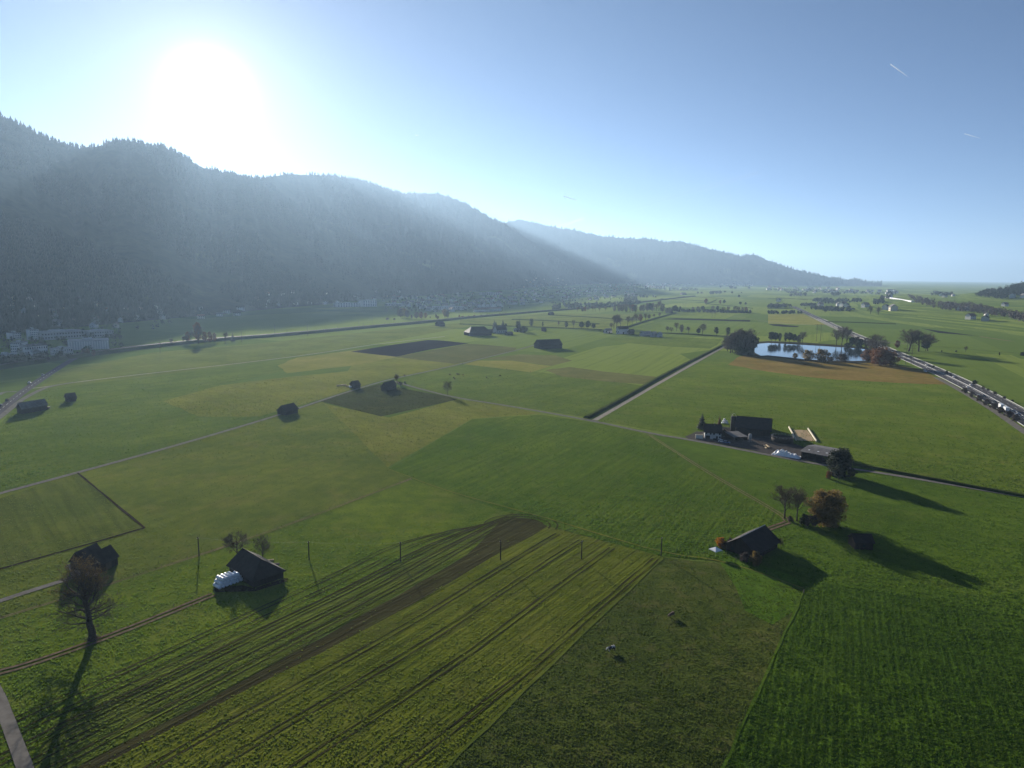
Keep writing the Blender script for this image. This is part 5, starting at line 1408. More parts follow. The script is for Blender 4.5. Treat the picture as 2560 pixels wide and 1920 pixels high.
# sand paddock walls and posts
for nm, A, B, lab in (('paddock_wall', (940, 238), (1003, 352), 'pale concrete wall along the left side of the sand paddock'), ('paddock_wall', (1105, 252), (1178, 362), 'pale concrete wall along the right side of the sand paddock')):
    a_, b_ = G('A6', *A), G('A6', *B); t = empty(nm, (a_ + b_) / 2, math.atan2((b_ - a_).y, (b_ - a_).x), lab, 'wall'); L = (b_ - a_).length
    n_ = 6
    for i in range(n_): MB().box(-L / 2 + L / n_ * i + .02, -L / 2 + L / n_ * (i + 1) - .02, -.3, .3, -0.1, 1.0).build('wall_block', M['plasterc'], t)
def fence(label, P, spacing, h, group=None, mat='postwood', rails=2, rail_r=0.012, name='fence', pr=0.06):
    P = resample(P, spacing); o = P[len(P) // 2]
    t = empty(name, o, 0, label, 'fence', group)
    pm = MB().tube((0, 0, -0.2), (0, 0, h), pr, pr * .9, 6).mesh('post'); pm.materials.append(M[mat])
    for p in P:
        q = link_mesh('post', pm, None, t); q.location = p - o; q.rotation_euler = (RNG.gauss(0, .03), RNG.gauss(0, .03), RNG.random())
    for r_ in range(rails):
        mb = MB(); z = h * (0.9 - 0.4 * r_)
        for a_, b_ in zip(P, P[1:]): mb.tube(a_ - o + Vector((0, 0, z)), b_ - o + Vector((0, 0, z)), rail_r, n=4, cap=False)
        mb.build('wire', M['postwood'], t)
    return t
fence('wire fence along the top of the sand paddock', L_('A6', (940, 236), (1108, 250)), 3.0, 1.5, mat='woodl', rails=2, rail_r=.04)
fence('post and wire fence along the path above the pasture', L_('F', (-60, 1352), (0, 1334), (225, 1266), (600, 1143), (890, 1033)), 9.0, 1.2)
fence('post and wire fence along the dark boundary below the striped field', L_('F', (-60, 1244), (0, 1226), (170, 1179), (312, 1139)), 9.0, 1.2)
fence('post and wire fence beside the rutted track under the great tree', L_('A5', (640, 1150), (1010, 1010), (1500, 820), (1800, 715)), 11.0, 1.1)
fence('post and wire fence between the cow meadow and the yellow strip', L_('A3', (-430, 935), (160, 1008), (630, 1058), (1150, 1112)), 26.0, 1.6, pr=.16)
fence('post and wire fence around the garden of the old farmhouse', L_('B8', (200, 770), (440, 885), (700, 985), (1000, 1130), (1500, 1400), (1690, 1480)), 6.0, 1.1)
t = empty('post_stump', G('B8', 1690, 1500), 0.4, 'thick broken post at the corner of the dark pasture below the farmhouse', 'post')
MB().tube((0, 0, -.1), (.05, 0, 1.3), .2, .16, 8).build('post', M['postwood'], t); MB().tube((.3, .2, -.1), (-.1, -.1, 0.9), .09, .07, 6).build('brace', M['postwood'], t)
# vehicles in the yard and on the roads
M['car_white'] = plain('white_car_paint', (0.75, 0.75, 0.75), 0.25, 0.03, 1.0, 0.5); M['car_dark'] = plain('dark_car_paint', (0.03, 0.035, 0.045), 0.25, 0.05, 1.0, 0.5)
M['car_silver'] = plain('silver_car_paint', (0.45, 0.46, 0.48), 0.3, 0.03, 1.0, 0.5, 0.4); M['car_red'] = plain('red_car_paint', (0.30, 0.03, 0.02), 0.3, 0.05, 1.0, 0.5); M['car_blue'] = plain('blue_car_paint', (0.04, 0.10, 0.22), 0.3, 0.05, 1.0, 0.5)
M['tailred'] = plain('red_lamp', (0.35, 0.02, 0.02), 0.3, 0.05); M['headl'] = plain('clear_lamp', (0.75, 0.75, 0.7), 0.2, 0.05)
def car_meshes():
    out = {}
    body = MB().prism([(-2.15, 0.35), (2.1, 0.35), (2.15, 0.62), (1.95, 0.86), (1.0, 0.95), (-2.0, 0.98), (-2.2, 0.7)], -0.86, 0.86)
    out['body'] = body.mesh('body')
    cabin = MB(); pr = [(-1.85, 0.96), (1.05, 0.93), (0.35, 1.42), (-1.45, 1.46)]
    cabin.prism(pr, -0.74, 0.74); out['cabin'] = cabin.mesh('cabin'); out['cabin'].materials.append(M['glass'])
    out['roof'] = MB().prism([(-1.45, 1.462), (0.35, 1.422), (0.25, 1.47), (-1.35, 1.51)], -0.70, 0.70).mesh('roof')
    w = MB().lathe([(0, -.11), (.32, -.11), (.34, 0), (.32, .11), (0, .11)], 12); w.v = [(z, x, y + .34) for x, y, z in w.v]; out['wheel'] = w.mesh('wheel', True); out['wheel'].materials.append(M['black'])
    out['lamp'] = MB().box(-.16, .16, -.05, .05, -.07, .07).mesh('lamp')
    return out
CARM = car_meshes()
CARV = {}
def car(loc, rz, colour, label, group, k_=1.0):
    t = empty('car', loc, rz - math.pi / 2, label, 'car', group); t.scale = (k_,) * 3
    if colour not in CARV:
        d_ = {}
        for q in ('body', 'roof'):
            m = CARM[q].copy(); m.materials.append(M[colour]); d_[q] = m
        for q, mm in (('headlight', 'headl'), ('tail_light', 'tailred')):
            m = CARM['lamp'].copy(); m.materials.append(M[mm]); d_[q] = m
        CARV[colour] = d_
    d_ = CARV[colour]
    link_mesh('body', d_['body'], None, t); link_mesh('cabin', CARM['cabin'], None, t); link_mesh('roof', d_['roof'], None, t)
    for x in (-.78, .78):
        for y in (-1.35, 1.35):
            o = link_mesh('wheel', CARM['wheel'], None, t); o.location = (x, y, 0)
        o = link_mesh('headlight', d_['headlight'], None, t); o.location = (x * .78, 2.10, .68)
        o = link_mesh('tail_light', d_['tail_light'], None, t); o.location = (x * .85, -2.14, .78)
    return t
car(G('B7', 600, 880), azi('B7', (0, 850), (1000, 1000)), 'car_white', 'white car parked in front of the white farm house', None)
car(G('B7', 455, 850), azi('B7', (0, 850), (1000, 1000)) + .4, 'car_dark', 'dark car parked at the left corner before the white farm house', None)
car(G('B7', 700, 905), azi('B7', (0, 850), (1000, 1000)) + .2, 'car_blue', 'blue car parked at the lane right of the white car', None)
HWR = resample(smooth_line(HWP, 2), 5.0); HWN = frames(HWR)
def on_motorway(v, x, y, lane):
    p = G(v, x, y)
    i = min(range(len(HWR)), key=lambda q: (HWR[q] - p).length)
    d_ = HWR[min(i + 1, len(HWR) - 1)] - HWR[max(i - 1, 0)]
    return HWR[i] + HWN[i] * lane + Vector((0, 0, 0.24)), math.atan2(d_.y, d_.x)
cars_hw = [('A4', 2200, 1380, 3.6, 'car_white'), ('A4', 2010, 1275, 3.4, 'car_dark'), ('A4', 1910, 1218, 7.2, 'car_silver'), ('A4', 1870, 1215, 3.4, 'car_dark'), ('A4', 1780, 1120, -3.4, 'car_white'), ('A4', 1735, 1140, 3.4, 'car_white'), ('A4', 1630, 1050, -3.4, 'car_white'),
           ('A4', 1545, 1010, -7.2, 'car_dark'), ('A4', 1420, 955, -3.4, 'car_dark'), ('A4', 1380, 970, 3.4, 'car_silver'), ('A4', 1350, 945, -3.4, 'car_white'), ('A4', 820, 707, 3.4, 'car_white'), ('A4', 790, 695, 7.2, 'car_red'), ('A4', 735, 668, 3.4, 'car_white'), ('A4', 700, 655, -3.4, 'car_dark'),
           ('A4', 660, 640, -3.4, 'car_white'), ('A4', 600, 612, 3.4, 'car_dark'), ('A4', 560, 595, 3.4, 'car_silver'), ('A4', 505, 570, -3.4, 'car_dark'), ('A4', 460, 548, 3.4, 'car_white'), ('A4', 372, 508, -3.4, 'car_white'), ('A4', 330, 485, 3.4, 'car_white')]
cn = {'car_white': 'white', 'car_dark': 'dark', 'car_silver': 'silver', 'car_red': 'red', 'car_blue': 'blue'}
for i, (v, x, y, ln, cc) in enumerate(cars_hw):
    p, rz = on_motorway(v, x, y, ln)
    car(p, rz if ln < 0 else rz + math.pi, cc, f'{cn[cc]} car on the {"near" if ln > 0 else "far"} carriageway, {ORD[i]} vehicle counting up the motorway', 'cars on the motorway')
def truck():
    p, rz = on_motorway('A4', 2100, 1345, 7.0)
    t = empty('lorry', p, rz + math.pi / 2, 'white box lorry with trailer on the near carriageway of the motorway', 'lorry')
    MB().box(-1.2, 1.2, -1.0, 5.6, 1.0, 3.9).build('cargo_box', M['car_white'], t)
    MB().box(-1.2, 1.2, 6.6, 13.2, 1.0, 3.9).build('trailer_box', M['car_white'], t)
    MB().prism([(0, .55), (2.2, .55), (2.25, 1.6), (1.9, 3.0), (0, 3.1)], -1.15, 1.15).build('cab', M['car_white'], t).location = (0, 0, 0)
    cab = t.children[-1]; cab.rotation_euler = (0, 0, math.pi); cab.location = (0, -1.15, 0)
    MB().box(-1.0, 1.0, -1.0, 13.0, .75, .99).build('chassis', M['black'], t)
    wm = MB().lathe([(0, -.15), (.46, -.15), (.5, 0), (.46, .15), (0, .15)], 12); wm.v = [(z, x, y + .5) for x, y, z in wm.v]; wme = wm.mesh('wheel', True); wme.materials.append(M['black'])
    for y in (-2.3, 2.8, 4.2, 8.0, 11.6):
        for x in (-1.05, 1.05):
            o = link_mesh('wheel', wme, None, t); o.location = (x, y, 0)
truck()
car(G('A4', 1360, 1000), azi('A4', (1450, 1050), (1700, 1185)), 'car_white', 'white van stopped at the end of the service road by the reed meadow', None, 1.25)
RDP = L_('F', (-60, 935), (0, 886), (60, 838), (130, 793))
for i, (x, y, cc, off) in enumerate(((635, 945, 'car_silver', 2.2), (435, 1062, 'car_silver', -2.2), (110, 1320, 'car_dark', 2.2), (15, 1405, 'car_dark', -2.2))):
    p = G('C6', x, y)
    car(p + Vector((0, 0, .25)), azi('C6', (15, 1405), (635, 945)) + (math.pi if off < 0 else 0), cc, f'{cn[cc]} car, {("farthest", "second farthest", "second nearest", "nearest")[i]} of the four on the left road', 'cars on the left road', 1.15)

# field barns and huts in the middle distance
def hut(v, A, B, C, label, hw, hr, wall='woodd', roof='tile', name='field_barn', hip=(0, 0), turn=False, cat='barn', over=.7, group=None, **kw):
    c, rz, L, W = rect(v, A, B, C)
    if turn: rz += math.pi / 2; L, W = W, L
    return gabled(name, label, cat, c, rz, L, W, hw, hr, wall, roof, over, hip, group, **kw)
def dd(L=10): return dict(doors=[('s', 0, 0, 2.6, 2.6), ('e', 0, 0, 2.6, 2.6), ('w', 0, 0, 2.6, 2.6)], wins=[('s', -3, 1.6, .9, .8), ('s', 3, 1.6, .9, .8)])
hut('A2', (185, 1368), (262, 1378), (352, 1352), 'dark wooden hut beside the farm road left of the ploughed field', 3.2, 6.6, turn=True, name='field_hut', **dd())
hut('C7', (845, 425), (925, 432), (1040, 395), 'wooden hut at the top corner of the ploughed field', 3.8, 7.2, turn=True, name='field_hut', **dd())
hut('C7', (415, 385), (480, 400), (535, 385), 'small dark hut with pale stacks at its left beside the farm road', 3.6, 6.4, turn=True, name='field_hut', **dd())
hut('C6', (255, 1500), (335, 1512), (640, 1440), 'long dark barn beside the left road', 4.2, 7.6, turn=True, roof='tileg', **dd())
hut('C6', (965, 1320), (1010, 1335), (1105, 1312), 'small dark hut alone in the left meadow', 3.4, 6.2, turn=True, name='field_hut', **dd())
hut('C5', (380, 1450), (480, 1472), (740, 1430), 'large dark barn at the end of the farm road', 5.5, 12, turn=True, hip=(0, 0), **dd())
hut('C4', (1380, 1085), (1480, 1108), (1760, 1075), 'large dark hipped barn behind the ploughed fields', 5.5, 14, turn=True, hip=(.2, .2), **dd())
hut('C4', (885, 930), (960, 940), (1005, 930), 'dark hut against the railway embankment', 4.5, 9, turn=True, name='field_hut', **dd())
hut('C5', (620, 884), (655, 886), (664, 878), 'tiny dark hut beyond the middle ditch', 4, 7.5, turn=True, name='field_hut', **dd())
hut('C5', (505, 1160), (540, 1168), (560, 1160), 'tiny dark shed near the row of slim trees', 4, 7.0, turn=True, name='field_hut', **dd())
hut('C5', (25, 1165), (70, 1172), (100, 1165), 'pale walled shed at the left end of the tree row', 3.5, 6.0, 'plasterg', 'tileg', turn=True, name='field_hut', **dd())
hut('C1', (965, 665), (1000, 670), (1060, 668), 'dark wooden barn alone on the far plain', 5, 12, turn=True)
hut('C4', (1880, 1055), (1960, 1065), (2080, 1050), 'farmhouse under the two dark spruces', 6, 13, 'plasterg', 'tile', 'farm_house', turn=True, cat='house', wins=[('s', x, 2, 1.4, 1.6) for x in (-6, -2, 2, 6)], doors=[('w', 0, 0, 2, 2.6), ('e', 0, 0, 2, 2.6)], chimney=(2, 0))
hut('C4', (1790, 1050), (1830, 1055), (1870, 1045), 'low dark outbuilding left of the farmhouse under the spruces', 3.5, 6, turn=True, name='outbuilding')
hut('C4', (2090, 1085), (2150, 1090), (2200, 1080), 'low dark shed right of the farmhouse under the spruces', 3, 5, turn=True, name='outbuilding')
for i, (q, lab, hw, hr, wl, rf) in enumerate((
        (((1575, 1195), (1640, 1200), (1790, 1195)), 'long grey shed at the left end of the market garden', 5, 8, 'plasterg', 'tileg'),
        (((1800, 1205), (1840, 1210), (1990, 1200)), 'white fronted house of the market garden', 9, 13, 'plaster', 'tile'),
        (((2000, 1210), (2040, 1213), (2120, 1205)), 'dark shed in the middle of the market garden', 5, 8, 'woodd', 'tile'))):
    hut('C5', *q, lab, hw, hr, wl, rf, 'market_shed', turn=True, cat='shed', wins=[('w', x, 2.5, 2, 2) for x in (-3, 3)], doors=[('s', 0, 0, 3, 3)])
for i, (q, lab) in enumerate(((((270, 1385), (320, 1390), (440, 1375)), 'left pale roofed glasshouse of the market garden'), (((445, 1392), (500, 1396), (560, 1385)), 'middle pale roofed glasshouse of the market garden'), (((560, 1398), (620, 1402), (740, 1400)), 'right long glasshouse of the market garden'))):
    hut('C1', *q, lab, 4.5, 8, 'plasterg', 'tilel', 'glasshouse', turn=True, cat='glasshouse', group='glasshouses of the market garden')
# pale stacks and wagon by the small hut
for i, (x, y, ln) in enumerate(((275, 360, 6), (330, 352, 5), (385, 372, 4))):
    t = empty('timber_stack', G('C7', x, y), 0.2 + .1 * i, ('left', 'middle', 'right')[i] + ' pale timber stack left of the small dark hut', 'timber')
    for q in range(4): MB().box(-ln / 2, ln / 2, -.8 + .42 * q, -.42 + .42 * q, 0, 0.9 + .12 * (q % 2)).build('board', M['woodl'], t)
t = empty('farm_wagon', G('C7', 440, 388), 0.3, 'white farm wagon in front of the small dark hut', 'wagon')
MB().box(-2.4, 2.4, -1, 1, .8, 2.0).build('box', M['car_white'], t)
for x in (-1.6, 1.6):
    for y in (-1, 1):
        o = link_mesh('wheel', CARM['wheel'], None, t); o.location = (x, y, 0); o.rotation_euler = (0, 0, math.pi / 2); o.scale = (1.2,) * 3
MB().tube((2.4, 0, .8), (4.0, 0, .5), .06).build('drawbar', M['steel'], t)
t = empty('farm_trailer', G('C6', 680, 1432), 0.2, 'dark flat trailer at the right end of the long barn', 'trailer')
MB().box(-3, 3, -1.2, 1.2, .9, 1.3).build('bed', M['woodd'], t)
for x in (-1.8, 1.8):
    for y in (-1.1, 1.1):
        o = link_mesh('wheel', CARM['wheel'], None, t); o.location = (x, y, 0); o.rotation_euler = (0, 0, math.pi / 2); o.scale = (1.4,) * 3
t = empty('round_tunnel', G('B7', 70, 790), azi('B7', (0, 780), (180, 790)), 'round topped pale tunnel shed left of the white farm house', 'shed')
tn = MB(); prof = [(2.0 * math.cos(math.pi * i / 12), 2.4 * math.sin(math.pi * i / 12)) for i in range(13)]
tn.prism(prof, -2.3, 2.3).build('cover', M['plasterc'], t, False)
MB().box(-2.36, -2.303, -.8, .8, 0, 1.8).build('door', M['wood'], t)

# ------------------------------------------------------------------ poles, pylons, wires
def pole(v, x, y, yt, label):
    h = hgt(v, x, y, yt)
    t = empty('utility_pole', G(v, x, y), 0.5, label, 'pole', 'wooden poles crossing the front fields')
    MB().tube((0, 0, -.3), (0, 0, h), .22, .17, 8).build('pole', M['woodd'], t)
    MB().tube((-.35, 0, h - .5), (.35, 0, h - .5), .05, n=5).build('crossarm', M['postwood'], t)
    for x_ in (-.3, .3): MB().lathe([(0, h - .44), (.05, h - .44), (.06, h - .3), (0, h - .26)], 8, (x_, 0)).build('insulator', M['plaster'], t)
    return t.location + Vector((0, 0, h - .28))
tops = []
for v, x, y, yt, lab in (('B6', 114, 520, 205, 'wooden pole above the path, leftmost of the row'), ('B6', 1868, 572, 272, 'wooden pole right of the dark barn with the bales'),
                         ('B5', 750, 868, 410, 'wooden pole at the upper edge of the stubble field'), ('B3', 985, 1255, 560, 'wooden pole on the churned dark strip'),
                         ('F', 1256, 1208, 1167, 'wooden pole in the young crop right of the churned strip'), ('B2', 1005, 1235, 590, 'wooden pole at the corner of the dark cow pasture, rightmost of the row')):
    tops.append(pole(v, x, y, yt, lab))
M['wire'] = plain('thin_wire', (0.12, 0.12, 0.12), 0.6, 0.1)
def cable(name, label, group, pts, r, sag, cat='cable'):
    mb = MB()
    for a_, b_ in zip(pts, pts[1:]):
        prev = None
        for i in range(11):
            t_ = i / 10; q = a_.lerp(b_, t_) - Vector((0, 0, sag * 4 * t_ * (1 - t_)))
            if prev is not None: mb.tube(prev, q, r, n=4, cap=False)
            prev = q
    o = mb.build(name, M['wire']); return tag(o, label, cat, group)
for i, off in enumerate((-.3, .3)):
    cable('overhead_wire', ('left', 'right')[i] + ' thin wire strung along the wooden poles of the front fields', 'wires on the wooden poles', [p + Vector((math.cos(.5) * off, math.sin(.5) * off, 0)) for p in tops], 0.006, 0.7)
def pylon(v, x, y, yt, gap, label):
    p = G(v, x, y); h = hgt(v, x, y, yt)
    dirv = Vector((1, -0.12, 0)).normalized()
    t = empty('pylon', p, math.atan2(dirv.y, dirv.x), label, 'pylon', 'two legged power pylons across the plain')
    for s_ in (-1, 1): MB().tube((s_ * gap / 2, 0, -.3), (s_ * gap / 2, 0, h), .28, .18, 7).build('leg', M['postwood'], t)
    for z in (h * .97, h * .72): MB().box(-gap * 1.15, gap * 1.15, -.14, .14, z - .14, z + .14).build('crossbeam', M['postwood'], t)
    for x_ in (-gap * 1.1, 0, gap * 1.1): MB().lathe([(0, h * .97 - 1.5), (.12, h * .97 - 1.5), (.12, h * .97 - .14), (0, h * .97 - .14)], 7, (x_, 0)).build('insulator', M['concb'], t)
    M4 = Matrix.Translation(p) @ Matrix.Rotation(math.atan2(dirv.y, dirv.x), 4, 'Z')
    return [M4 @ Vector((x_, 0, h * .97 - 1.5)) for x_ in (-gap * 1.1, 0, gap * 1.1)]
pls = [pylon('A4', 1212, 937, 745, 6, 'two legged pylon at the motorway beside the rusty thicket'), pylon('C3', 868, 1478, 1175, 6, 'two legged pylon behind the pond'),
       pylon('C1', 1545, 1072, 955, 7, 'two legged pylon in front of the far hedge'), pylon('C1', 1040, 930, 812, 7, 'two legged pylon beyond the far hedge'), pylon('C1', 615, 880, 755, 7, 'two legged pylon above the far wood')]
ext = [p + Vector((620, -560, 2)) for p in pls[0]]
for i in range(3):
    cable('power_cable', ('left', 'middle', 'right')[i] + ' power cable running over the pond and the motorway', 'power cables over the pond', [ext[i]] + [q[i] for q in pls], 0.035, 5)
def mast(v, x, y, yt, i):
    p = G(v, x, y); h = hgt(v, x, y, yt)
    k_ = min(range(len(RAIL)), key=lambda q: (RAIL[q] - p).length)
    t = empty('railway_mast', p, 0.9, f'thin mast beside the railway, {ORD[i]} from the left', 'mast', 'masts along the railway')
    MB().box(-.14, .14, -.14, .14, -.2, h).build('post', M['postwood'], t); MB().tube((0, 0, h - 1.2), (3.2, 0, h - .8), .06, n=5).build('bracket', M['postwood'], t)
for i, q in enumerate((('A1', 1385, 842, 738), ('A1', 1945, 760, 672), ('A1', 2090, 745, 650), ('A2', 165, 693, 592), ('A2', 270, 680, 640), ('A2', 445, 690, 588), ('A2', 605, 668, 625), ('A2', 705, 645, 605), ('A2', 890, 642, 558), ('A2', 928, 625, 580), ('A2', 1005, 612, 505), ('A2', 1110, 608, 575), ('C4', 1660, 780, 660), ('C5', 397, 835, 715), ('C4', 1160, 810, 660))):
    mast(*q, i)

# ------------------------------------------------------------------ cows
def cow_mesh():
    bm_v = [(0, -1.0, 1.12), (0, -0.4, 1.13), (0, 0.35, 1.12), (0, 0.85, 1.18), (0, 1.2, 1.05), (0, 1.45, 0.75), (0, 1.62, 0.52),      # rump .. muzzle (grazing)
            (-.22, -.85, .75), (-.22, -.95, .42), (-.22, -.88, .02), (.22, -.85, .75), (.22, -.95, .42), (.22, -.88, .02),
            (-.2, .62, .75), (-.2, .62, .38), (-.2, .60, .02), (.2, .62, .75), (.2, .62, .38), (.2, .60, .02), (0, -1.22, .95), (0, -1.24, .45)]
    ed = [(0, 1), (1, 2), (2, 3), (3, 4), (4, 5), (5, 6), (0, 7), (7, 8), (8, 9), (0, 10), (10, 11), (11, 12), (2, 13), (13, 14), (14, 15), (2, 16), (16, 17), (17, 18), (0, 19), (19, 20)]
    rad = [.32, .40, .38, .27, .19, .15, .10, .15, .08, .06, .15, .08, .06, .14, .08, .06, .14, .08, .06, .05, .04]
    me = bpy.data.meshes.new('cow_skel'); me.from_pydata(bm_v, ed, []); me.update()
    o = bpy.data.objects.new('cow_skel', me); COL.objects.link(o)
    o.modifiers.new('s', 'SKIN'); o.modifiers.new('d', 'SUBSURF').levels = 1
    for i, sv in enumerate(me.skin_vertices[0].data): sv.radius = (rad[i], rad[i] * (1.15 if i < 3 else 1)); sv.use_root = (i == 1)
    dg = bpy.context.evaluated_depsgraph_get(); dg.update()
    m = bpy.data.meshes.new_from_object(o.evaluated_get(dg)); m.name = 'body'
    bpy.data.objects.remove(o)
    return m
COW = cow_mesh()
def cow_mat(name, a_, b_):
    k = NT(name); f = k.noise(1.3, 1, .4, k.objco()); k.color(k.mix(k.rng(f, .48, .52), a_, b_)); k.set(Roughness=.8); return k.m
M['cow_b'] = cow_mat('brown_cow_hide', (.085, .045, .025), (.12, .07, .04)); M['cow_w'] = cow_mat('black_white_cow_hide', (.02, .018, .018), (.55, .52, .48)); M['cow_d'] = cow_mat('dark_cow_hide', (.03, .022, .018), (.05, .035, .028))
COWM = {}
def cow(v, x, y, rz, mat, label, group):
    if mat not in COWM:
        m = COW.copy(); m.materials.append(M[mat]); COWM[mat] = m
    t = empty('cow', G(v, x, y), rz, label, 'cow', group)
    link_mesh('body', COWM[mat], None, t)
    for s_ in (-1, 1):
        MB().tube((s_ * .14, 1.28, 1.02), (s_ * .32, 1.25, 1.05), .07, .03, 5).build('ear', M[mat], t)
        MB().tube((s_ * .09, 1.22, 1.14), (s_ * .2, 1.28, 1.32), .035, .012, 5).build('horn', M['plasterc'], t)
cow('B4', 440, 1175, 1.9, 'cow_w', 'black and white cow grazing on the dark pasture, nearer of the two', 'cows on the dark pasture')
cow('B4', 1830, 395, 2.2, 'cow_b', 'brown cow grazing on the dark pasture, farther of the two', 'cows on the dark pasture')
for i, (v, x, y) in enumerate((('C7', 1170, 318), ('C7', 1176, 333), ('C7', 1795, 210), ('C7', 1812, 318), ('C7', 1852, 256), ('C7', 1862, 270), ('C7', 1892, 202), ('C7', 1915, 208), ('C7', 1980, 215), ('A2', 1992, 1056), ('A2', 2108, 1042))):
    cow(v, x, y, RNG.random() * 6.28, ('cow_d', 'cow_d', 'cow_b')[i % 3], f'dark cow on the meadow above the ploughed field, {ORD[i]} from the left', 'cows on the meadow above the ploughed field')

# ------------------------------------------------------------------ villages
def house_set(walls, roofs, L=11.0, W=9.0, hw=5.6, hr=9.0):
    l, w = L / 2, W / 2
    wall = MB().box(-l, l, -w, w, -2.5, hw).prism([(-w, hw + .002), (w, hw + .002), (0, hr - .02)], -l, l).mesh('wall')
    o = .7; sl = (hr - hw) / w; ze = hw - o * sl + .12; e = l + o
    def sl_(s_):
        mb = MB(); pts = [(-e, s_ * (w + o), ze), (e, s_ * (w + o), ze), (e, 0, hr + .12), (-e, 0, hr + .12)]
        V = pts + [(x, y, z - .22) for x, y, z in pts]
        mb.v = V; mb.f = [(0, 1, 2, 3), (7, 6, 5, 4), (0, 4, 5, 1), (1, 5, 6, 2), (2, 6, 7, 3), (3, 7, 4, 0)]
        return mb.mesh('roof_panel')
    r1, r2 = sl_(-1), sl_(1)
    win = MB().box(-.55, .55, -.04, .04, -.65, .65).mesh('window'); win.materials.append(M['glass'])
    out = []
    for wl in walls:
        m = wall.copy(); m.materials.append(M[wl])
        for rf in roofs:
            a_, b_ = r1.copy(), r2.copy(); a_.materials.append(M[rf]); b_.materials.append(M[rf])
            out.append((wl, rf, m, a_, b_))
    return out, win, (l, w, hw)
HS, WIN, HDIM = house_set(('plaster', 'plasterc', 'plasterg'), ('tiler', 'tile', 'tileg'))
wname = {'plaster': 'white', 'plasterc': 'cream', 'plasterg': 'grey'}; rname = {'tiler': 'red brown', 'tile': 'dark', 'tileg': 'grey'}
def house(p, rz, k_, label, group, var, windows=False, sx=1.0):
    wl, rf, m, a_, b_ = var
    t = empty('house', p, rz, label, 'house', group); t.scale = (k_ * sx, k_, k_)
    link_mesh('wall', m, None, t); link_mesh('roof_panel', a_, None, t); link_mesh('roof_panel', b_, None, t)
    if windows:
        l, w, hw = HDIM
        for x in (-3.4, 0, 3.4):
            for z in (1.5, 4.2):
                for s_ in (-1, 1):
                    o = link_mesh('window', WIN, None, t); o.location = (x, s_ * w, z)
    return t
def scatter_px(v, poly, n, seed, mind):
    """points inside a pixel polygon, kept apart"""
    r = random.Random(seed); xs = [p[0] for p in poly]; ys = [p[1] for p in poly]; out = []
    def inside(x, y):
        c_ = False; j = len(poly) - 1
        for i in range(len(poly)):
            xi, yi = poly[i]; xj, yj = poly[j]
            if (yi > y) != (yj > y) and x < (xj - xi) * (y - yi) / (yj - yi) + xi: c_ = not c_
            j = i
        return c_
    for _ in range(n * 40):
        if len(out) >= n: break
        x, y = r.uniform(min(xs), max(xs)), r.uniform(min(ys), max(ys))
        if inside(x, y) and all(abs(x - a_) > mind[0] or abs(y - b_) > mind[1] for a_, b_ in out): out.append((x, y))
    return out
def nth(i):
    if i < len(ORD): return ORD[i]
    return f'{i + 1}' + ('th' if 10 < (i + 1) % 100 < 14 else {1: 'st', 2: 'nd', 3: 'rd'}.get((i + 1) % 10, 'th'))
def house_mass(name, v, polys, seed, kk):
    r = random.Random(seed)
    for wl, rf, tagn in (('plaster', None, 'walls'), (None, 'tiler', 'roofs')):
        r = random.Random(seed); mb = MB()
        for poly, n, mind in polys:
            for x, y in scatter_px(v, poly, n, seed, mind):
                p = HIT(v, x, y)
                if p is None: continue
                k_ = r.uniform(*kk); a_ = r.uniform(0, 3.1); c_, s_ = math.cos(a_), math.sin(a_)
                l, w, hw, hr = 6.5 * k_, 4.8 * k_, 5.6 * k_, 9 * k_
                q = MB()
                if wl: q.box(-l, l, -w, w, -2, hw).prism([(-w, hw + .01), (w, hw + .01), (0, hr - .05)], -l, l)
                else: q.prism([(-w - .8, hw - .3), (0, hr + .15), (w + .8, hw - .3), (0, hr - .2)], -l - .7, l + .7)
                n0 = len(mb.v)
                mb.v += [(p.x + x_ * c_ - y_ * s_, p.y + x_ * s_ + y_ * c_, p.z + z_) for x_, y_, z_ in q.v]; mb.f += [tuple(n0 + i_ for i_ in f_) for f_ in q.f]
        tag(mb.build(f'{name}_{tagn}', M[wl or rf]), kind='stuff')
def village(v, poly, n, seed, mind, place, group, kk=(0.8, 1.25), onto=HIT, rot=None, vars_=None, windows=False):
    r = random.Random(seed)
    for i, (x, y) in enumerate(sorted(scatter_px(v, poly, n, seed, mind))):
        p = onto(v, x, y)
        if p is None: continue
        var = r.choice(vars_ or HS)
        house(p, (rot if rot is not None else 0.45) + r.choice((0, math.pi / 2)) + r.uniform(-.2, .2), r.uniform(*kk), f'{wname[var[0]]} house with {rname[var[1]]} roof, {nth(i)} from left {place}', group, var, windows, r.uniform(.85, 1.4))
village('C4', [(120, 420), (700, 440), (1300, 380), (2000, 360), (2212, 420), (2212, 600), (1560, 620), (1400, 690), (820, 680), (500, 620), (120, 590)], 88, 1, (42, 13), 'in the shaded town', 'houses of the shaded town', (.9, 1.3), windows=True)
village('C5', [(0, 480), (300, 450), (1000, 430), (1500, 330), (2000, 360), (2200, 420), (2100, 560), (1700, 600), (1300, 640), (900, 650), (400, 690), (0, 720)], 92, 2, (46, 13), 'in the town under the spur', 'houses of the town under the spur', (.9, 1.35), windows=False)
village('C5', [(100, 260), (800, 240), (1200, 340), (900, 420), (200, 440)], 26, 3, (60, 22), 'on the slope above town', 'houses above the town', (.9, 1.2))
house_mass('far_village', 'C1', [([(0, 380), (300, 400), (800, 420), (1300, 420), (2212, 480), (2212, 520), (1300, 490), (900, 500), (600, 570), (300, 560), (0, 520)], 90, (30, 8))], 4, (1.2, 2.2))
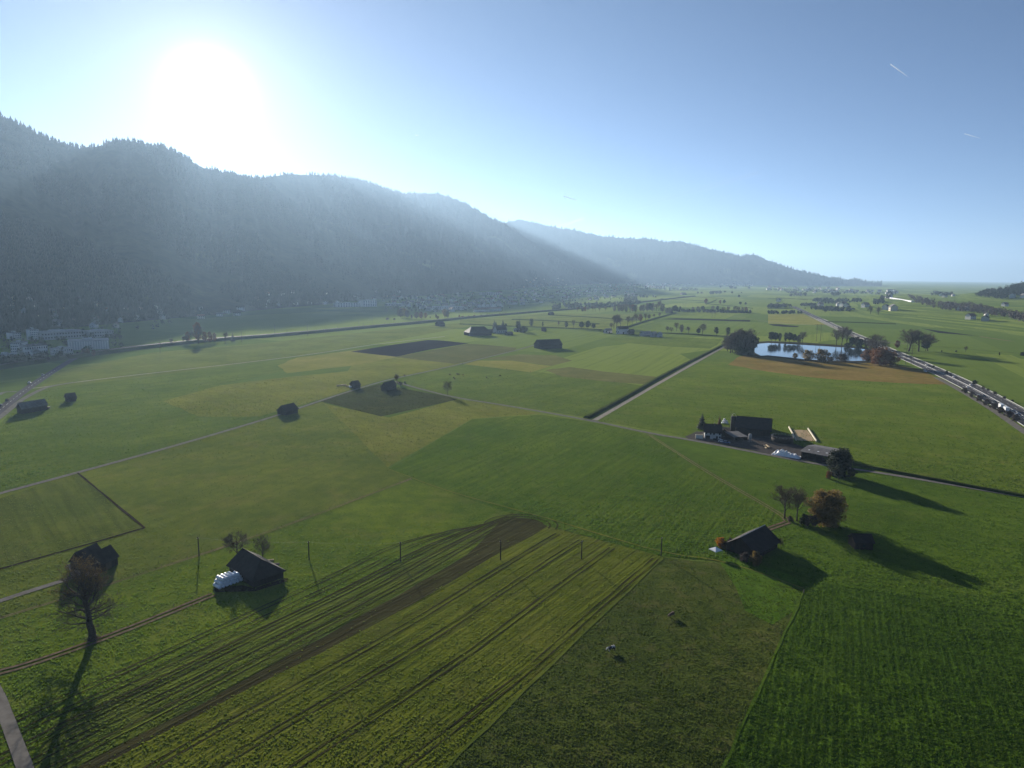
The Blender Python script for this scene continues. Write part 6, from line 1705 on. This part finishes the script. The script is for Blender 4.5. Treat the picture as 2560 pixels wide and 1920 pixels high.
house_mass('plain_end_village', 'C3', [([(0, 540), (900, 560), (1500, 600), (2212, 600), (2212, 660), (1500, 640), (900, 640), (0, 590)], 56, (36, 9))], 5, (1.2, 2.2))
village('A1', [(60, 330), (600, 350), (1000, 420), (1500, 470), (2150, 460), (2150, 520), (1500, 570), (1000, 640), (500, 620), (60, 480)], 34, 6, (70, 28), 'above the left village', 'houses on the dark left slope', (.9, 1.2), windows=True)
village('A2', [(0, 330), (700, 300), (1200, 300), (1700, 330), (1900, 300), (1900, 340), (1100, 400), (600, 420), (0, 500)], 24, 7, (80, 24), 'on the slope left of town', 'houses on the dark slope left of the town', (.9, 1.2))
red = [h_ for h_ in HS if h_[1] == 'tiler' and h_[0] == 'plaster']
for i in range(7):
    house(HIT('C4', 1590 + i * 66, 690 - i * 3), 0.25, 1.25, f'gabled terrace house with red brown roof, {ORD[i]} from left at the town edge', 'terrace houses at the town edge', red[0], True, .8)
for i in range(6):
    house(HIT('C4', 1640 + i * 75, 618 - i * 2), 0.25 + math.pi / 2, 1.3, f'pale tall house, {ORD[i]} from the left behind the red roofed terrace', 'pale houses behind the terrace', [h_ for h_ in HS if h_[1] == 'tileg' and h_[0] == 'plaster'][0], True, .8)
def block(v, A, B, depth, h, label, floors, cols, wall='plaster', roof='tileg', gables=0, cat='building', name='apartment_block', onto=HIT, fins=False):
    a_, b_ = onto(v, *A), onto(v, *B)
    z0 = min(a_.z, b_.z); a_.z = b_.z = z0
    L = (b_ - a_).length; dv = (b_ - a_).normalized(); n_ = Vector((-dv.y, dv.x, 0))
    if n_.y < 0: n_ = -n_
    c_ = (a_ + b_) / 2 + n_ * depth / 2
    t = empty(name, c_, math.atan2(dv.y, dv.x), label, cat)
    l, w = L / 2, depth / 2
    MB().box(-l, l, -w, w, -3, h).build('wall', M[wall], t)
    if gables:
        gw = L / gables
        for i in range(gables):
            xc = -l + gw * (i + .5)
            mb = MB(); mb.v = [(xc - gw / 2 + .05, -w - .5, h + .01), (xc + gw / 2 - .05, -w - .5, h + .01), (xc, -w - .5, h + gw * .35), (xc - gw / 2 + .05, w + .5, h + .01), (xc + gw / 2 - .05, w + .5, h + .01), (xc, w + .5, h + gw * .35)]
            mb.f = [(0, 1, 2), (5, 4, 3), (0, 2, 5, 3), (1, 4, 5, 2), (0, 3, 4, 1)]
            mb.build('roof', M[roof], t)
    else:
        MB().box(-l - .3, l + .3, -w - .3, w + .3, h + .004, h + .5).build('roof', M[roof], t)
        MB().box(-l * .3, l * .2, -w * .4, w * .4, h + .505, h + 2.4).build('roof_housing', M['plasterg'], t)
    fh = h / floors; cw = L / cols
    for f in range(floors):
        for c2 in range(cols):
            if fins:
                MB().box(-l + cw * (c2 + .5) - .35, -l + cw * (c2 + .5) + .35, -w - .4, -w + .02, 0, h - .3).build('pillar', M['plaster'], t)
            else:
                MB().box(-l + cw * (c2 + .22), -l + cw * (c2 + .78), -w - .05, -w + .02, fh * (f + .35), fh * (f + .82)).build('window', M['glass'], t)
block('C6', (165, 612), (335, 612), 12, 13, 'white four storey block in the shaded left village', 4, 6)
block('C6', (372, 645), (715, 615), 14, 10, 'white building with four small gables in the shaded left village', 2, 10, gables=4)
block('C6', (485, 665), (628, 655), 9, 5.5, 'low pale building with a rounded window front before the gabled building', 1, 6, cat='building', name='pavilion', gables=1)
block('C6', (1010, 570), (1620, 545), 34, 11, 'large grey hall with white pillars in the left village', 1, 16, 'plasterg', 'tilel', name='factory_hall', fins=True)
block('C6', (620, 420), (1290, 375), 40, 10, 'long grey factory behind the pillared hall', 2, 16, 'plasterg', 'tilel', name='factory_hall')
block('C6', (1330, 385), (1690, 360), 30, 9, 'grey factory right behind the pillared hall', 2, 10, 'plasterg', 'tilel', name='factory_hall')
block('C6', (455, 420), (585, 412), 14, 15, 'white block with balconies high in the left village', 5, 5)
block('C6', (190, 405), (320, 395), 14, 9, 'pale block at the back of the left village', 3, 5)
block('C6', (0, 725), (260, 700), 12, 6, 'long low white building at the front of the left village', 1, 10, roof='tilel', name='low_hall')
block('C6', (800, 625), (1080, 605), 14, 6, 'pale low hall beside the rail sidings', 1, 9, roof='tilel', name='low_hall')
for i, (A, B) in enumerate((((760, 645), (840, 640)), ((860, 642), (905, 638)), ((915, 645), (1010, 630)), ((1000, 655), (1090, 640)))):
    block('C6', A, B, 4, 3.8, f'white goods wagon, {ORD[i]} from the left on the sidings', 1, 3, 'plaster', 'tilel', name='goods_wagon', cat='wagon', onto=lambda v, x, y: G(v, x, y))
block('A2', (705, 442), (905, 438), 30, 11, 'long white factory at the left of the shaded town', 3, 9, 'plaster', 'tilel', name='factory_hall')
block('A2', (925, 440), (1045, 436), 26, 18, 'tall white factory block at the left of the shaded town', 4, 6, 'plaster', 'tilel', name='factory_hall')
block('A2', (1120, 432), (1255, 435), 18, 7, 'low white roofed hall between factory and town', 1, 6, 'plasterg', 'tarp', name='low_hall')
block('C4', (840, 655), (1390, 655), 26, 9, 'long pale school building at the front of the shaded town', 2, 14, 'plaster', 'tilel', name='school')
block('C4', (1690, 400), (2000, 398), 30, 12, 'pale hall at the back of the shaded town', 2, 8, 'plasterg', 'tilel', name='low_hall')
# church with a spire under the spur
p = HIT('C5', 1690, 395)
t = empty('church', p, 0.4, 'church with a pointed tower at the end of the town', 'church')
MB().box(-9, 9, -6, 6, -3, 10).prism([(-6, 10.002), (6, 10.002), (0, 16)], -9, 9).build('nave', M['plaster'], t)
MB().box(9.01, 15, -3, 3, -3, 22).build('tower', M['plaster'], t)
mb = MB(); mb.v = [(8.6, -3.4, 22.01), (15.4, -3.4, 22.01), (15.4, 3.4, 22.01), (8.6, 3.4, 22.01), (12, 0, 36)]; mb.f = [(3, 2, 1, 0), (0, 1, 4), (1, 2, 4), (2, 3, 4), (3, 0, 4)]
mb.build('spire', M['tiler'], t)
# farmsteads on the right
for i, (v, x, y, k_, lab) in enumerate((('C2', 945, 880, 1.5, 'white gabled house in front of the dark hillside wood'), ('C2', 1100, 940, 1.3, 'low white house below the gabled house on the hill'), ('C2', 1210, 942, 1.2, 'white house right of the low white house on the hill'),
        ('C2', 1285, 1092, 1.5, 'white farmhouse at the foot of the hill'), ('C2', 1540, 1122, 1.4, 'grey farmhouse right of the white one at the hill foot'), ('C2', 1560, 1035, 0.8, 'tiny white hut on the hillside path'), ('C2', 1880, 868, 1.3, 'white house in the bare hillside trees'),
        ('C2', 2010, 722, 1.8, 'white house below the wooded hilltop'), ('C2', 2200, 722, 1.6, 'white house at the right edge below the hilltop'), ('C2', 840, 715, 1.5, 'pale house on the ridge behind the hill'), ('C2', 780, 690, 1.5, 'small house left on the ridge behind the hill'), ('C2', 985, 695, 1.3, 'white house right on the ridge behind the hill'),
        ('C3', 1300, 872, 1.8, 'sunlit white house in the hamlet beyond the motorway'), ('C3', 1355, 880, 1.5, 'cream house at the right of the hamlet beyond the motorway'), ('C3', 1215, 862, 1.5, 'house at the left of the hamlet beyond the motorway'), ('C3', 1680, 885, 1.7, 'white house alone on the green slope'), ('C3', 2030, 925, 1.7, 'white fronted barn house near the two slim bare trees'),
        ('C3', 2160, 945, 2.0, 'dark roofed farmhouse right of the two slim bare trees'), ('C3', 905, 862, 1.5, 'small white house beside the upper motorway'), ('C3', 180, 790, 1.6, 'house beside a dark copse on the plain'), ('C3', 2100, 722, 2.0, 'pale shed at the head of the long white tunnel'))):
    house(HILL(v, x, y), 0.3 + .5 * (i % 3), k_, lab, None, HS[(i * 4) % 9] if 'dark' in lab or 'grey' in lab else [h_ for h_ in HS if h_[0] == 'plaster'][i % 3], True)
a_, b_ = HILL('C2', -190, 722), HILL('C2', 285, 798)
t = empty('crop_tunnel', (a_ + b_) / 2, math.atan2((b_ - a_).y, (b_ - a_).x), 'long bright white crop tunnel on the green hill', 'tunnel')
Lt = (b_ - a_).length
mb = MB(); mb.prism([(6 * math.cos(math.pi * i / 10), 6.5 * math.sin(math.pi * i / 10) - 1) for i in range(11)], -Lt / 2, Lt / 2)
mb.build('cover', M['tarp'], t)
for i in range(12): MB().lathe([(0, 0), (0, 0)], 3) if False else None

# ------------------------------------------------------------------ woods that read as one mass
def wood_mass(name, spots, mat, seed, per=46, leaf=1.5, wid=.36):
    """spots: (point, height); every tree a loose cloud of leaf clumps"""
    r = np.random.default_rng(seed); allp = []; sc = []
    for p, h in spots:
        v_ = r.normal(size=(per, 3)); v_ /= np.linalg.norm(v_, axis=1)[:, None]
        v_ *= (r.random(per) ** .4)[:, None] * np.array([wid * h, wid * h, .46 * h])
        allp.append(v_ + np.array([p.x, p.y, p.z + .5 * h]))
    o = link_mesh(name, leaf_cloud(name, np.concatenate(allp), leaf, r), mat)
    return tag(o, kind='stuff')
def spots_in(v, poly, n, seed, hm, onto=HILL):
    r = random.Random(seed + 77); out = []
    for x, y in scatter_px(v, poly, n, seed, (1, 1)):
        p = onto(v, x, y)
        if p is not None and p.length < 20000: out.append((p, r.uniform(*hm)))
    return out
W1 = spots_in('C2', [(200, 700), (420, 740), (760, 830), (1150, 850), (1560, 930), (1980, 1010), (2300, 1110), (2300, 1180), (1950, 1090), (1400, 990), (960, 960), (620, 900), (260, 790)], 330, 1, (10, 19))
wood_mass('hillside_wood', W1, M['leaf_purple'], 1, leaf=1.3)
W2 = spots_in('C2', [(1360, 690), (1560, 630), (1850, 600), (2212, 500), (2400, 480), (2400, 660), (2050, 690), (1800, 760), (1500, 720)], 360, 2, (14, 24))
wood_mass('hilltop_wood', W2, M['leaf_dark'], 2, leaf=2.0)
W3 = spots_in('C2', [(600, 650), (680, 625), (760, 650), (1000, 670), (1000, 690), (620, 690)], 60, 3, (12, 22))
wood_mass('ridge_wood', W3, M['leaf_dark'], 3, leaf=2.0)
fw = []
for i, (v, poly, n, hm) in enumerate((('C3', [(770, 760), (1000, 755), (1120, 770), (1120, 800), (780, 800)], 60, (9, 15)), ('C3', [(1000, 770), (1600, 760), (1620, 800), (1200, 830), (950, 830)], 70, (9, 15)), ('C3', [(380, 675), (650, 670), (660, 700), (380, 700)], 40, (14, 22)), ('C3', [(310, 635), (480, 635), (480, 650), (310, 650)], 20, (12, 18)),
        ('C3', [(1090, 660), (1250, 660), (1250, 690), (1090, 690)], 24, (16, 26)), ('C3', [(1830, 790), (2010, 780), (2010, 830), (1830, 840)], 34, (9, 16)), ('C3', [(1950, 725), (2100, 725), (2100, 745), (1950, 745)], 16, (12, 18)), ('C3', [(560, 850), (820, 850), (820, 870), (560, 870)], 36, (7, 12)), ('C3', [(0, 870), (400, 870), (400, 905), (0, 905)], 46, (8, 14)),
        ('C3', [(0, 975), (600, 985), (600, 1000), (0, 1000)], 40, (5, 9)), ('C3', [(720, 900), (1050, 905), (1050, 945), (720, 925)], 30, (8, 13)), ('C3', [(1050, 920), (1420, 940), (1420, 960), (1050, 955)], 40, (8, 14)), ('C3', [(0, 590), (900, 600), (1700, 650), (2212, 660), (2212, 690), (0, 610)], 120, (12, 24)), ('C1', [(780, 570), (1270, 575), (1270, 600), (780, 600)], 60, (10, 18)),
        ('C1', [(0, 430), (900, 450), (1500, 480), (2212, 500), (2212, 540), (1300, 515), (700, 600), (300, 590), (0, 560)], 240, (12, 26)), ('C1', [(1480, 625), (1680, 620), (1700, 660), (1480, 670)], 30, (9, 15)), ('C1', [(900, 945), (2212, 972), (2212, 990), (900, 968)], 120, (4, 8)), ('C1', [(0, 690), (350, 680), (640, 735), (300, 720), (120, 830), (0, 820)], 90, (7, 13)),
        ('C5', [(700, 740), (940, 700), (1740, 690), (2212, 640), (2212, 700), (1700, 760), (1000, 780), (700, 810)], 160, (7, 12)))):
    fw += spots_in(v, poly, n, 20 + i, hm)
wood_mass('far_woods', fw, M['leaf_dark'], 5, per=34, leaf=2.2)
tw = []
for i, (v, poly, n, hm) in enumerate((('C4', [(0, 420), (2212, 380), (2212, 640), (1400, 700), (0, 700)], 260, (6, 12)), ('C5', [(0, 420), (1500, 330), (2212, 420), (2100, 600), (900, 690), (0, 720)], 260, (6, 12)), ('C6', [(0, 300), (1800, 250), (1800, 540), (0, 740)], 90, (6, 12)), ('A1', [(0, 480), (1600, 560), (1500, 640), (0, 640)], 90, (7, 13)), ('C6', [(0, 700), (1000, 660), (1100, 690), (600, 740), (0, 790)], 60, (5, 9)))):
    tw += spots_in(v, poly, n, 60 + i, hm, HIT)
wood_mass('village_greenery', tw, M['leaf_dark'], 6, per=34, leaf=1.2)

# ------------------------------------------------------------------ contrails high in the sky
def contrail(a_, b_, w_, dist, label, fade):
    k = NT('contrail_vapour'); k.color((.95, .95, .96)); k.set(Roughness=1.0)
    tr = k.n('ShaderNodeBsdfTransparent'); tl = k.n('ShaderNodeBsdfTranslucent'); tl.inputs[0].default_value = (.95, .95, .96, 1)
    m1 = k.n('ShaderNodeMixShader'); m1.inputs[0].default_value = .6; k.l(k.b.outputs[0], m1.inputs[1]); k.l(tl.outputs[0], m1.inputs[2])
    m2 = k.n('ShaderNodeMixShader'); m2.inputs[0].default_value = fade; k.l(tr.outputs[0], m2.inputs[1]); k.l(m1.outputs[0], m2.inputs[2]); k.l(m2.outputs[0], k.out.inputs[0])
    A, B = AT('F', *a_, dist), AT('F', *b_, dist * 1.04)
    mb = MB(); n_ = 14; prev = None
    for i in range(n_ + 1):
        t_ = i / n_; q = A.lerp(B, t_); r_ = dist * w_ / 1475 / 2 * (0.15 + 0.85 * t_ ** .7) * (.8 + .4 * mnoise.noise(Vector((i * .7, 0, dist))))
        if prev is not None: mb.tube(prev[0], q, max(prev[1], 1), max(r_, 1), n=8, cap=False)
        prev = (q, r_)
    tag(mb.build('contrail', k.m, None, True), label, 'contrail')
contrail((1960, 165), (1924, 139), 2.2, 24000, 'short white contrail high at the upper right of the sky', .55)
contrail((2118, 299), (2084, 289), 2.0, 26000, 'faint short contrail near the right edge of the sky', .3)
contrail((1246, 433), (1219, 424), 5.0, 28000, 'small bright contrail above the far mountain', .5)
contrail((896, 291.5), (903, 292.5), 2.0, 26000, 'tiny contrail speck right of the sun', .4)
contrail((1190, 497), (1262, 471), 7.0, 30000, 'pale streak of contrail just above the far ridge', .09)
contrail((1300, 470), (1640, 372), 7.0, 30000, 'very faint long contrail slanting over the middle of the sky', .02)

# ------------------------------------------------------------------ tufts of grass standing on the near fields
def tuft_mat(name, a_, b_):
    k = NT(name); f = k.noise(.8, 2, .5); c_ = k.mix(k.rng(f, .3, .7), a_, b_)
    k.color(c_); k.set(Roughness=.8); k.b.inputs['Specular IOR Level'].default_value = .1
    tl = k.n('ShaderNodeBsdfTranslucent'); k.l(c_, tl.inputs[0]); mx = k.n('ShaderNodeMixShader'); mx.inputs[0].default_value = .5
    k.l(k.b.outputs[0], mx.inputs[1]); k.l(tl.outputs[0], mx.inputs[2]); k.l(mx.outputs[0], k.out.inputs[0])
    return k.m
def tufts(name, field, n, mat, size, seed, rows=None, ymin=1150, z=0.11, ymax=1990):
    r = np.random.default_rng(seed)
    xs, ys = [], []
    tot = 0
    boxes = []
    for P in [np.array(q) for q in FIELD_PX[field]]:
        lo = np.maximum(P.min(0), [-60, ymin]); hi = np.minimum(P.max(0), [2620, ymax])
        ar = max(hi[0] - lo[0], 0) * max(hi[1] - lo[1], 0) if (hi > lo).all() else 0
        boxes.append((P, lo, hi, ar)); tot += ar
    def inside(P, x, y):
        o_ = np.zeros(len(x), bool); j = len(P) - 1
        for i in range(len(P)):
            xi, yi = P[i]; xj, yj = P[j]
            with np.errstate(divide='ignore', invalid='ignore'):
                o_ ^= ((yi > y) != (yj > y)) & (x < (xj - xi) * (y - yi) / (yj - yi + 1e-12) + xi)
            j = i
        return o_
    for P, lo, hi, ar in boxes:
        m = int(n * ar / max(tot, 1))
        if m < 1: continue
        x = lo[0] + (hi[0] - lo[0]) * r.random(m); y = lo[1] + (hi[1] - lo[1]) * r.random(m)
        k_ = inside(P, x, y)
        xs.append(x[k_]); ys.append(y[k_])
    x, y = np.concatenate(xs), np.concatenate(ys); n = len(x)
    ins = np.ones(n, bool)
    for f2, st in (('churned_strip_soil', .93), ('weedy_soil', 1.0), ('purplish_soil', 1.0), ('pale_concrete', 1.0), ('yard_shade_concrete', 1.0), ('brown_reed_meadow', 1.0), ('grey_asphalt', 1.0)):
        if f2 == field: continue
        for Q in FIELD_PX.get(f2, []):
            ins &= ~(inside(np.array(Q), x, y) & (r.random(n) < st))
    x, y = x[ins], y[ins]
    a_ = (x - CX) / FPX; b_ = (CY - y) / FPX
    a2 = a_ * math.cos(ROLL) - b_ * math.sin(ROLL); b2 = b_ * math.cos(ROLL) + a_ * math.sin(ROLL)
    fw = math.cos(PITCH) + b2 * math.sin(PITCH); u = b2 * math.cos(PITCH) - math.sin(PITCH)
    t = -CAM_H / u
    X, Y = a2 * t, fw * t
    keep = fbm(X / 2.2, Y / 2.2, 3, seed) + r.normal(0, .22, len(X)) > .45
    for rp, hwid_ in ROADS:
        m_ = (np.abs(rp[:, 0]) < 600) & (rp[:, 1] < 900)
        rp = rp[m_]
        for a0, b0 in zip(rp[:-1], rp[1:]):
            near = np.abs(X - (a0[0] + b0[0]) / 2) + np.abs(Y - (a0[1] + b0[1]) / 2) < 12 + hwid_
            if not near.any(): continue
            d_ = b0 - a0; L2 = max(d_ @ d_, 1e-6)
            tt = np.clip(((X[near] - a0[0]) * d_[0] + (Y[near] - a0[1]) * d_[1]) / L2, 0, 1)
            dd_ = np.hypot(X[near] - a0[0] - tt * d_[0], Y[near] - a0[1] - tt * d_[1])
            idx_ = np.where(near)[0]; keep[idx_[dd_ < hwid_ + .1]] = False
    X, Y = X[keep], Y[keep]
    if rows:
        ang_, sp = rows
        c_, s_ = math.cos(ang_), math.sin(ang_)
        al, ac = X * c_ + Y * s_, -X * s_ + Y * c_
        ac = np.where(r.random(len(ac)) < .6, np.round(ac / sp + .25 * fbm(al / 9, ac / 3, 2, seed)) * sp + r.normal(0, sp * .2, len(ac)), ac)
        X, Y = al * c_ - ac * s_, al * s_ + ac * c_
    n = len(X)
    th = r.random(n) * math.pi; w = size * (.6 + .9 * r.random(n)); h = size * (.35 + .6 * r.random(n)) * .8
    dx, dy = np.cos(th) * w, np.sin(th) * w
    lx, ly = r.normal(0, .4, n) * h, r.normal(0, .4, n) * h
    V = np.zeros((n, 4, 3))
    V[:, 0] = np.stack([X - dx * .5, Y - dy * .5, np.full(n, z)], -1); V[:, 1] = np.stack([X + dx * .5, Y + dy * .5, np.full(n, z)], -1)
    V[:, 2] = np.stack([X + dx * .35 + lx, Y + dy * .35 + ly, z + h * (.6 + .6 * r.random(n))], -1); V[:, 3] = np.stack([X - dx * .4 + lx, Y - dy * .4 + ly, z + h], -1)
    o = link_mesh(name, np_mesh(name, V.reshape(-1, 3), np.arange(4 * n).reshape(n, 4)), mat)
    return tag(o, kind='stuff')
tufts('pasture_tufts', 'tufted_pasture', 95000, tuft_mat('pasture_blades', (.045, .10, .010), (.13, .19, .02)), .34, 1)
tufts('meadow_tufts', 'olive_meadow', 60000, tuft_mat('olive_blades', (.055, .09, .014), (.13, .16, .03)), .36, 2)
tufts('stubble_tufts', 'stubble_crop', 60000, tuft_mat('stubble_blades', (.050, .09, .012), (.13, .17, .025)), .32, 3, (S_ROW, 1.5))
tufts('crop_tufts', 'young_crop', 60000, tuft_mat('crop_blades', (.060, .10, .010), (.14, .17, .02)), .34, 4, (S_ROW, 1.6))
tufts('grazed_tufts', 'grazed_pasture', 110000, tuft_mat('grazed_blades', (.030, .055, .010), (.09, .12, .02)), .28, 5)
tufts('dense_crop_tufts', 'dense_crop', 130000, tuft_mat('dense_blades', (.025, .07, .006), (.075, .13, .012)), .30, 6, (S_RT, 1.9))
tufts('right_meadow_tufts', 'right_meadow', 80000, tuft_mat('right_blades', (.030, .08, .008), (.09, .15, .015)), .36, 7)
tufts('streaked_meadow_tufts', 'streaked_meadow', 60000, tuft_mat('streaked_blades', (.035, .09, .008), (.10, .16, .016)), .40, 8, (S_MID, 2.4))
tufts('streaked_meadow_far_tufts', 'streaked_meadow', 30000, bpy.data.materials['streaked_blades'], .46, 9, (S_MID, 2.4), 1030, .11, 1150)
tufts('broad_meadow_tufts', 'broad_meadow', 60000, tuft_mat('broad_blades', (.035, .085, .009), (.11, .16, .018)), .55, 10, None, 940, .11, 1300)
tufts('green_meadow_tufts', 'green_meadow', 60000, tuft_mat('green_blades', (.036, .085, .012), (.11, .155, .022)), .55, 11, None, 940, .11, 1300)
tufts('yellowish_meadow_tufts', 'yellowish_meadow', 40000, tuft_mat('yellowish_blades', (.06, .085, .014), (.15, .17, .03)), .5, 12, None, 940, .11, 1300)
tufts('olive_meadow_far_tufts', 'olive_meadow', 20000, bpy.data.materials['olive_blades'], .5, 13, None, 1030, .11, 1150)
tufts('weedy_field_tufts', 'weedy_soil', 16000, tuft_mat('weed_blades', (.02, .03, .010), (.05, .065, .016)), .5, 14, None, 940, .16, 1060)
haze_box()
